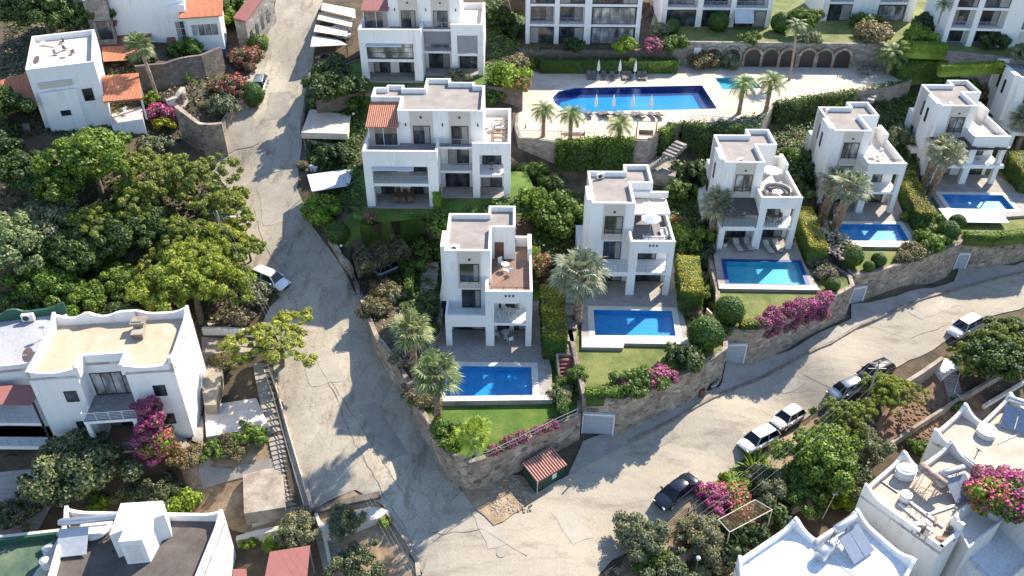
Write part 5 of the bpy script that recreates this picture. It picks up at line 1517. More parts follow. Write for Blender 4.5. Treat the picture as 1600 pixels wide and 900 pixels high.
# -- trees of the grove left of the street
GR = 'trees of the grove left of the street'
for k, x, y, h, s, l in [
 ('broad_lime',140,262,4.2,1.45,'bright green dense tree in front of the tall white house'),
 ('broad_lime',85,292,4,1.05,'round bright green tree left of the dense tree below the tall white house'),
 ('pine_loose',240,285,4.6,1.15,'loose olive-green pine right of the dense tree below the tall house'),
 ('pine_loose',305,290,4.6,1.1,'open pine above the soil slope, just left of the hill street corner'),
 ('pine_b',350,322,4.6,.95,'pine whose branches reach toward the hill street'),
 ('pine_b',285,365,4.8,.95,'mid-green pine above the big round pine'),
 ('pine_a',345,365,4.6,.85,'pine at the street edge above the utility pole'),
 ('pine_a',298,450,5.0,1.42,'largest rounded bright pine, above the beige-roofed house'),
 ('pine_b',352,440,4.6,.9,'bright pine lobe beside the utility pole and the parked white car'),
 ('pine_a',330,392,4.6,.9,'full bright pine between the street edge pines and the largest round pine'),
 ('pine_b',215,310,4.6,.95,'bright pine behind the slender cypress'),
 ('pine_b',245,455,4.0,.75,'yellow-green pine filling the gap left of the largest rounded pine'),
 ('broad_lime',185,440,3.4,.8,'small lime-tipped tree between the big round pine and the beige-roofed house'),
 ('pine_b',255,400,4.6,.8,'small pine left of the largest rounded pine'),
 ('pine_b',135,345,4.6,.85,'yellow-green pine in the middle of the grove'),
 ('willow_a',22,395,4.4,1.35,'large grey-green drooping tree at the left edge of the grove'),
 ('olive_a',78,365,2.6,1.7,'grey olive tree right of the large drooping tree'),
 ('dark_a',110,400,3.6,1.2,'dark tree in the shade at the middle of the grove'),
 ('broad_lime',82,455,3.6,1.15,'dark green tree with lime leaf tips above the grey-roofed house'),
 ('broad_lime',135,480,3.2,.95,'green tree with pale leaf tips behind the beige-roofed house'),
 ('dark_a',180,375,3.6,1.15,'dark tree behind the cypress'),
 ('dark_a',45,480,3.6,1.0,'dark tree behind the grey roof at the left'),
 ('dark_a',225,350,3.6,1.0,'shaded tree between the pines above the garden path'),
 ('dark_a',190,500,3.0,.85,'dark tree touching the back parapet of the beige roof'),
 ('bush_rust',205,405,1,1.5,'small rust-tinted shrub in the middle of the grove'),
 ('bush_lime',170,420,1,1.5,'lime-green shrub beside the sunken path of the grove'),
 ('pine_a',383,375,3.4,.5,'small upright pine standing on the street edge beside the pole'),
 ('dark_a',30,270,3.5,1.0,'dark tree left of the dense green tree'),
 ('bush_olive',400,462,1.0,1.7,'olive-green shrub hiding the rear of the parked white car'),
 ('bush_dry',375,500,.8,1.6,'dry twiggy shrub below the largest pine'),
 ]: plant(k, x, y, h, s, l, group=GR, f=T)
plant('cypress', 205, 325, 3.5, (1.0, 1.0, 1.15), 'slender dark cypress in the middle of the grove', group=GR, f=T)
plant('pine_b', 434, 538, 3.4, (1.2, 1.2, .8), 'open sunlit pine leaning over the street beside the garden steps', f=T)
# -- plants round the houses on the left
for k, x, y, h, s, l in [
 ('carob',122,745,3.0,1.45,'dense grey-green tree in front of the balcony of the beige-roofed house'),
 ('olive_b',225,778,2.0,.95,'thin olive tree left of the yellow-green shrub'),
 ('olive_b',258,768,2.0,.8,'olive tree touching the yellow-green shrub, above the stairwell box'),
 ('bush_lime',287,792,1,1.7,'yellow-green shrub behind the gravel-roofed house'),
 ('bush_lime',160,795,.8,1.0,'yellow-green shrub behind the parapet left of the stairwell box'),
 ('bush_rust',298,722,.6,1.3,'rust-coloured shrub at the foot of the beige-roofed house'),
 ('bush_green',392,690,.6,1.5,'green shrub in the raised bed beside the garden steps'),
 ('bush_rust',372,706,.5,1.4,'brown-leaved shrub in the raised bed beside the steps'),
 ('bush_green',336,712,.5,1.0,'small green shrub at the left end of the raised bed'),
 ('bush_rust',352,570,.6,1.2,'dry rust shrub under the open pine'),
 ('olive_b',18,822,1.4,1.0,'sunlit olive shrub at the left edge above the green roof'),
 ('bush_olive',60,790,.6,1.3,'low grey-green shrub beside the stone patio'),
 ('olive_a',472,836,1.6,.95,'olive tree at the bottom end of the street wall'),
 ('bush_lime',440,856,.6,1.2,'lime-green shrub above the red roof'),
 ('olive_a',547,820,1.6,.85,'olive tree in the sunken planting bed'),
 ('olive_b',565,882,1.6,1.0,'olive tree at the bottom of the sunken planting bed'),
 ('bush_lime',606,818,.4,.6,'small yellow-green sapling in the sunken planting bed'),
 ('bush_lime',395,850,.5,.8,'small green plant left of the red roof'),
 ]: plant(k, x, y, h, s, l, f=T)
for x, y, z_, s_, l in [(232,648,7.0,.9,'dark magenta bougainvillea at the end of the balcony rail'),(245,668,5.6,1.2,'magenta bougainvillea climbing the balcony corner'),
 (240,690,4.4,1.2,'pink-magenta bougainvillea halfway down the balcony post'),(258,706,3.2,1.5,'large pink bougainvillea at the foot of the beige-roofed house'),(238,722,2.2,1.3,'lowest magenta bougainvillea in front of the porch')]:
    plant('boug_magenta' if 'pink ' not in l else 'boug_pink', x, y, 0, s_, l, f=lambda x, y: z_)
# -- upper left
for k, x, y, h, s, l in [
 ('dark_a',60,30,4,1.7,'large dark tree at the top left corner'),('dark_a',115,35,3.5,1.3,'dark tree left of the stone front of the top house'),
 ('dark_a',-12,190,2,1.1,'dark tree at the left edge beside the tall white house'),
 ('dark_a',165,12,3,.9,'dark tree behind the top left house'),('bush_dark',5,235,1,2.2,'dark shrub at the left edge below the tall house'),
 ('bush_dark',215,100,1,1.5,'dark shrub left of the rounded shrub by the top house'),
 ('bush_green',285,82,1,1.9,'rounded green shrub against the top left house wall'),
 ('bush_redflower',375,98,1.3,2.2,'tall rust and red flowering shrub beside the hill street'),
 ('bush_redflower',352,138,1.8,2.2,'wide red-topped flowering shrub over the garden wall'),
 ('bush_olive',345,165,1.4,2.0,'trailing olive-green shrub hanging over the stone wall'),
 ('topiary',390,160,1,1.6,'clipped green ball bush beside the parked silver car'),
 ('topiary',396,82,1,1.5,'clipped green bush below the stone building'),
 ('bush_lime',400,68,1,1.3,'spiky lime-green shrub beside the stone building'),
 ('boug_magenta',247,183,.9,1.6,'bright magenta bougainvillea below the leaning palm'),
 ('boug_magenta',270,187,.7,1.2,'magenta bougainvillea above the tall stone wall'),
 ('bush_yellow',253,205,.7,1.4,'yellow-green shrub under the magenta bougainvillea'),
 ('bush_dry',268,158,1.0,1.6,'pale dry shrub on the stone wall right of the palm trunk'),
 ('agave',290,132,.3,1.5,'spiky green plant on the shaded bank below the top left house'),
 ('bush_lime',345,32,1.4,2.0,'sunlit lime shrub between the top left house and the stone building'),
 ('bush_green',365,12,1.4,2.2,'green shrub at the top edge beside the stone building'),
 ('bush_dark',400,28,1.0,1.6,'dark shrub between the stone building and the hill street'),
 ('broad_a',330,8,2.5,.7,'green tree at the top edge behind the orange tiled roof'),
 ('bush_olive',235,232,1.4,1.9,'olive shrub at the foot of the tall white house'),
 ('bush_lime',232,165,.5,1.1,'green shrub left of the leaning palm trunk'),
 ]: plant(k, x, y, h, s, l, f=T)
plant('fan_slim', 243, 168, 0, (1.15, 1.15, 1.12), 'tall palm with a bushy head leaning beside the tall white house', rz=R(185), f=T)
# -- round the villas
PG = 'shaggy fan palms beside the villa pools'
for k, x, y, s, l, rz in [
 ('fan_tall',651,592,(1.0,1.0,1.02),'fan palm beside the steep street, left of the nearest villa',0),
 ('fan_tall',688,664,(1.2,1.12,1.1),'fan palm at the left edge of the bright green lawn, beside the deep blue pool',1.2),
 ('fan_grey',903,503,1.1,'large grey fan palm left of the second villa',2),
 ('fan_grey',1110,372,.85,'grey-green fan palm left of the middle villa',1),
 ('fan_lean',1278,352,1.05,'thick leaning palm, left of the twin trunks at the fourth villa',R(195)),
 ('fan_lean',1300,360,1.05,'thick leaning palm, right of the twin trunks at the fourth villa',R(188)),
 ('fan_lean',1440,285,.95,'left leaning palm beside the fifth villa',R(185)),
 ('fan_lean',1450,298,.98,'right leaning palm beside the fifth villa',R(180)),
 ('fan_grey',1584,222,.95,'fan palm in front of the villa at the right edge',0)]:
    plant(k, x, y, 0, s, l, group=PG, rz=rz)
plant('fan_small', 747, 712, 0, 1.15, 'small slender palm on the bright green lawn of the nearest villa', f=lambda x, y: Z1, rz=1)
DG = 'palms of the communal pool terrace'
for k, x, y, s, l in [
 ('date_tall',845,212,.95,'palm at the left end of the pool terrace edge'),
 ('date_tall',887,221,1.0,'second palm on the pool terrace edge, beside the table and chairs'),
 ('date_a',963,219,.9,'short date palm left of the garden swing'),
 ('date_tall',1150,172,1.1,'palm below the children pool, left one of the pair'),
 ('date_tall',1192,168,1.15,'palm below the children pool, right one of the pair'),
 ('date_slim',1228,118,1.0,'tall slim palm in front of the stone arches'),
 ('date_a',1381,106,1.3,'broad date palm at the right end of the stone arches'),
 ('date_slim',1438,98,.8,'slim palm right of the broad date palm'),
 ]: plant(k, x, y, 0, s, l, group=DG)
TG = 'clipped round bushes at the villa gardens'
for x, y, s, l in [(1140,481,1.55,'large clipped ball bush on the lawn left of the turquoise pool garden'),
 (1103,518,1.75,'clipped ball bush at the right end of the second villa lawn'),
 (1329,392,1.35,'largest clipped ball bush beside the fourth pool'),
 (1313,379,1.1,'clipped ball bush just behind the largest one at the fourth pool'),(1297,370,1.05,'clipped ball bush nearest the palm trunks at the fourth pool'),
 (1372,398,.85,'small lime clipped bush on the front edge of the fourth lawn'),
 (1480,352,1.3,'clipped bush at the corner between the fourth and fifth gardens'),
 (1357,408,.65,'small dark clipped bush on the front edge of the fourth lawn'),
 (1494,337,1.0,'small flat clipped bush at the corner of the white sunshade'),
 (1222,432,.8,'small clipped bush in the dry bed right of the turquoise pool')]:
    if l.startswith('small clipped bush in the dry'): x, y = 1301, 438
    plant('topiary', x, y, s*.9, s, l, group=TG)
hedge([(868,560),(860,478)], 2.3, 2.9, 'tall hedge with a yellow top, right of the nearest villa', topm='yellow', z=4.8)
hedge([(1078,482),(1070,425)], 2.3, 2.6, 'tall hedge with a yellow top, right of the second villa', topm='yellow', z=6.0)
hedge([(1272,408),(1248,345)], 1.9, 2.6, 'tall hedge with a yellow top, right of the middle villa', topm='yellow', z=6.0)
hedge([(1435,352),(1404,285)], 1.9, 2.7, 'tall hedge with a yellow top, right of the fourth villa', topm='yellow', z=5.8)
hedge([(1600,290),(1572,250)], 2.0, 2.7, 'tall hedge with a yellow top, at the right edge beside the fifth villa', topm='yellow', z=6.0)
hedge([(918,619),(976,616)], .9, .9, 'low clipped hedge above the left garage door', topm='lime', z=Z2)
hedge([(1156,508),(1184,507)], .9, .9, 'low yellow hedge left of the long magenta bougainvillea', topm='yellow', z=Z3)
hedge([(882,655),(878,600)], .9, 1.1, 'low hedge beside the brick stairs at the corner of the green lawn', z=Z1)
hedge([(640,470),(642,432)], .8, 1.6, 'narrow clipped hedge right of the carport car', z=Z1b, mat_='broad')
hedge([(682,330),(680,312)], .8, 2.0, 'narrow lime column hedge at the corner of the duplex terrace', z=ZA, mat_='lime')
hedge([(838,112),(1052,109)], 1.2, 1.9, 'long dark clipped hedge behind the row of grey loungers', z=ZD, mat_='hedge')
hedge([(1504,361),(1550,363),(1600,355),(1635,348)], 1.0, .8, 'hedge along the wall top under the white sunshade', z=Z5, mat_='broad', topm='lime')
hedge([(1394,114),(1455,106),(1560,96)], 2.2, 2.4, 'tall hedge right of the stone arches, below the top right house', z=12.8, mat_='hedge', topm='lime')
hedge([(1462,100),(1560,93)], 1.0, .8, 'low clipped hedge on the lawn of the top right house', z=16, mat_='lime')
hedge([(1400,70),(1470,72)], 1.4, 1.3, 'sunlit lime hedge at the right end of the upper lawns', z=ZU2, mat_='lime')
# hanging ivy on the terrace wall
def ivy(pts, drop, label, mat_='hedge', w=.7, top='lime', over=.35):
    q = [at(x, y, ZD) for x, y in pts]
    return hedge(None, w, drop, label, mat_, top, wpts=[(p.x, p.y-.2, ZD-drop+over) for p in q], z=None, name='ivy', dens=70, ls=.2, topband=.5, jag=.18)
ivy([(868,222),(880,224),(930,217),(985,217)], 5.6, 'thick ivy covering the stone wall under the communal pool terrace')
ivy([(1028,204),(1046,192)], 4.6, 'column of ivy right of the stone stairs below the pool terrace')
ivy([(1062,191),(1108,193)], 4.8, 'ivy on the wall corner right of the stone stairs', 'darkleaf', 1.0, 'hedge')
ivy([(1112,193),(1150,195),(1180,197)], 4.4, 'dark ivy on the terrace wall below the children pool', 'darkleaf', .9, 'hedge')
ivy([(1207,158),(1260,148),(1328,137)], 3.2, 'dark olive-green hedge hanging over the wall behind the fourth villa', 'darkleaf', 1.0, 'hedge')
B_ = []
for k, x, y, h, s, l in [
 ('bush_green',700,345,1.0,2.2,'leafy shrub behind the left roof corner of the nearest villa'),
 ('bush_green',665,372,1.0,2.2,'leafy shrub left of the nearest villa roof'),
 ('bush_redflower',630,352,.8,1.5,'shrub with red flower spikes on the duplex lawn edge'),
 ('bush_redflower',655,345,.9,1.3,'red-flowered shrub behind the carport vine'),
 ('bush_redflower',580,368,.5,.8,'small red-flowered plant at the edge of the sloping lawn'),
 ('topiary',527,375,.8,1.3,'dark clipped bush at the street corner of the sloping lawn'),
 ('bush_green',642,412,.9,1.5,'rounded green shrub right of the carport car'),
 ('bush_rust',600,455,.7,1.5,'rust-coloured shrub below the carport'),
 ('bush_rust',584,485,.6,1.4,'orange-brown shrub on the bank beside the street wall'),
 ('bush_olive',615,460,.8,1.2,'olive shrub on the bank below the carport'),
 ('bush_dark',665,510,.7,1.6,'dark shrub in the shade left of the nearest villa'),
 ('bush_dry',628,565,.5,1.3,'brown dry shrub on the bank above the street wall'),
 ('bush_dry',650,615,.5,1.3,'brown dry shrub at the foot of the lawn palm'),
 ('bush_rust',665,628,.4,1.0,'low rust shrub beside the lawn palm trunk'),
 ('bush_green',648,632,.5,.8,'small green shrub on the wall top beside the street'),
 ('bush_green',700,680,.4,1.3,'green shrub at the front left corner of the bright lawn'),
 ('bush_lime',712,693,.4,1.0,'lime-green plant at the front corner of the bright lawn'),
 ('bush_green',850,325,1.2,2.6,'large leafy shrub behind the right wing of the nearest villa'),
 ('bush_green',880,340,1.2,2.4,'leafy shrub above the stepped path between the first two villas'),
 ('bush_lime',832,305,1.0,1.6,'sunlit shrub right of the duplex lawn'),
 ('boug_pink',838,398,2.2,1.5,'pink bougainvillea over the side parapet of the nearest villa'),
 ('bush_lime',826,375,2.4,1.2,'spiky lime plant beside the pink bougainvillea'),
 ('boug_pink',1062,325,2.5,1.2,'red-pink bougainvillea right of the second villa terrace'),
 ('bush_green',1075,365,1.3,2.4,'leafy shrub right of the second villa'),
 ('bush_dark',1100,395,1.3,2.0,'dark shrub left of the turquoise pool'),
 ('bush_olive',1108,424,1.0,1.0,'grey-green shrub left of the turquoise pool'),
 ('bush_green',1106,455,1.0,1.5,'green shrub left of the large clipped ball'),
 ('bush_rust',1085,482,.6,.9,'small rust shrub at the right end of the second pool deck'),
 ('bush_green',1128,512,.5,.9,'green shrub between the two round clipped bushes and the wall'),
 ('boug_magenta',1018,590,.5,1.3,'dull pink bougainvillea on the wall of the second garden'),
 ('boug_magenta',1040,583,.4,1.0,'magenta shrub in the middle of the second garden wall'),
 ('bush_green',988,598,.3,1.5,'leafy shrub hanging over the wall right of the left garage door'),
 ('bush_green',1015,602,.0,1.4,'leafy green shrub spilling down the second garden wall'),
 ('bush_lime',1049,570,.5,.8,'lime shrub among the flowers of the second garden'),
 ('bush_dark',1072,560,.5,1.7,'dark shrub left of the clipped ball on the second garden wall'),
 ('boug_magenta',985,594,.8,1.0,'purple flowering shrub at the left end of the second garden shrubs'),
 ('bush_green',905,580,.5,.8,'small shrub on the left edge of the second lawn'),
 ('bush_green',900,600,.4,.9,'shrub at the front left corner of the second lawn'),
 ('bush_olive',880,610,.9,1.1,'rounded grey-green shrub beside the brick stairs'),
 ('flowers_small',868,665,.2,.75,'yellow-red plant at the right end of the row on the green lawn wall'),
 ('flowers_small',856,668,.2,.7,'pink flowering plant second from the right on the green lawn wall'),
 ('flowers_small',843,673,.2,.7,'dull pink flowering plant in the middle of the green lawn wall'),
 ('flowers_small',819,684,.2,.95,'bright magenta plant third from the left on the green lawn wall'),
 ('flowers_small',799,694,.2,.95,'large magenta plant second from the left on the green lawn wall'),
 ('flowers_small',776,706,.2,.85,'pink plant at the left end of the row on the green lawn wall'),
 ('bush_dark',788,700,.2,.5,'small dark plant between the two leftmost pink plants of the green lawn'),
 ('bush_olive',1278,402,.5,1.1,'dry grey shrub in the bed right of the turquoise pool deck'),
 ('bush_dry',1290,420,.5,1.3,'twiggy shrub in the stony bed above the stone wall corner'),
 ('bush_rust',1430,385,.4,1.3,'brownish shrub on the fourth garden wall'),
 ('bush_rust',1412,392,.4,1.0,'rust shrub left of the brownish shrub on the fourth wall'),
 ('bush_green',1455,368,.7,1.7,'leafy shrub between the fourth pool and the corner bush'),
 ('bush_green',1440,335,.9,1.8,'leafy shrub right of the fourth pool deck'),
 ('bush_dark',1270,385,.6,1.2,'dark shrub left of the clipped balls at the fourth pool'),
 ('bush_lime',500,335,1.0,2.2,'lime spiky shrub hanging over the street below the pale carport roof'),
 ('agave',492,330,.8,2.4,'long-leaved arching plant over the street wall'),
 ('agave',507,350,.6,2.2,'second arching plant with long leaves, next to the pink flowers'),
 ('boug_pink',518,360,.5,.7,'small pink bougainvillea on the street wall corner'),
 ('bush_rust',470,262,.5,.8,'small reddish shrub beside the pale carport roof'),
 ('bush_dark',525,250,.8,1.9,'dark shrub between the two carports'),
 ('bush_dark',500,150,1.3,2.4,'dark shrub beside the street under the upper duplex'),
 ('bush_green',552,160,1.0,1.4,'small bright shrub behind the duplex tiled room'),
 ('bush_dark',515,115,1.2,2.4,'dark shrub left of the upper duplex'),
 ('bush_dark',540,140,1.0,2.0,'dark shrub in the shade below the upper duplex'),
 ('bush_green',520,165,.6,1.1,'sunlit small shrub on the bank above the sand carport'),
 ('bush_olive',710,118,1.0,1.5,'round olive shrub at the corner of the upper duplex'),
 ('bush_lime',790,120,1.2,2.4,'lime-green shrub between the upper duplex and the pool terrace'),
 ('dark_a',772,22,2.5,.75,'dark tree in the gap between the upper duplex and the house with tall glazing'),
 ('bush_dark',790,45,1.0,2.0,'dark shrub in the gap right of the upper duplex'),
 ('bush_rust',800,95,1.4,1.9,'reddish-green shrub left of the house with tall glazing'),
 ('bush_lime',820,82,1.0,1.6,'long-leaved lime shrub at the top left of the pool terrace'),
 ('boug_pink',808,135,.9,1.2,'pink bougainvillea at the left end of the pool terrace'),
 ('bush_green',765,150,.8,1.4,'green shrub on the bank right of the duplex roof'),
 ('bush_dark',925,80,.8,1.3,'dark shrub on the bank behind the loungers'),
 ('bush_lime',970,72,.8,1.7,'lime shrub on the bank behind the loungers'),
 ('bush_dark',890,80,.8,1.5,'shaded shrub on the bank left of the lime shrub'),
 ('boug_magenta',1015,75,.7,1.5,'magenta and white bougainvillea on the wall behind the long hedge'),
 ('bush_green',1045,78,.8,1.7,'green shrub at the corner right of the magenta bougainvillea'),
 ('bush_olive',1027,40,1.1,1.5,'grey-green shrub at the left of the awning house'),
 ('topiary',1045,38,1.0,1.1,'yellow-topped clipped bush left of the awning house'),
 ('topiary',1117,28,1.5,1.5,'tall dark clipped bush in front of the awning house'),
 ('topiary',1213,30,1.3,1.5,'clipped bush right of the awning house'),
 ('bush_yellow',1212,20,2.0,1.0,'yellow shrub top right of the awning house'),
 ('broad_lime',1252,22,2.5,.75,'round yellow-green tree at the top, right of the awning house'),
 ('bush_rust',1098,66,.2,2.3,'dark red creeper over the left stone arch'),
 ('bush_olive',1132,66,.2,2.0,'dark creeper over the second stone arch'),
 ('bush_green',1165,58,.3,1.3,'green creeper tumbling over the arches left of the tall slim palm'),
 ('bush_olive',1262,56,.3,1.4,'grey-green creeper over the arches right of the tall slim palm'),
 ('bush_rust',1362,42,1.2,2.3,'rust and green shrub at the right end of the upper lawns'),
 ('bush_green',1350,20,1.5,2.0,'green shrub between the two top right houses'),
 ('bush_lime',1430,45,1.2,2.2,'spiky lime shrub left of the long top right house'),
 ('bush_dark',1445,20,2,2.2,'dark shrub at the top edge left of the long top right house'),
 ('bush_dark',1548,52,1.0,1.8,'dark shrub in front of the long top right house'),
 ('boug_magenta',1540,25,2.0,.9,'dark red bougainvillea climbing the long top right house'),
 ('bush_rust',1560,78,1.0,1.8,'green and red shrub above the villa at the right edge'),
 ('bush_olive',1590,80,1.0,1.8,'olive shrub at the right edge above the cut-off villa'),
 ('bush_green',1480,92,1.0,2.0,'rounded green shrub on the upper hedge slope'),
 ('bush_green',1500,118,1.0,2.2,'rounded hedge mass above the fifth villa roof'),
 ('bush_green',1300,140,1.5,1.8,'tall narrow shrub beside the right stone stairs'),
 ('bush_olive',1400,200,1.2,2.0,'olive-green shrub right of the fourth villa roof terrace'),
 ('bush_green',1060,290,1.0,1.8,'ivy-like shrub behind the second villa roof'),
 ('bush_green',1130,250,1.5,1.8,'leafy shrub left of the middle villa roof'),
 ('bush_dark',1085,265,1.5,2.4,'dark shrub in the hollow left of the middle villa'),
 ('bush_dark',1235,260,1.5,2.2,'dark shrub between the middle and fourth villas'),
 ('bush_green',1245,235,1.5,1.8,'green shrub right of the middle villa roof'),
 ('bush_dark',1250,290,1.2,1.6,'dark low shrub behind the yellow hedge of the middle villa'),
 ('bush_green',830,270,1.0,1.8,'rounded shrub at the foot of the pool terrace stairs'),
 ('bush_dark',860,285,.8,1.5,'dark shrub under the ivy wall'),
 ]: plant(k, x, y, h, s, l)
boug = [(1190,498),(1205,492),(1220,486),(1235,481),(1250,475),(1265,470),(1280,465),(1293,460)]
def boug_hedge():
    w = [at(x, y, Z3+.2) for x, y in boug]; o0 = w[0]; root = empty('bougainvillea', o0, 0, 'long magenta bougainvillea draped over the stone wall of the middle villa', 'bougainvillea')
    cl = []
    for i in range(len(w)-1):
        for k in range(4):
            p = w[i].lerp(w[i+1], random.random()) - o0
            cl.append((p.x+random.uniform(-.3, .5), p.y+random.uniform(-.7, .5), .25+random.uniform(-.2, .45), .7, .7, .6))
            if k < 2: cl.append((p.x+.25, p.y-.75, -.5-random.uniform(0, .9), .5, .4, .6))
    C, N = clump_pts(cl, 5000, .2); cm = MB()
    for c in cl: cm.blob(c[:3], (c[3]*.6, c[4]*.6, c[5]*.6), 6, 4, 0, .2)
    leaf_mesh('foliage', C, N, .14, 'broad', None, cm).parent = root
    C, N = clump_pts(cl, 9000, .14, .4)
    leaf_mesh('blossom', C+unit(N)*.06, N, .13, 'magenta').parent = root
boug_hedge()
# vine over the carport
vp = [at(x, y, Z1b+2.6) for x, y in ((550,405),(625,378),(642,398),(560,437))]
vr = empty('carport', (vp[0].x, vp[0].y, Z1b), 0, 'carport roof overgrown with rust-green vines above a parked silver car', 'carport')
b = MB()
for p in vp: q = p - vp[0]; b.cyl(q.x, q.y, 0, 2.5, .06)
for i in range(4): b.tube([vp[i]-vp[0]+Vector((0, 0, 2.5)), vp[(i+1) % 4]-vp[0]+Vector((0, 0, 2.5))], .05, 4)
b.build('frame', 'darkmetal', vr)
C = []; 
for _ in range(8000):
    s, t = random.random(), random.random(); p = vp[0].lerp(vp[1], s).lerp(vp[3].lerp(vp[2], s), t) - vp[0]; C.append((p.x, p.y, 2.55+random.uniform(-.2, 1.0)*(.3+abs(math.sin(s*9)*math.cos(t*7)))))
C = np.array(C); leaf_mesh('vine', C, rng.normal(size=C.shape)*.6+np.array([0, 0, 1]), .15, ['olive', 'rustleaf', 'dryleaf'], rng.choice(3, len(C), p=[.35, .45, .2])).parent = vr
# -- below the road, right
for k, x, y, h, s, l in [
 ('olive_a',1008,838,1.8,1.15,'grey-green olive tree beside the bottom edge of the road'),
 ('broad_a',1030,868,1.6,.5,'bright green shrub tree below the olive at the bottom'),
 ('olive_b',1050,895,1.5,1.1,'dark olive tree at the bottom edge of the picture'),
 ('olive_a',1098,832,1.8,1.05,'olive tree left of the wire pergola'),
 ('bush_olive',1120,868,.8,1.8,'yellowish olive shrub beside the white roof corner'),
 ('bush_rust',1135,885,.6,1.4,'ochre shrub at the bottom beside the yellow wall'),
 ('boug_magenta',1120,768,.9,1.4,'bright magenta bougainvillea on the road edge beside the dark car'),
 ('boug_pink',1150,775,.9,1.6,'pink and white bougainvillea above the wire pergola'),
 ('boug_pink',1170,800,.9,1.4,'red bougainvillea right of the wire pergola'),
 ('bush_lime',1150,748,1.0,1.3,'lime shrub between the magenta flowers and the first parked car'),
 ('agave',1183,718,1.0,2.6,'long-leaved arching plant in front of the first white car'),
 ('agave',1195,735,.8,2.2,'second arching long-leaved plant below the first white car'),
 ('olive_a',1208,755,1.8,1.1,'grey-green olive tree in front of the big green tree'),
 ('bush_dark',1165,840,.8,2.0,'dark shrub below the bougainvillea'),
 ('bush_dark',1200,800,.8,2.2,'dark shrub under the grey-green olive'),
 ('broad_lime',1285,712,3.6,1.2,'big bright green tree below the parked cars'),
 ('broad_a',1262,755,2.6,.85,'dark green lower tree under the big bright tree'),
 ('pine_b',1325,650,3.0,.8,'yellow-green pine overhanging the row of parked cars'),
 ('pine_a',1390,588,3.4,.62,'pine at the roadside above the red soil'),
 ('pine_loose',1408,600,3.0,.6,'olive-green loose pine on the red soil slope'),
 ('olive_a',1360,690,2.0,1.15,'olive tree right of the big bright tree'),
 ('olive_b',1340,735,1.8,1.1,'brownish olive tree above the garden wall'),
 ('bush_lime',1320,765,1.0,1.5,'lime shrub below the big bright tree'),
 ('bush_green',1440,690,.4,.9,'small green shrub on the red soil'),
 ('bush_green',1500,622,.4,.8,'small shrub beside the outdoor steps on the right'),
 ('dark_a',1560,540,4.2,1.15,'large dark pine at the right edge beside the road'),
 ('pine_loose',1572,515,4.4,.85,'sunlit top branches of the pine at the right edge'),
 ('pine_b',1520,545,3.4,.62,'dark pine behind the white hatchback'),
 ('dark_a',1600,500,4.0,.9,'dark tree cut by the right edge beside the road'),
 ('bush_green',1595,870,.8,1.6,'green shrub at the bottom right corner'),
 ]: plant(k, x, y, h, s, l, f=T)
for k, x, y, h, s, l in [
 ('boug_magenta',1545,742,.6,1.5,'magenta bougainvillea sprays over the cluttered roof wall'),
 ('boug_magenta',1582,750,.6,1.8,'largest magenta bougainvillea spilling between the cream roofs'),
 ('boug_pink',1555,772,.3,1.9,'green and pink heart of the bougainvillea beside the roof terrace'),
 ('boug_magenta',1600,795,-.8,1.9,'magenta bougainvillea at the right edge below the cream roof'),
 ('bush_green',1562,790,-1.2,1.8,'green shrub growing out of the lower terrace under the bougainvillea'),
 ('boug_magenta',1530,755,.2,1.0,'thin magenta spray nearest the solar panel')]: plant(k, x, y, h, s, l, f=lambda x, y: 3.3)
# -- ground cover
undergrowth('undergrowth', [[(0,300),(60,260),(300,262),(360,300),(385,400),(395,500),(330,520),(0,500)],[(0,0),(170,0),(230,130),(360,130),(330,235),(0,230)]], 13, 'darkleaf', .05, .5, .28, T, ['darkleaf', 'dryleaf'])
undergrowth('ground_cover', [[(840,296),(1075,290),(1090,232),(1195,205),(1265,165),(1440,128),(1600,108),(1600,240),(1420,262),(1280,300),(1110,360),(1075,400),(890,370),(830,345)],
   [(486,130),(560,160),(600,155),(560,230),(560,330),(500,330),(470,220)],[(548,300),(566,300),(566,345),(548,345)],[(690,345),(850,335),(900,390),(890,500),(850,470),(830,350)],[(655,350),(690,350),(700,500),(640,520),(600,400)]],
   34, 'darkleaf', .05, .9, .24, S, ['hedge', 'broad'])
undergrowth('ground_cover', [[(752,0),(812,0),(806,100),(800,134),(756,134)],[(470,130),(500,160),(560,165),(548,240),(490,240)],[(640,340),(690,345),(690,380),(640,378)],[(1400,170),(1440,130),(1600,120),(1600,180)]], 30, 'broad', .05, .9, .22, S, ['hedge', 'lime'])
undergrowth('wild_plants', [[(1120,770),(1220,690),(1330,640),(1380,640),(1330,740),(1250,790),(1170,850),(1010,900),(1000,860)]], 6, 'broad', .05, .5, .2, T, ['darkleaf', 'olive'])
undergrowth('dry_weeds', [[(60,760),(190,740),(330,730),(320,800),(260,810),(110,805),(60,860)],[(455,850),(500,810),(640,880),(640,900),(460,900)],[(1400,560),(1560,560),(1600,640),(1500,690)]], 1.6, 'dryleaf', .03, .2, .14, T, ['dryleaf', 'olive'])
undergrowth('bank_plants', [[(560,430),(655,385),(690,440),(690,520),(660,575),(640,600),(618,565),(586,525)],[(1262,372),(1290,390),(1330,424),(1320,440),(1275,405)]], 9, 'rustleaf', .05, .45, .17, S, ['dryleaf', 'broad'])
undergrowth('planted_strip', [[(815,92),(1050,88),(1040,72),(830,74)]], 12, 'hedge', .1, .9, .2, S, ['hedge', 'lime'])
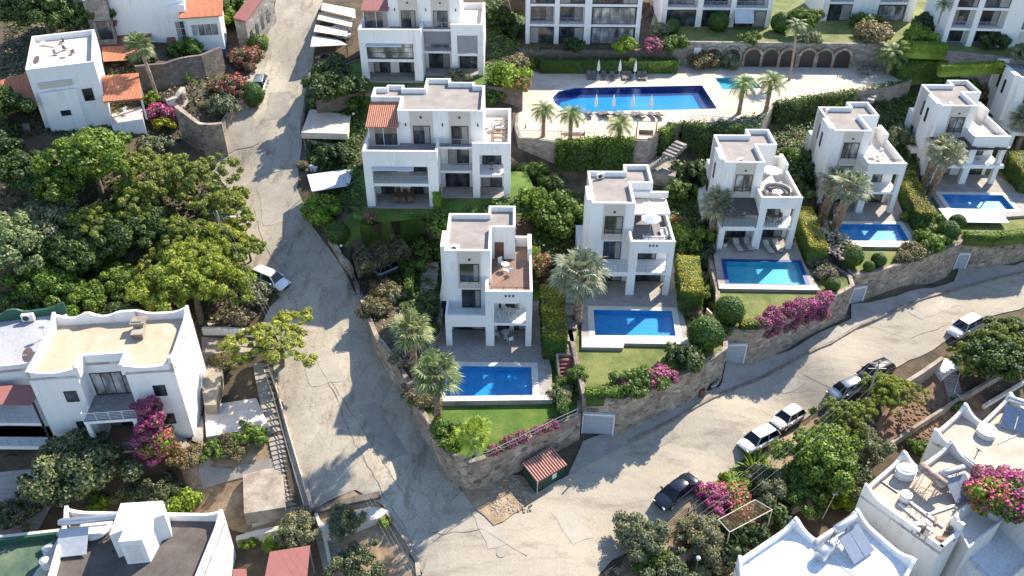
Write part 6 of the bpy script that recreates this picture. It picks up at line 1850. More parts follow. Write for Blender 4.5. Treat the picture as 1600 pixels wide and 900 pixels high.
# ================================================================ OBJECTS
def loft(b, sections, mi=0, close=True, smooth=True):
    n = len(sections[0]); vs = [p for s in sections for p in s]
    b.add(vs, [(i*n+k, i*n+(k+1) % n, (i+1)*n+(k+1) % n, (i+1)*n+k) for i in range(len(sections)-1) for k in range(n if close else n-1)], mi, smooth)
    if close:
        b.add(sections[0], [tuple(range(n))[::-1]], mi); b.add(sections[-1], [tuple(range(n))], mi)
def make_car(paint, kind='hatch'):
    """front looks to +x"""
    def make():
        L, Wd, Hh = {'sedan': (4.7, 1.84, 1.42), 'hatch': (4.1, 1.76, 1.5), 'suv': (4.6, 1.86, 1.66)}[kind]
        root = empty('parked_car', (0, 0, 0)); b = MB(); hw = Wd/2; belt = Hh*.60
        st = [(-.5, .42, .56, .80), (-.485, .30, .80, .93), (-.44, .22, .92, .99), (-.30, .20, .985, 1.0), (0, .20, 1.0, 1.0), (.25, .20, 1.0, .97), (.40, .22, .94, .86), (.47, .28, .84, .76), (.5, .42, .66, .62)]
        secs = []
        for x, zb, wf, zf in st:
            X, z1 = x*L, belt*zf; w = hw*wf; z0 = zb*Hh*.7
            secs.append([(X, -w*.85, z0), (X, -w, z0+.16), (X, -w, z1-.2), (X, -w*.93, z1-.05), (X, -w*.6, z1+.012), (X, 0, z1+.03), (X, w*.6, z1+.012), (X, w*.93, z1-.05), (X, w, z1-.2), (X, w, z0+.16), (X, w*.85, z0)])
        loft(b, secs)
        # roof panel
        r0, r1 = {'sedan': (-.20, .10), 'hatch': (-.36, .12), 'suv': (-.38, .14)}[kind]
        g0, g1 = {'sedan': (-.40, .27), 'hatch': (-.485, .27), 'suv': (-.485, .28)}[kind]
        rw = hw*.70
        secs = []
        for x, w, z in ((r0, rw*.92, Hh-.06), (r0+.06, rw, Hh), (0, rw*1.02, Hh+.015), (r1-.04, rw, Hh-.01), (r1, rw*.94, Hh-.06)):
            X = x*L; secs.append([(X, -w, z-.05), (X, -w*.85, z), (X, 0, z+.03), (X, w*.85, z), (X, w, z-.05)])
        loft(b, secs, 0)
        for sg in (-1, 1):                                     # pillars
            for xa, xb in ((g1, r1), (g0, r0), ((r0+r1)/2+.01, (r0+r1)/2)):
                b.tube([(xa*L if xa != (r0+r1)/2+.01 else xa*L, sg*hw*.9, belt*.96), (xb*L, sg*rw*.97, Hh-.05)], .045, 4)
            b.obox((g1*L-.35, sg*(hw+.09), belt+.02), (.16, .2, .13))
        body = b.build('body', paint, root)
        g = MB(); ga = [(g0*L, -hw*.86), (g1*L, -hw*.86), (g1*L, hw*.86), (g0*L, hw*.86)]; gr = [(r0*L, -rw*.95), (r1*L, -rw*.95), (r1*L, rw*.95), (r0*L, rw*.95)]
        lo = [(x, y, belt*.95) for x, y in ga]; hi = [(x, y, Hh-.055) for x, y in gr]
        for nm, q in (('side_windows', ((0, 1), (2, 3))), ('windscreen', ((1, 2),)), ('rear_window', ((3, 0),))):
            g = MB()
            for i, j in q: g.add([lo[i], lo[j], hi[j], hi[i]], [(0, 1, 2, 3)])
            g.build(nm, 'carglass', root)
        for x in (-.31, .31):
            for sg in (-1, 1):
                w = MB().tube([(x*L, sg*(hw-.2), .33), (x*L, sg*(hw+.01), .33)], .33, 16); o = w.build('wheel', 'black', root)
                MB().tube([(x*L, sg*(hw-.02), .33), (x*L, sg*(hw+.025), .33)], .2, 10).build('rim', 'steel', o)
        for sg in (-1, 1):
            MB().obox((L*.478, sg*hw*.62, belt*.66), (.12, .34, .14), sg*-.35).build('headlight', 'whitecloth', root)
            MB().obox((-L*.488, sg*hw*.68, belt*.78), (.08, .28, .16), sg*.3).build('tail_light', 'redtilewall', root)
        MB().obox((L*.49, 0, .42), (.05, .9, .14)).build('grille', 'black', root)
        return root
    return make
M['paintblack'] = plain('black_car_paint', (.012, .016, .028), .22, .3, **{'Coat Weight': 1.0})
M['paintwhite'] = plain('white_car_paint', (.74, .74, .74), .3, **{'Coat Weight': .8})
M['paintsilver'] = plain('silver_car_paint', (.36, .38, .40), .28, .6, **{'Coat Weight': .8})
M['paintbrown'] = plain('dark_brown_car_paint', (.035, .025, .024), .25, .4, **{'Coat Weight': .8})
def car(key, paint, kind, front, rear, label, group=None, z=None, f=None):
    a, b = gnd(*front, .7, f or T), gnd(*rear, .7, f or T)
    p = (a+b)/2; d = a-b; zz = (f or T)(p.x, p.y)+.10
    o = proto_copy('car_'+key, make_car(paint, kind), (p.x, p.y, zz), math.atan2(d.y, d.x), 1, label, 'car', group)
    o.rotation_euler[1] = -math.atan2(((f or T)(p.x+d.x*.4, p.y+d.y*.4) - (f or T)(p.x-d.x*.4, p.y-d.y*.4)), d.length*.8)
    return o
CG = 'cars parked along the lower road'
car('sedan_black', 'paintblack', 'sedan', (1034,786), (1090,745), 'black sedan standing alone on the lower road')
car('suv_white', 'paintwhite', 'suv', (1162,698), (1211,670), 'white car with flowers hanging over its bonnet, at the near end of the parked row', CG)
car('hatch_white', 'paintwhite', 'hatch', (1213,657), (1254,631), 'white hatchback second in the row parked beside the big green tree', CG)
car('hatch_silver', 'paintsilver', 'hatch', (1303,611), (1348,589), 'silver car parked under the power lines beside the yellow-green pine', CG)
car('suv_brown', 'paintbrown', 'suv', (1345,583), (1392,562), 'dark brown car parked behind the silver one', CG)
car('suv_white', 'paintwhite', 'suv', (1490,511), (1527,489), 'small white car parked next to the large pine at the right', CG)
car('suv_white', 'paintwhite', 'suv', (446,452), (396,432), 'white SUV parked on the hill street beside the utility pole')
car('hatch_silver', 'paintsilver', 'hatch', (397,152), (405,128), 'silver car parked beside the clipped ball bush on the hill street')
car('hatch_silver', 'paintsilver', 'hatch', (632,410), (588,430), 'silver car under the vine-covered carport', f=lambda x, y: Z1b)
car('hatch_white', 'paintwhite', 'hatch', (505,50), (535,58), 'white car in the shade under the upper carports')
car('suv_brown', 'paintbrown', 'suv', (498,95), (525,103), 'dark car in the shade below the upper carports')

def shade(pts, z, zg, label, roofm, fasc=.0, posts=True, th=.06):
    w = [at(x, y, zz) for (x, y), zz in zip(pts, z if isinstance(z, list) else [z]*4)]
    c = sum(w, Vector())/len(w); r = empty('carport', (c.x, c.y, zg), 0, label, 'carport')
    b = MB(); q = [p - Vector((c.x, c.y, zg)) for p in w]; n = len(q)
    b.add([tuple(p) for p in q] + [(p.x, p.y, p.z-th-fasc) for p in q], [tuple(range(n)), tuple(range(n, 2*n))[::-1]] + [(i, n+i, n+(i+1) % n, (i+1) % n) for i in range(n)])
    b.build('roof', roofm, r)
    if posts:
        for p in q:
            MB().cyl(p.x*.94, p.y*.94, -.8, p.z-fasc-th, .05).build('post', 'metal', r)
    return r
shade([(480,175),(544,184),(539,213),(467,212)], 13.9, 11.2, 'carport with a sand-coloured flat roof beside the hill street', 'canopy', .75)
shade([(477,278),(549,267),(543,294),(485,304)], [11.9,11.5,11.3,11.7], 9.3, 'carport with a pale blue-grey cloth roof below the sand-coloured one', 'canopywhite')
CPG = 'narrow sand-coloured carports at the top of the hill street'
for i, (q, l) in enumerate([([(497,9),(548,18),(549,32),(495,20)], 'uppermost of the four narrow carports beside the top duplex'),
    ([(492,24),(545,32),(543,46),(489,35)], 'second from the top of the four narrow carports'), ([(487,43),(538,50),(536,61),(484,54)], 'third from the top of the four narrow carports'),
    ([(482,60),(520,65),(537,74),(479,78)], 'lowest of the four narrow carports, with a grey worn roof')]):
    zg = T(*tuple(at(515, 45, 18.2))[:2]); o = shade(q, 20.0-.55*i, 17.4-.5*i, l, 'canopy' if i < 3 else 'roofpale'); o['group'] = CPG

# -- white sunshade over the fifth lawn
o = shade([(1464,315),(1561,315),(1575,336),(1481,336)], 6.35, 6.0, 'flat white sunshade cloth at the edge of the fifth pool deck', 'whitecloth', 0, False, .05); o['category'] = 'sunshade'; o.name = 'sunshade'
# -- refuse shelter with tiled roof
q = [at(824,731,2.2), at(871,703,2.2), at(888,721,1.9), at(837,749,1.9)]
c = sum(q, Vector())/4; rz = math.atan2(q[1].y-q[0].y, q[1].x-q[0].x)
BS = empty('bin_shelter', (c.x, c.y, .05), rz, 'small green shelter with a striped terracotta roof against the stone wall', 'shelter')
Lx = (q[1]-q[0]).length; Ly = 2.2
b = MB(); b.box(-Lx/2+.1, Lx/2-.1, -Ly/2+.1, -Ly/2+.16, 0, 1.75); b.box(-Lx/2+.1, -Lx/2+.16, -Ly/2+.16, Ly/2-.1, 0, 1.8); b.box(Lx/2-.16, Lx/2-.1, -Ly/2+.16, Ly/2-.1, 0, 1.8); b.build('wall', 'green', BS)
b = MB(); b.add([(-Lx/2, -Ly/2, 1.85), (Lx/2, -Ly/2, 1.85), (Lx/2, Ly/2, 2.35), (-Lx/2, Ly/2, 2.35)], [(0, 1, 2, 3)])
b.add([(-Lx/2, -Ly/2, 1.75), (Lx/2, -Ly/2, 1.75), (Lx/2, -Ly/2, 1.85), (-Lx/2, -Ly/2, 1.85)], [(0, 1, 2, 3)])
for k in range(13):
    x = -Lx/2 + Lx*(k+.5)/13; b.tube([(x, -Ly/2, 1.88), (x, Ly/2, 2.38)], .065, 6, 1)
b.build('tiled_roof', ['redroof', 'dishpink'], BS)
MB().box(.1, .6, -Ly/2+.07, -Ly/2+.09, .95, 1.55).build('notice', 'plastic', BS)
MB().cyl(-Lx/2, -Ly/2-.1, 0, 1.9, .05).build('post', 'metal', BS)
# -- garage doors in the stone walls
def along(a, b_, z, t0, t1):
    A_, B2 = at(*a, z), at(*b_, z); return (A_.lerp(B2, t0), A_.lerp(B2, t1))
GD = [along((913,620), (977,624), Z2, .06, .80), along((1133,512), (1186,512), Z3, .12, .72), along((1330,424), (1367,418), Z4, .2, .75), along((1499,362), (1545,362), Z5, .12, .5)]
for (a, b_), z0, h, l, m in [(((915,668),(966,667)), .3, 2.5, 'pale blue-grey garage door at the left end of the second stone wall', 'garagedoor'), (((1139,556),(1172,555)), .6, 2.2, 'pale garage door in the wall left of the long bougainvillea', 'garagedoor'),
                      (((1336,462),(1357,462)), .7, 2.1, 'pale garage door between the third and fourth stone walls', 'garagedoor'), (((1502,398),(1518,398)), .8, 2.2, 'pale garage door in the wall at the right', 'garagedoor')]:
    p0, p1 = GD.pop(0); w_ = (p1-p0).length; z0 = T(p0.x, p0.y-.6)+.12; n_ = Vector((p1.y-p0.y, p0.x-p1.x, 0)).normalized()*.12; p0 = p0 + n_; r = empty('garage_door', (p0.x, p0.y, z0-.3), math.atan2(p1.y-p0.y, p1.x-p0.x), l, 'garage door', 'garage doors in the stone walls')
    b = MB().box(0, w_, -.12, 0, 0, h+.2)
    for k in range(5): b.box(0, w_, -.135, -.12, .3+.45*k, .33+.45*k)
    b.build('door_panel', m, r)
    MB().box(-.12, 0, -.2, .1, 0, h+.35).box(w_, w_+.14, -.2, .1, 0, h+.35).box(-.12, w_+.14, -.2, .1, h+.2, h+.4).build('surround', 'whiteframe', r)
# rendered wall fields round the garages
# -- small pole by the shelter, manhole, rubble heap
p = gnd(895, 760, 0, T); q = gnd(883, 764, 0, T)
tag(MB().tube([(0, 0, -.1), (0, 0, .95)], .07, 6).build('bollard', 'rust', None, p), 'short rusty post standing on the road edge right of the tiled shelter', 'post')
def rubble(pts, n, smin, smax, name, label, mat_='rubble', zup=.1):
    w = [tuple(gnd(x, y, 0, T))[:2] for x, y in pts]; xs = [p[0] for p in w]; ys = [p[1] for p in w]; b = MB(); k = 0; rd = random.Random(5)
    c = gnd(sum(x for x, y in pts)/len(pts), sum(y for x, y in pts)/len(pts), 0, T)
    while k < n:
        x, y = rd.uniform(min(xs), max(xs)), rd.uniform(min(ys), max(ys))
        if inside(x, y, w):
            k += 1; s = rd.uniform(smin, smax); b.blob((x-c.x, y-c.y, T(x, y)-c.z+zup+s*.3), (s, s*rd.uniform(.7, 1.2), s*.7), 6, 4, 0, .3, rd)
    o = b.build(name, mat_, None, c)
    return tag(o, label, None, None, 'stuff')
rubble([(752,762),(810,748),(838,770),(835,800),(780,810)], 520, .04, .15, 'rubble', 'heap of pale rubble and earth beside the tiled shelter', zup=.12)
rubble([(1400,640),(1440,600),(1500,640),(1470,690),(1400,670)], 380, .05, .2, 'stones', 'stones scattered on the red soil slope', 'redsoil', 0)
rubble([(1262,400),(1300,408),(1328,432),(1300,452),(1280,440)], 200, .05, .22, 'stones', 'stones in the dry bed right of the turquoise pool', 'stone', 4.7)

# -- poolside furniture
def lounger(m):
    def make():
        r = empty('sun_lounger', (0, 0, 0)); b = MB()
        b.box(-.33, .33, -1.0, .35, .26, .31); b.build('seat', m, r)
        b = MB(); b.add([(-.33, .35, .29), (.33, .35, .29), (.33, .95, .66), (-.33, .95, .66), (-.33, .35, .34), (.33, .35, .34), (.33, .93, .71), (-.33, .93, .71)], [(0, 1, 2, 3), (4, 5, 6, 7), (0, 4, 7, 3), (1, 2, 6, 5), (2, 3, 7, 6)]); b.build('backrest', m, r)
        b = MB()
        for x in (-.31, .31):
            b.tube([(x, -1, .3), (x, .4, .3)], .025, 4)
            for y in (-.85, .3): b.tube([(x, y, 0), (x, y, .3)], .025, 4)
        b.build('frame', 'metal', r)
        return r
    return make
def closed_umbrella():
    r = empty('closed_umbrella', (0, 0, 0)); MB().cyl(0, 0, 0, 2.7, .03).build('pole', 'whiteframe', r)
    b = MB(); b.tube([(0, 0, 1.05), (0, 0, 1.3), (0, 0, 2.0), (0, 0, 2.65)], [.20, .24, .17, .03], 10); b.build('canopy', 'whitecloth', r)
    MB().cyl(0, 0, 0, .08, .28).build('base', 'whiteframe', r)
    return r
LG = 'loungers on the communal pool terrace'
zf = lambda x, y: ZD
for i, x in enumerate([915,923,938,951,970,978,994,1002]):
    p = at(x, 119, ZD); proto_copy('lounger_dark', lounger('sling'), (p.x, p.y, ZD), 0, 1, ORD[i].capitalize() + ' lounger in the shaded row behind the communal pool', 'sun lounger', LG)
for i, x in enumerate([917,935,944,961,970,989,997,1016,1027]):
    p = at(x, 179, ZD); proto_copy('lounger_dark', None, (p.x, p.y, ZD), R(180+20), 1, ORD[i].capitalize() + ' lounger in the sunny row in front of the communal pool', 'sun lounger', LG)
UG = 'closed white umbrellas of the communal pool'
for i, x in enumerate([929,962,986]):
    p = at(x, 119, ZD); proto_copy('umb', closed_umbrella, (p.x, p.y, ZD), 0, 1, ORD[i].capitalize() + ' closed white umbrella behind the communal pool', 'umbrella', UG)
for i, x in enumerate([926,953,983,1011]):
    p = at(x, 175, ZD); proto_copy('umb', None, (p.x, p.y, ZD), 0, 1, ORD[i].capitalize() + ' closed white umbrella in front of the communal pool', 'umbrella', UG)
for i, (x, y, a) in enumerate([(1151,382,8),(1168,380,8),(1199,384,12),(1213,382,8)]):
    p = at(x, y, 6.2); proto_copy('lounger_pale', lounger('slingpale'), (p.x, p.y, 6.2), R(a), 1.05, ORD[i].capitalize() + ' of the four loungers on the deck of the turquoise pool', 'sun lounger', 'loungers of the middle villa')
def chair(m):
    def make():
        r = empty('garden_chair', (0, 0, 0)); b = MB()
        MB().box(-.24, .24, -.24, .24, .42, .46).build('seat', m, r); MB().box(-.24, .24, .2, .25, .46, .9).build('backrest', m, r)
        for x in (-.22, .22):
            for y in (-.21, .21): MB().box(x-.02, x+.02, y-.02, y+.02, 0, .42).build('leg', m, r)
        return r
    return make
def table(m, R_=.5, rect=None):
    def make():
        r = empty('garden_table', (0, 0, 0))
        (MB().cyl(0, 0, .70, .75, R_, n=20) if not rect else MB().box(-rect[0], rect[0], -rect[1], rect[1], .70, .75)).build('table_top', m, r)
        MB().cyl(0, 0, 0, .70, .05).cyl(0, 0, 0, .04, .25).build('stand', m, r)
        return r
    return make
def put(key, make, p, rz, label, cat, group=None, sc=1):
    return proto_copy(key, make, p, rz, sc, label, cat, group)
def V(i, x, y, z): return (ov[i].x+x, ov[i].y+y, ov[i].z+z)
def set_(i, x, y, z, where, n=4, key='white', m='plastic', tr=.42):
    put('table_'+key, table(m, tr), V(i, x, y, z), 0, 'round table ' + where, 'table')
    for k in range(n):
        a = 2*math.pi*k/n + .5; nm = ['in front', 'right', 'behind', 'left'][k]
        put('chair_'+key, chair(m), V(i, x+.95*math.cos(a-1.57), y+.95*math.sin(a-1.57), z), a-1.57-R(90), 'chair ' + nm + ' at the table ' + where.replace('the ', ''), 'chair', 'chairs at the villas')
set_(0, 6.3, 1.3, 2.92, 'on the upper loggia of the nearest villa', key='white')
set_(0, 6.0, 1.4, 0, 'under the ground floor loggia of the nearest villa', 3, key='white')
set_(0, 5.9, 5.0, 5.93, 'on the brown roof terrace of the nearest villa', 2, key='white')
set_(2, 6.2, 1.3, 2.92, 'on the upper loggia of the middle villa', 4, key='dark', m='sling')
set_(3, 6.0, 3.6, 5.93, 'on the roof terrace of the fourth villa', 4, key='white')
def sofa(m, L=2.0):
    def make():
        r = empty('garden_sofa', (0, 0, 0)); MB().box(-L/2, L/2, -.4, .4, .12, .42).build('seat', m, r); MB().box(-L/2, L/2, .28, .42, .42, .8).build('backrest', m, r)
        MB().box(-L/2-.12, -L/2, -.4, .42, .1, .6).build('armrest', m, r); MB().box(L/2, L/2+.12, -.4, .42, .1, .6).build('armrest', m, r)
        return r
    return make
put('sofa_white', sofa('whitecloth'), V(1, 6.6, 1.5, 5.93), R(180), 'white sofa at the front edge of the second villa terrace', 'sofa')
put('sofa_white', None, V(1, 7.8, 2.6, 5.93), R(-90), 'white sofa along the right parapet of the second villa terrace', 'sofa', None, .8)
def parasol(m, R_=1.4):
    def make():
        r = empty('parasol', (0, 0, 0)); MB().cyl(0, 0, 0, 2.4, .03).cyl(0, 0, 0, .1, .3).build('pole', 'metal', r); b = MB(); n = 8
        pts = [(R_*math.cos(6.2832*k/n), R_*math.sin(6.2832*k/n), 2.1) for k in range(n)] + [(0, 0, 2.55)]
        b.add(pts, [(k, (k+1) % n, n) for k in range(n)]); b.build('canopy', m, r); return r
    return make
put('parasol_grey', parasol('canopywhite', 1.1), V(1, 6.3, 2.6, 5.93), .3, 'grey parasol on the roof terrace of the second villa', 'parasol')
put('parasol_white', parasol('whitecloth', 1.15), V(2, 5.9, 4.2, 5.93), .2, 'white parasol on the roof terrace of the middle villa', 'parasol')
put('parasol_white', None, V(4, 6.2, 1.3, 2.95), .2, 'white parasol on the balcony of the fifth villa', 'parasol', None, .8)
def round_sofa():
    r = empty('round_sofa', (0, 0, 0)); b = MB(); c = MB(); n = 14
    for k in range(n):
        a = R(-20) + R(220)*k/(n-1); b.obox((1.15*math.cos(a), 1.15*math.sin(a), .25), (.6, .36, .4), a); c.obox((1.45*math.cos(a), 1.45*math.sin(a), .5), (.18, .4, .5), a)
    b.build('seat', 'sling', r); c.build('backrest', 'slingpale', r); return r
put('rsofa', round_sofa, V(2, 6.4, 2.3, 5.93), 0, 'curved dark sofa on the roof terrace of the middle villa', 'sofa')
put('table_low', table('whitecloth', .5), V(2, 6.4, 2.2, 5.93), 0, 'round white table inside the curved sofa', 'table', None, (1.2, 1.2, .6))
# furniture at the duplex
dA = Vector((pA.x-16.05, pA.y, 11.4))
def D(x, y, z): return (dA.x+x, dA.y+y, dA.z+z)
put('rect_table', table('brown', rect=(1.1, .5)), D(4.0, -.6, 0), 0, 'long dark table under the left porch of the street duplex', 'table')
for k in range(6):
    put('chair_brown', chair('brown'), D(3.2+.8*(k % 3), -1.4 if k < 3 else .2, 0), 0 if k >= 3 else R(180), ORD[k % 3] + ' wooden chair ' + ('in front of' if k < 3 else 'behind') + ' the long porch table', 'chair', 'chairs at the duplex')
put('table_white', None, D(7.2, -.8, 0), 0, 'white round table at the right end of the left porch', 'table')
put('table_white', None, D(14.2, 5.5, 5.93), 0, 'round table on the roof terrace of the street duplex', 'table')
for k in range(3): put('chair_white', None, D(14.2+.8*math.cos(k*2.1), 5.5+.8*math.sin(k*2.1), 5.93), k*2.1, ['right', 'far', 'left'][k] + ' white chair at the duplex roof terrace table', 'chair')
b = MB()
for k in range(5): b.box(-.9, .9, -2.6+k*1.1, -2.2+k*1.1, .4, .46)
b.box(-.95, -.85, -2.6, 2.2, 0, .4); b.box(.85, .95, -2.6, 2.2, 0, .4)
tag(b.build('slatted_bench', 'wood', None, D(15.0, 5.0, 5.93)), 'long slatted bench along the roof terrace edge of the street duplex', 'bench')
put('table_dark', None, D(13.9, 1.4, 2.92), 0, 'dark round table on the right loggia of the street duplex', 'table')
put('chair_white', None, D(15.0, 1.2, 2.92), R(-60), 'white chair on the right loggia of the street duplex', 'chair')
# swing, table and chairs on the pool terrace
p = at(1005, 213, ZD)
SWG = empty('garden_swing', p, R(-4), 'wooden garden swing seat on the pool terrace, right of the short date palm', 'swing')
b = MB()
for x in (-1.2, 1.2): b.tube([(x-.0, -.7, 0), (x, 0, 2.3)], .05, 4); b.tube([(x, .7, 0), (x, 0, 2.3)], .05, 4)
b.tube([(-1.3, 0, 2.3), (1.3, 0, 2.3)], .05, 4); b.build('frame', 'wood', SWG)
MB().box(-.9, .9, -.3, .3, .5, .56).build('seat', 'wood', SWG); MB().box(-.9, .9, .28, .34, .56, 1.0).build('backrest', 'wood', SWG)
MB().tube([(-.85, 0, .5), (-.9, 0, 2.3)], .015, 3).tube([(.85, 0, .5), (.9, 0, 2.3)], .015, 3).build('chain', 'metal', SWG)
p = at(890, 217, ZD); put('rect_table', None, (p.x, p.y, ZD), 0, 'dark table behind the palms on the pool terrace edge', 'table')
for k, (x, y) in enumerate([(876,214),(906,214)]):
    p = at(x, y, ZD); put('chair_dark', chair('sling'), (p.x, p.y, ZD), R(90 if k == 0 else -90), ['left', 'right'][k] + ' armchair at the table on the pool terrace edge', 'chair', None, 1.2)
for k, (x, y) in enumerate([(1336,106),(1344,100),(1350,108),(1358,102),(1340,112)]):
    p = at(x, y, ZD); put('table_dark' if k == 2 else 'chair_dark', None, (p.x, p.y, ZD), k*1.3, ['left chair', 'rear chair', 'dark table', 'right chair', 'front chair'][k] + ' of the group left of the broad date palm', 'table' if k == 2 else 'chair', 'furniture by the broad date palm', 1.2)
# ================================================================ stairs, walls, roof equipment, poles and wires
def stairs(p0, p1, w, n, label, m='dirtyconcrete', name='stone_stairs', side=None, thick=.5):
    """flight from p0 (top) down to p1"""
    r = empty(name, p0, 0, label, 'stairs'); d = Vector((p1.x-p0.x, p1.y-p0.y)); L = d.length; a = math.atan2(d.y, d.x); drop = p0.z-p1.z
    b = MB()
    for k in range(n):
        c = (d/L)*(L*(k+.5)/n); h = drop*(k+1)/n
        b.obox((c.x, c.y, -h-thick/2), (L/n+.01, w, thick), a)
    b.build('steps', m, r)
    if side:
        c = MB(); nn = Vector((-d.y, d.x)).normalized()*(w/2+.1)
        for sg in (-1, 1):
            q0 = nn*sg; q1 = nn*sg + d
            c.wallpath([(q0.x, q0.y), (q1.x, q1.y)], .18, [-drop-.6, -drop-.6], [.45, -drop+.45])
        c.build('side_wall', side, r)
    return r
stairs(at(829,200,ZD), at(826,262,8.2), 1.9, 20, 'long stone stairs down from the pool terrace beside the street duplex', 'darkstone', side='greystone')
stairs(at(1040,238,ZD-1.0), at(1003,262,9.6), 1.2, 12, 'stone stairs with white treads below the garden swing', 'greystone')
stairs(at(1062,216,ZD-.1), at(1040,238,ZD-1.0), 1.6, 5, 'short flight at the corner of the pool terrace right of the swing', 'greystone')
stairs(at(1342,150,12.2), at(1310,172,9.4), 1.2, 12, 'stone stairs with pale treads behind the fourth villa', 'greystone')
stairs(at(1370,118,ZD), at(1350,146,12.2), 1.8, 6, 'wide stone flight with white rails right of the pool terrace', 'greystone')
tag(MB().prism(sq(W([(1255,150),(1330,134),(1350,150),(1368,172),(1340,190),(1262,176)], 9.6)), 6, 9.6).build('retaining_wall', 'darkstone'), 'dark rubble stone block behind the fourth villa', 'wall')
tag(MB().prism(sq(W([(985,232),(1030,228),(1058,250),(1052,272),(990,262)], 9.9)), 5, 9.9).build('retaining_wall', 'greystone'), 'stone stair landing block under the garden swing', 'wall')
stairs(at(884,556,5.6), at(894,640,2.4), 1.5, 14, 'brown brick stairs between the first and second gardens', 'redroof', side='dirtyconcrete')
stairs(at(905,400,7.6), at(884,552,5.6), 1.6, 8, 'stepped shady path between the first two villas', 'dirtyconcrete')
stairs(at(1098,488,5.5), at(1118,508,4.6), 1.3, 5, 'pale garden steps between the second and third gardens', 'sidewalk', side='coping')
stairs(at(1284,395,5.9), at(1325,428,3.4), 1.4, 10, 'sunken steps with white walls at the corner of the third stone wall', 'dirtyconcrete', side='greystone')
stairs(at(1462,330,5.8), at(1498,362,3.6), 1.3, 10, 'stepped path between the fourth and fifth gardens', 'dirtyconcrete', side='greystone')
stairs(at(745,470,5.2) if False else at(672,410,6.3), at(668,470,5.6), 1.8, 8, 'shady garden steps left of the nearest villa', 'dirtyconcrete')
# street edge wall with rails and the steps below it
pts = [gnd(x, y, 0, T) for x, y in ((424,590),(438,628),(456,690),(474,748),(492,806))]
o0 = pts[0]; SWL = empty('street_wall', o0, 0, 'low wall with double white rails along the left edge of the street', 'wall')
fine = []
for a, b_ in zip(pts, pts[1:]):
    for i in range(4): fine.append(a.lerp(b_, i/4))
fine.append(pts[-1]); fz = [T(p.x, p.y) for p in fine]
MB().wallpath([(p.x-o0.x, p.y-o0.y) for p in fine], .3, [z-o0.z-2.2 for z in fz], [z-o0.z+.45 for z in fz]).build('wall', 'dirtyconcrete', SWL)
b = MB()
for off, hh_ in ((-.02, .75), (-.02, 1.0), (.5, .62)):
    b.tube([(p.x-o0.x-off, p.y-o0.y, z-o0.z+hh_) for p, z in zip(fine, fz)], .05, 4)
for p, z in list(zip(fine, fz))[::2]: b.tube([(p.x-o0.x, p.y-o0.y, z-o0.z), (p.x-o0.x, p.y-o0.y, z-o0.z+1.0)], .04, 4)
b.build('rail', 'coping', SWL)
stairs(gnd(408,572,.15,T)+Vector((0,0,.15)), gnd(432,680,.15,T)+Vector((0,0,.15)), 1.5, 12, 'upper flight of the grey garden steps beside the street wall', 'sidewalk')
stairs(gnd(436,684,.15,T)+Vector((0,0,.15)), gnd(466,803,.15,T)+Vector((0,0,.15)), 1.7, 16, 'lower flight of the grey garden steps beside the street wall', 'sidewalk')
def slab(pts, z, th, name, label, m, cat='slab'):
    for _ in range(3):
        w = sq(W(pts, z)); xs = [p[0] for p in w]; ys = [p[1] for p in w]
        z = max([T(*p) for p in w] + [T(sum(xs)/len(xs), sum(ys)/len(ys))]) + .12
    w = sq(W(pts, z)); o0 = Vector((w[0][0], w[0][1], z)); PLAT.append((w, z))
    return tag(MB().prism([(p[0]-o0.x, p[1]-o0.y) for p in w], -th, 0).build(name, m, None, o0), label, cat)
slab([(322,642),(403,628),(424,672),(326,690)], 2.0, 1.6, 'concrete_slab', 'pale concrete slab right of the beige-roofed house', 'roofpale')
slab([(384,748),(413,740),(434,737),(447,748),(451,798),(387,809)], -.2, 1.5, 'concrete_slab', 'worn concrete slab with clipped corners beside the garden steps', 'dirtyconcrete')
patch('garden_path', [(317,700),(334,700),(338,738),(437,724),(440,738),(384,757),(322,768)], 'sidewalk', .12)
patch('garden_path', [(308,560),(322,560),(322,640),(320,700),(308,700)], 'sidewalk', .12)
slab([(308,560),(352,560),(348,600),(340,640),(322,640)], 2.6, 1.2, 'concrete_slab', 'stained concrete slab at the corner of the beige-roofed house', 'dirtyconcrete')
slab([(316,534),(400,540),(402,556),(318,560)], 3.2, .8, 'concrete_slab', 'shaded concrete landing below the low white wall', 'dirtyconcrete')
slab([(505,822),(590,795),(612,800),(600,812),(510,838)], .1, 1.6, 'concrete_slab', 'pale concrete ledge above the sunken planting bed', 'coping')
def lwall(pts, h, th, label, m, down=1.5, f=T, name='garden_wall', cat='wall', steps=3, top=None, rail=0):
    P_ = []
    for (a, b_) in zip(pts, pts[1:]):
        A_, B2 = gnd(*a, 0, f), gnd(*b_, 0, f)
        for i in range(steps): P_.append(A_.lerp(B2, i/steps))
    P_.append(gnd(*pts[-1], 0, f)); o0 = P_[0].copy()
    zs = [f(p.x, p.y) for p in P_]
    b = MB().wallpath([(p.x-o0.x, p.y-o0.y) for p in P_], th, [z-o0.z-down for z in zs], [(z-o0.z+h) if top is None else top-o0.z for z in zs])
    o = tag(b.build(name, m, None, o0), label, cat)
    return o
lwall([(319,532),(360,530),(402,533)], .9, .3, 'low white wall at the foot of the grove', 'oldwhite')
lwall([(498,812),(560,792),(600,783)], .35, .7, 'dark sloping ramp wall at the lower end of the street wall', 'darkstone')
lwall([(608,808),(640,852),(655,880),(658,905)], .3, .35, 'low concrete kerb wall round the sunken planting bed', 'dirtyconcrete')
lwall([(401,832),(428,824),(453,812)], 1.3, .25, 'stained white wall below the worn concrete slab', 'oldwhite')
lwall([(378,862),(410,852),(452,842)], 1.0, .5, 'wall with a pale flat top beside the red roof', 'coping')
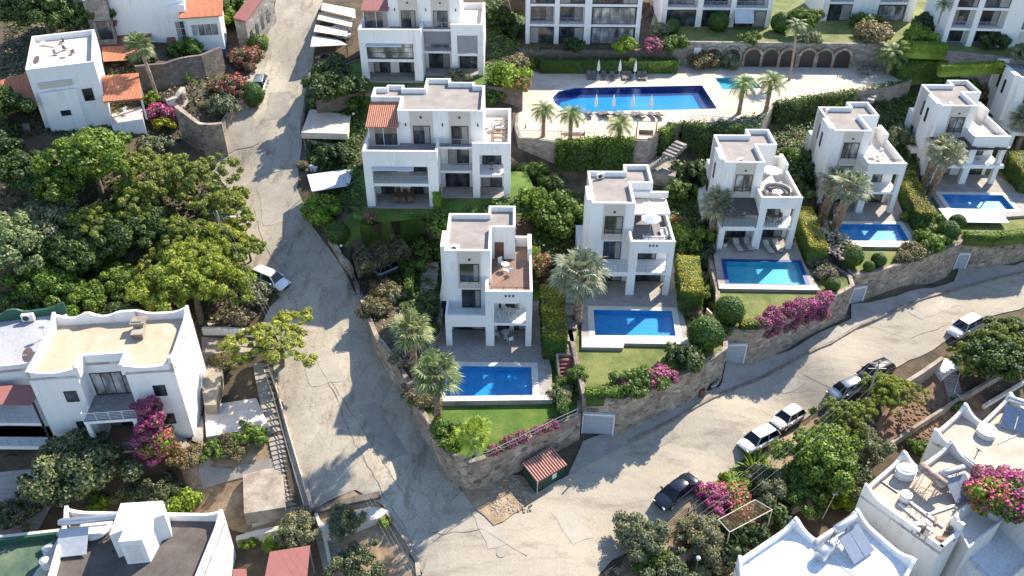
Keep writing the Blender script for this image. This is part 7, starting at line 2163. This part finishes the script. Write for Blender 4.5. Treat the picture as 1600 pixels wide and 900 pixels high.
lwall([(498,815),(512,850),(524,905)], .5, .3, 'pale wall beside the lowest garden steps', 'cream')
stairs(gnd(512,825,.2,T)+Vector((0,0,.2)), gnd(530,893,.2,T)+Vector((0,0,.2)), 1.8, 12, 'lowest flight of steps at the bottom of the picture', 'sidewalk')
lwall([(282,228),(318,252),(354,250)], 4.4, .6, 'tall brown stone wall beside the hill street corner', 'stone', steps=4)
lwall([(354,250),(352,215),(372,185),(388,175)], 1.6, .5, 'pale stone wall climbing along the hill street', 'stone')
lwall([(216,152),(262,147),(318,130),(348,118)], 3.2, .5, 'shaded brown stone wall between the two upper left houses', 'darkstone', steps=4)
lwall([(262,190),(278,182),(290,168)], 2.0, .6, 'broken pale wall right of the palm trunk', 'cream')
lwall([(392,60),(410,30),(432,-8)], 1.2, .3, 'pink-topped garden wall at the top of the hill street', 'stone')
lwall([(478,120),(472,165),(466,215)], .6, .3, 'low dark wall along the right side of the hill street', 'darkstone')
lwall([(477,232),(530,240),(548,246)], .7, .25, 'low concrete wall between the two carports', 'dirtyconcrete')
lwall([(512,385),(532,418),(550,440)], 1.2, .4, 'stone wall with pale coping at the corner of the sloping lawn', 'stone')
lwall([(868,372),(895,350),(908,342)], .5, .8, 'pale sloping coping wall between the first two villas', 'coping')
# walls of the right-hand side below the road
lwall([(1410,610),(1440,590),(1470,568)], 1.8, .4, 'brown retaining wall at the landing of the outdoor steps', 'dirtyconcrete', 2)
lwall([(1010,905),(1090,868),(1160,835),(1240,800),(1300,765),(1345,735)], 1.0, .3, 'long yellowish garden wall behind the bottom houses', 'dirtyconcrete', 2)
lwall([(1345,735),(1400,690),(1450,655),(1500,622),(1600,560)], .9, .3, 'earth-coloured garden wall above the roof terraces on the right', 'dirtyconcrete', 2)
lwall([(1540,628),(1600,590),(1640,565)], .5, .3, 'low pale wall beside the path at the right edge', 'coping', 1)
lwall([(1238,775),(1256,790),(1270,806)], 1.6, .5, 'broken brown wall stub behind the white roof', 'dirtyconcrete', 2)
stairs(gnd(1485,570,.3,T)+Vector((0,0,.3)), gnd(1500,622,.3,T)+Vector((0,0,.3)), 1.6, 10, 'outdoor steps with a white handrail at the right', 'sidewalk')
slab([(1455,560),(1480,548),(1502,560),(1475,578)], .4, 2.2, 'concrete_landing', 'pale blue-grey landing above the outdoor steps on the right', 'roofwhite', 'landing')
p = [gnd(*q, .2, T) for q in ((1478,560),(1500,575),(1490,610),(1502,622))]
b = MB(); b.tube([(q.x-p[0].x, q.y-p[0].y, q.z-p[0].z+1.0) for q in p], .04, 4)
for q in p: b.tube([(q.x-p[0].x, q.y-p[0].y, q.z-p[0].z), (q.x-p[0].x, q.y-p[0].y, q.z-p[0].z+1.0)], .035, 4)
tag(b.build('handrail', 'whiteframe', None, p[0]), 'white bent handrail of the outdoor steps at the right', 'handrail')
# arches in the grey wall
pa = [(1102,94),(1131,91),(1163,89),(1190,88),(1217,86),(1247,84),(1272,83),(1300,82)]
for i, (x, y) in enumerate(pa):
    p = at(x, 61.5, ZU2); p.x = at(x, 90, ZD).x; r = empty('stone_arch', (p.x, p.y-.12, ZD), 0, ORD[i].capitalize() + ' dark arch in the stone wall behind the communal pool', 'arch', 'arches of the stone wall')
    seg = [(-1.15, 0), (1.15, 0)] + [(1.15*math.cos(a), 1.5+1.15*math.sin(a)) for a in [math.pi*k/10 for k in range(11)]]
    MB().add([(sx, -.04, sz) for sx, sz in seg], [tuple(range(len(seg)))]) if False else None
    b = MB(); b.add([(sx, -.06, sz) for sx, sz in seg], [tuple(range(len(seg)))]); b.build('opening', 'frame', r)  # flat dark face painted in for the shade inside the arch
    c = MB(); n = 12
    inn = [(1.15*math.cos(math.pi*k/n), 1.5+1.15*math.sin(math.pi*k/n)) for k in range(n+1)]; outr = [(1.5*math.cos(math.pi*k/n), 1.5+1.5*math.sin(math.pi*k/n)) for k in range(n+1)]
    inn = [(1.15, 0)] + inn + [(-1.15, 0)]; outr = [(1.5, 0)] + outr + [(-1.5, 0)]
    m_ = len(inn); c.add([(a, -.22, z) for a, z in inn] + [(a, -.22, z) for a, z in outr] + [(a, 0, z) for a, z in outr] + [(a, 0, z) for a, z in inn],
        [f for k in range(m_-1) for f in ((k, k+1, m_+k+1, m_+k), (m_+k, m_+k+1, 2*m_+k+1, 2*m_+k), (k+1, k, 3*m_+k, 3*m_+k+1))])
    c.build('surround', 'stone', r)
p = at(1085, 61.5, ZU2); tag(MB().box(-.5, .5, -.3, -.22, 0, 1.3).build('notice_board', 'plastic', None, (p.x, p.y, ZD+1.5)), 'white notice board left of the stone arches', 'board')
# -- roof equipment
def tank(R_, L, m, horiz=True, legs=.5):
    def make():
        r = empty('water_tank', (0, 0, 0)); b = MB()
        if horiz: b.tube([(-L/2, 0, legs+R_), (-L/2+.1, 0, legs+R_), (L/2-.1, 0, legs+R_), (L/2, 0, legs+R_)], [R_*.8, R_, R_, R_*.8], 18)
        else: b.tube([(0, 0, .05), (0, 0, .12), (0, 0, L-.15), (0, 0, L)], [R_*.97, R_, R_, R_*.5], 20)
        b.build('vessel', m, r)
        c = MB()
        if horiz:
            for x in (-L*.3, L*.3):
                for y in (-R_*.8, R_*.8): c.tube([(x, y, 0), (x, y*.8, legs+R_*.4)], .03, 4)
        else:
            for z in (.3, .6, .9): c.cyl(0, 0, L*z-.02, L*z+.02, R_*1.02, n=20)
        c.build('stand' if horiz else 'band', 'metal', r)
        return r
    return make
def solar(two=True, m='panel', tankm='steel'):
    def make():
        r = empty('solar_heater', (0, 0, 0))
        for k in range(2 if two else 1):
            x0 = -1.0 + 1.02*k; b = MB()
            b.add([(x0, -.9, .25), (x0+.96, -.9, .25), (x0+.96, .7, 1.25), (x0, .7, 1.25), (x0, -.9, .17), (x0+.96, -.9, .17), (x0+.96, .7, 1.17), (x0, .7, 1.17)], [(0, 1, 2, 3), (4, 7, 6, 5), (0, 4, 5, 1), (1, 5, 6, 2), (2, 6, 7, 3), (3, 7, 4, 0)]); b.build('collector', m, r)
        t = MB(); t.tube([(-1.0, 1.0, 1.6), (-.9, 1.0, 1.6), (.9, 1.0, 1.6), (1.0, 1.0, 1.6)], [.2, .27, .27, .2], 14); t.build('storage_tank', tankm, r)
        c = MB()
        for x in (-.8, .8):
            for q in (((x, .7, 1.2), (x, .7, 0)), ((x, 1.2, 0), (x, 1.1, 1.45)), ((x, -.8, 0), (x, -.8, .2)), ((x, .7, 0), (x, 1.2, 0)), ((x, .7, .1), (x, 1.2, 1.3))): c.tube(q, .03, 4)
        c.tube([(-.8, 1.2, .6), (.8, 1.2, .6)], .03, 4); c.build('stand', 'darkmetal', r)
        return r
    return make
def dish(m):
    def make():
        r = empty('satellite_dish', (0, 0, 0)); MB().cyl(0, 0, 0, .6, .03).build('mast', 'metal', r); b = MB(); n = 16; vs = [(0, 0, 0)]
        for k in range(1, 5):
            for i in range(n): a = 6.2832*i/n; q = .11*k; vs.append((q*math.cos(a)*1.0, q*math.sin(a), q*q*.7))
        fs = [(0, 1+i, 1+(i+1) % n) for i in range(n)]
        for k in range(3): fs += [(1+k*n+i, 1+(k+1)*n+i, 1+(k+1)*n+(i+1) % n, 1+k*n+(i+1) % n) for i in range(n)]
        b.add(vs, fs, 0, True); o = b.build('reflector', m, r); o.location = (0, 0, .75); o.rotation_euler = (R(45), 0, 0)
        MB().tube([(0, -.05, .8), (0, -.5, 1.1)], .02, 4).build('arm', 'metal', r)
        return r
    return make
def aircon():
    r = empty('air_conditioner', (0, 0, 0)); MB().box(-.42, .42, -.16, .16, .05, .62).build('case', 'plastic', r); MB().tube([(-.12, -.165, .34), (-.12, -.18, .34)], .22, 14).build('fan_grille', 'frame', r); return r
zJ = 3.0-.6+.03; zK = 3.6-.6+.03; zK2 = 3.7-.6+.03
def rp(x, y, z): p = at(x, y, z); return (p.x, p.y, z)
put('tank_h', tank(.55, 1.5, 'steel', True, .1), rp(1291, 862, zJ), R(40), 'grey drum tank on the bright white roof', 'tank')
put('solar_grey', solar(), rp(1338, 850, zJ), R(33), 'double solar panel with a horizontal tank on the bright white roof', 'solar heater', None, 1.25)
b = MB(); b.tube([(0, 0, .04), (1.8, -2.2, .04)], .03, 5); b.tube([(0, 0, .04), (-1.6, -1.0, .04)], .03, 5)
tag(b.build('roof_pipe', 'plastic', None, rp(1300, 862, zJ)), 'thin white pipes lying on the bright white roof', 'pipe')
b = MB()
for x in (0, .5): b.tube([(x, 0, 0), (x, 0, 4.5)], .03, 4)
for k in range(14): b.tube([(0, 0, .3*k+.2), (.5, 0, .3*k+.2)], .02, 4)
p = at(1168, 905, 0); tag(b.build('wall_ladder', 'darkmetal', None, (p.x, p.y, -1.6)), 'dark metal ladder on the left wall of the white-roofed house', 'ladder')
put('tank_white', tank(.75, 1.5, 'plastic', False), rp(1417, 735, zK), 0, 'white ribbed water tank in the corner of the cluttered roof', 'tank', None, (1.15, .85, .75))
put('tank_rust', tank(.42, 2.6, 'rust', True, 1.2), rp(1453, 752, zK), R(-60), 'large rusty cylinder tank on a frame on the cluttered roof', 'tank')
put('tank_h', None, rp(1478, 742, zK), R(-55), 'grey-green cylinder tank beside the rusty one', 'tank', None, .8)
put('tank_bin', tank(.45, .9, 'oldwhite', False), rp(1418, 772, zK), 0, 'small open grey drum left of the steel frame', 'drum')
put('solar_grey', None, rp(1500, 760, zK), R(20), 'solar panel sagging beside the bougainvillea', 'solar heater', None, 1.1)
b = MB(); rd = random.Random(4)
for k in range(9): x = rd.uniform(-1.2, 1.2); y = rd.uniform(-1, 1); b.tube([(x, y, 0), (x+rd.uniform(-.5, .5), y+rd.uniform(-.5, .5), 1.6)], .03, 4)
for k in range(5): b.tube([(rd.uniform(-1.4, 0), rd.uniform(-1, 1), rd.uniform(.2, 1.5)), (rd.uniform(0, 1.4), rd.uniform(-1, 1), rd.uniform(.2, 1.5))], .03, 4)
tag(b.build('steel_frame', 'wood', None, rp(1437, 768, zK)), 'rusty orange steel frame under the large tank', 'frame')
b = MB()
for k, (x, y, l, a) in enumerate([(0, 0, 3.4, -60), (1.0, .4, 3.2, -55), (2.4, .8, 3.0, 20)]): b.obox((x, y, .09), (l, .22, .16), R(a))
tag(b.build('white_beams', 'plastic', None, rp(1436, 800, zK)), 'white beams lying on the cluttered roof', 'beam')
put('chair_dark', None, rp(1449, 830, zK), R(30), 'black folding chair standing on the cluttered roof', 'chair', None, 1.3)
b = MB()
for k in range(16): b.obox((rd.uniform(-2, 2), rd.uniform(-1.3, 1.3), rd.uniform(.05, .2)), (rd.uniform(.2, .9), rd.uniform(.1, .35), rd.uniform(.08, .3)), rd.uniform(0, 3), k % 3)
tag(b.build('scrap', ['plastic', 'wood', 'dirtyconcrete'], None, rp(1470, 815, zK)), 'scrap wood and rubble at the front of the cluttered roof', None, None, 'stuff')
tag(MB().obox((0, 0, .06), (1.6, .12, .1), R(-52)).build('plank', 'darkmetal', None, rp(1394, 752, zK)), 'dark plank lying on the cluttered roof', 'plank')
put('tank_white', None, rp(1543, 668, zK2), 0, 'large white round tank on the wide cream roof', 'tank', None, (1.1, 1.1, .5))
put('solar_grey', None, rp(1588, 652, zK2), R(-30), 'solar heater with a tilted frame at the right edge roof', 'solar heater', None, 1.2)
b = MB(); b.tube([(0, 0, 0), (0, 0, 1.0)], .04, 5); b.obox((0, 0, 1.05), (.6, .1, .12), .6); b.obox((0, 0, 1.2), (.1, .5, .12), .6)
tag(b.build('weather_vane', 'darkmetal', None, rp(1527, 705, zK2)), 'small dark weather vane on the parapet between the cream roofs', 'vane')
b = MB(); b.tube([(0, 0, .05), (2.6, 1.3, .05)], .06, 6); tag(b.build('roof_pipe', 'plastic', None, rp(1563, 682, zK2)), 'white pipe lying on the wide cream roof', 'pipe')
# bottom-left roof
zI = 2.05
put('solar_flat', solar(False, 'panelback'), rp(150, 862, zI), R(8), 'solar panel with a blue-grey tank beside the stairwell box', 'solar heater', None, (2.4, 1.2, 1.1))
b = MB(); b.tube([(0, 0, .05), (0, 0, .3), (0, 0, .55), (0, 0, .6)], [1.0, 1.35, 1.25, .9], 22); tag(b.build('white_boat_tub', 'plastic', None, rp(157, 838, zI)), 'large white oval tub behind the solar panel', 'tub')
for k, (x, y) in enumerate([(86,878),(82,896)]): put('tank_bin', None, rp(x, y, 1.2), 0, ['upper', 'lower'][k] + ' small white drum on the wall left of the gravel roof', 'drum', None, 1.0)
p = at(119, 840, 2.6)
# H roof, left houses
put('dish_salmon', dish('dishpink'), rp(55, 582, 10.6), R(-30), 'salmon-coloured satellite dish on the corner of the beige-roofed house', 'satellite dish', None, 1.5)
put('dish_salmon', None, rp(57, 118, 22.7), R(-30), 'salmon-coloured satellite dish on the pale roof terrace', 'satellite dish', None, 1.2)
put('ac', aircon, rp(47, 513, 8.6), R(10), 'white air conditioner on the grey roof at the left edge', 'air conditioner', None, 1.3)
b = MB(); b.tube([(0, 0, 0), (0, 0, 1.3)], .05, 5); b.obox((0, 0, 1.3), (.5, .3, .3), .4); tag(b.build('roof_vent', 'plastic', None, rp(73, 538, 8.6)), 'white vent pipe on the grey roof at the left edge', 'vent')
for k, (x, y, l) in enumerate([(72,86,'left lounger'),(84,100,'front left chair'),(98,92,'rear right chair'),(108,99,'front right chair'),(92,82,'rear left chair')]):
    if k == 0: put('lounger_pale', None, rp(x, y, 22.5), R(70), l + ' on the pale roof terrace of the tall house', 'sun lounger')
    else: put('chair_dark', None, rp(x, y, 22.5), k*1.4, l + ' on the pale roof terrace of the tall house', 'chair')
p = rp(98, 103, 22.5); put('table_white', None, p, 0, 'small table among chairs on the pale roof terrace', 'table', None, .8)
put('chair_white', None, (toworld(F_, (wd*0+9.0, 1, 2.63))), 1, 'white chair on the balcony under the orange tiled roof', 'chair')
# red roof at the bottom
r = shade([(428,868),(491,857),(487,905),(420,912)], 1.4, -1.6, 'dull red sheet roof at the bottom beside the olive tree', 'redroof'); r['category'] = 'shed roof'; r.name = 'red_canopy'
r = shade([(371,896),(392,895),(393,912),(371,912)], 1.0, -2, 'small red roof corner at the bottom beside the gravel-roofed house', 'redroof', 0, False); r['category'] = 'shed roof'; r.name = 'red_canopy'
# yard equipment
p = at(780, 165, ZD)
# motorbike against the wall
p = gnd(1118, 600, .3, T); MBK = empty('motorbike', (p.x, p.y, p.z+.16), R(28), 'motor scooter parked on the pavement against the second stone wall', 'motorbike')
for x in (-.55, .55): MB().tube([(x, -.05, .28), (x, .05, .28)], .28, 14).build('wheel', 'black', MBK)
b = MB(); b.tube([(-.5, 0, .5), (0, 0, .42), (.3, 0, .5), (.5, 0, .85)], [.14, .16, .12, .08], 8); b.build('body', 'paintsilver', MBK)
MB().box(-.5, .1, -.12, .12, .66, .74).build('seat', 'black', MBK); MB().tube([(.42, -.3, .98), (.48, 0, .95), (.42, .3, .98)], .025, 5).build('handlebar', 'darkmetal', MBK)
p = gnd(1099, 612, .3, T); tag(MB().box(-.25, .25, -.25, .25, 0, .8).box(-.28, .28, -.28, .28, .8, .88).build('bin', 'brown', None, (p.x, p.y, p.z+.16)), 'small brown bin on the pavement left of the scooter', 'bin')
# fences of the first garden
def fence(pts, z, h, label, m='metal', bars=3, post=2.0):
    w = [at(x, y, z) for x, y in pts]; r = empty('fence', w[0], 0, label, 'fence')
    for a, b_ in zip(w, w[1:]):
        railing(r, (a.x-w[0].x, a.y-w[0].y), (b_.x-w[0].x, b_.y-w[0].y), 0, h, m, bars, post, 'fence_panel')
    return r
fence([(741,724),(765,718),(812,695),(868,666),(905,648)], Z1+.25, .9, 'thin metal fence on top of the curved wall of the green lawn', 'metal', 1)
fence([(806,214),(840,214),(925,216)], ZD+.05, .9, 'thin metal fence along the edge of the pool terrace', 'metal', 1)
fence([(1075,186),(1140,190),(1178,194)], ZD+.05, 1.0, 'glass-like fence at the edge below the children pool', 'metal', 2)
fence([(1390,414),(1447,393),(1494,373)], Z4+.2, .5, 'dark low rail on the fourth stone wall', 'darkmetal', 0)
def gfence(pts, h, label, m='darkmetal', f=T, bars=2):
    w = [gnd(x, y, 0, f) for x, y in pts]; r = empty('fence', w[0], 0, label, 'fence'); b = MB()
    for a, b_ in zip(w, w[1:]):
        for k in range(bars+1):
            q = Vector((0, 0, h*(k+1)/(bars+1))); b.tube([a-w[0]+q, b_-w[0]+q], .025, 4)
        n = max(1, int((b_-a).length/2))
        for i in range(n+1): c = a.lerp(b_, i/n)-w[0]; b.tube([c, c+Vector((0, 0, h))], .04, 4)
    b.build('rails', m, r)
    return r
gfence([(950,905),(975,885),(1030,840),(1080,800),(1130,758)], 1.0, 'bent dark metal fence along the road edge beside the black sedan')
gfence([(975,905),(1005,880),(1020,868)], 1.0, 'dark metal railing at the bottom behind the olive tree')
# wire pergola
w = [at(x, y, 1.0) for x, y in ((1128,808),(1168,788),(1182,808),(1145,826))]
w = [at(x, y, 1.0) for x, y in ((1128,807),(1185,775),(1212,790),(1146,826))]
r = empty('wire_pergola', (w[0].x, w[0].y, -2.3), 0, 'light frame pergola with netting beside the bougainvillea', 'pergola'); b = MB(); q = [p-Vector((w[0].x, w[0].y, -2.3)) for p in w]
for i in range(4): b.tube([q[i], q[(i+1) % 4]], .05, 4); b.tube([(q[i].x, q[i].y, 0), q[i]], .05, 4)
b.build('frame', 'cream', r); b = MB()
for k in range(1, 12):
    b.tube([q[0].lerp(q[1], k/12), q[3].lerp(q[2], k/12)], .012, 3); b.tube([q[0].lerp(q[3], k/12), q[1].lerp(q[2], k/12)], .012, 3)
b.build('netting', 'wood', r)
# poles, lamps, wires
def pole(px, py, h, label, arm=True, lamp=False, m='dirtyconcrete', r0=.14, f=T, rz=0):
    p = gnd(px, py, 0, f); r = empty('utility_pole', p, rz, label, 'utility pole', 'utility poles'); MB().cyl(0, 0, -.5, h, r0, r0*.7, 8).build('shaft', m, r)
    if arm:
        for k in range(2): MB().box(-.9, .9, -.05, .05, h-.4-.7*k, h-.3-.7*k).build('crossarm', 'darkmetal', r)
    if lamp:
        MB().tube([(0, 0, h-1.2), (1.0, 0, h-.7), (1.4, 0, h-.7)], .04, 5).build('lamp_arm', 'metal', r); MB().obox((1.6, 0, h-.72), (.6, .22, .12)).build('lamp_head', 'plastic', r)
    return p + Vector((0, 0, h))
tA = pole(358, 422, 7.0, 'utility pole with a street lamp beside the pines and the hill street', True, True)
tB = pole(1352, 630, 6.5, 'concrete utility pole among the trees behind the parked silver car', True, False)
pole(1205+15, 905-60, 5, 'thin pole with a white lamp at the bottom of the right garden', False, False, 'metal', .05) if False else None
p = gnd(1090, 905, 0, T); r = empty('garden_lamp', p, 0, 'garden lamp with a round white globe at the bottom, left of the white roof', 'lamp'); MB().cyl(0, 0, 0, 3.2, .04).build('mast', 'metal', r); MB().blob((0, 0, 3.35), .2, 10, 7).build('globe', 'whitecloth', r)
p = gnd(1291, 802, 0, T); r = empty('garden_lamp', p, 0, 'slanting white lamp post behind the white roof', 'lamp'); MB().tube([(0, 0, 0), (.5, .3, 3.0)], .05, 5).build('mast', 'plastic', r); MB().obox((.55, .3, 3.05), (.5, .2, .1)).build('lamp_head', 'plastic', r)
def wire(a, b_, sag, label, k=0, r_=.008):
    pts = [a.lerp(b_, i/16) + Vector((0, 0, -sag*4*(i/16)*(1-i/16))) for i in range(17)]
    tag(MB().tube([p-a for p in pts], r_, 4, 0, False).build('power_line', 'metal', None, a), label, 'power line', 'power lines')
tC = at(1660, 405, 8.5); tD = at(1090, 800, 5.5); tD2 = at(930, 905, 6)
for k, nm in enumerate(['first', 'second', 'third', 'fourth']):
    o = Vector((.45*k-.7, -.3*k, -.35*(k % 2)))
    wire(tB+o, tC+o, 1.0, nm + ' power line from the concrete pole toward the right edge', k)
    wire(tB+o, tD+o, 1.0, nm + ' power line from the concrete pole down over the parked cars', k)
tE = at(655, 905, 6.5)
for k, nm in enumerate(['first', 'second', 'third']):
    o = Vector((.4*k-.4, 0, -.2*k)); wire(tA+o, tE+o, 1.2, nm + ' power line over the street from the lamp pole', k)
for x, y, l in [(446,165,'white globe lamp on the wall of the hill street, beside the sand carport'),(548,182,'white globe lamp right of the sand carport'),(477,272,'white globe lamp at the corner of the pale carport'),(532,388,'white globe lamp at the corner of the sloping lawn')]:
    p = gnd(x if x != 446 else 486, y if x != 446 else 140, .9, T); r = empty('globe_lamp', p, 0, l, 'lamp', 'globe lamps'); MB().cyl(0, 0, 0, .9, .04).build('post', 'darkmetal', r); MB().blob((0, 0, 1.02), .16, 10, 7).build('globe', 'whitecloth', r)
for x, y, l in [(484,268,'white flower pot right of the reddish shrub'),(490,270,'tall white pot beside the pale carport')]:
    p = gnd(x, y, .3, T); tag(MB().tube([(0, 0, 0), (0, 0, .7)], [.2, .32], 12).build('flower_pot', 'plastic', None, p), l, 'pot')
for x, y, l in [(1131,380,'dark potted plant at the left of the turquoise pool deck'),(1233,378,'dark potted plant at the right pillar of the middle villa')]:
    p = at(x, y, 6.2); r = empty('potted_plant', p, 0, l, 'potted plant'); MB().tube([(0, 0, 0), (0, 0, .5)], [.2, .3], 12).build('pot', 'plastic', r); C = rng.normal(size=(160, 3))*.2+np.array([0, 0, .8]); leaf_mesh('leaves', C, rng.normal(size=C.shape), .12, 'darkleaf').parent = r
# satellite / manhole
p = gnd(790, 866, 0, T); tag(MB().cyl(0, 0, .08, .135, .42, n=20).build('manhole_cover', 'sidewalk', None, p), 'round manhole cover in the paving at the bottom of the junction', 'manhole')

for i, w_ in enumerate(['nearest', 'second', 'middle', 'fourth', 'fifth']):
    put('ac', None, V(i, 1.0 + .4*(i % 3), 8.9 if i % 2 else 3.4, 9.29), R(20*i), 'air conditioner box on the roof of the %s villa' % w_, 'air conditioner', 'air conditioners on the villa roofs')
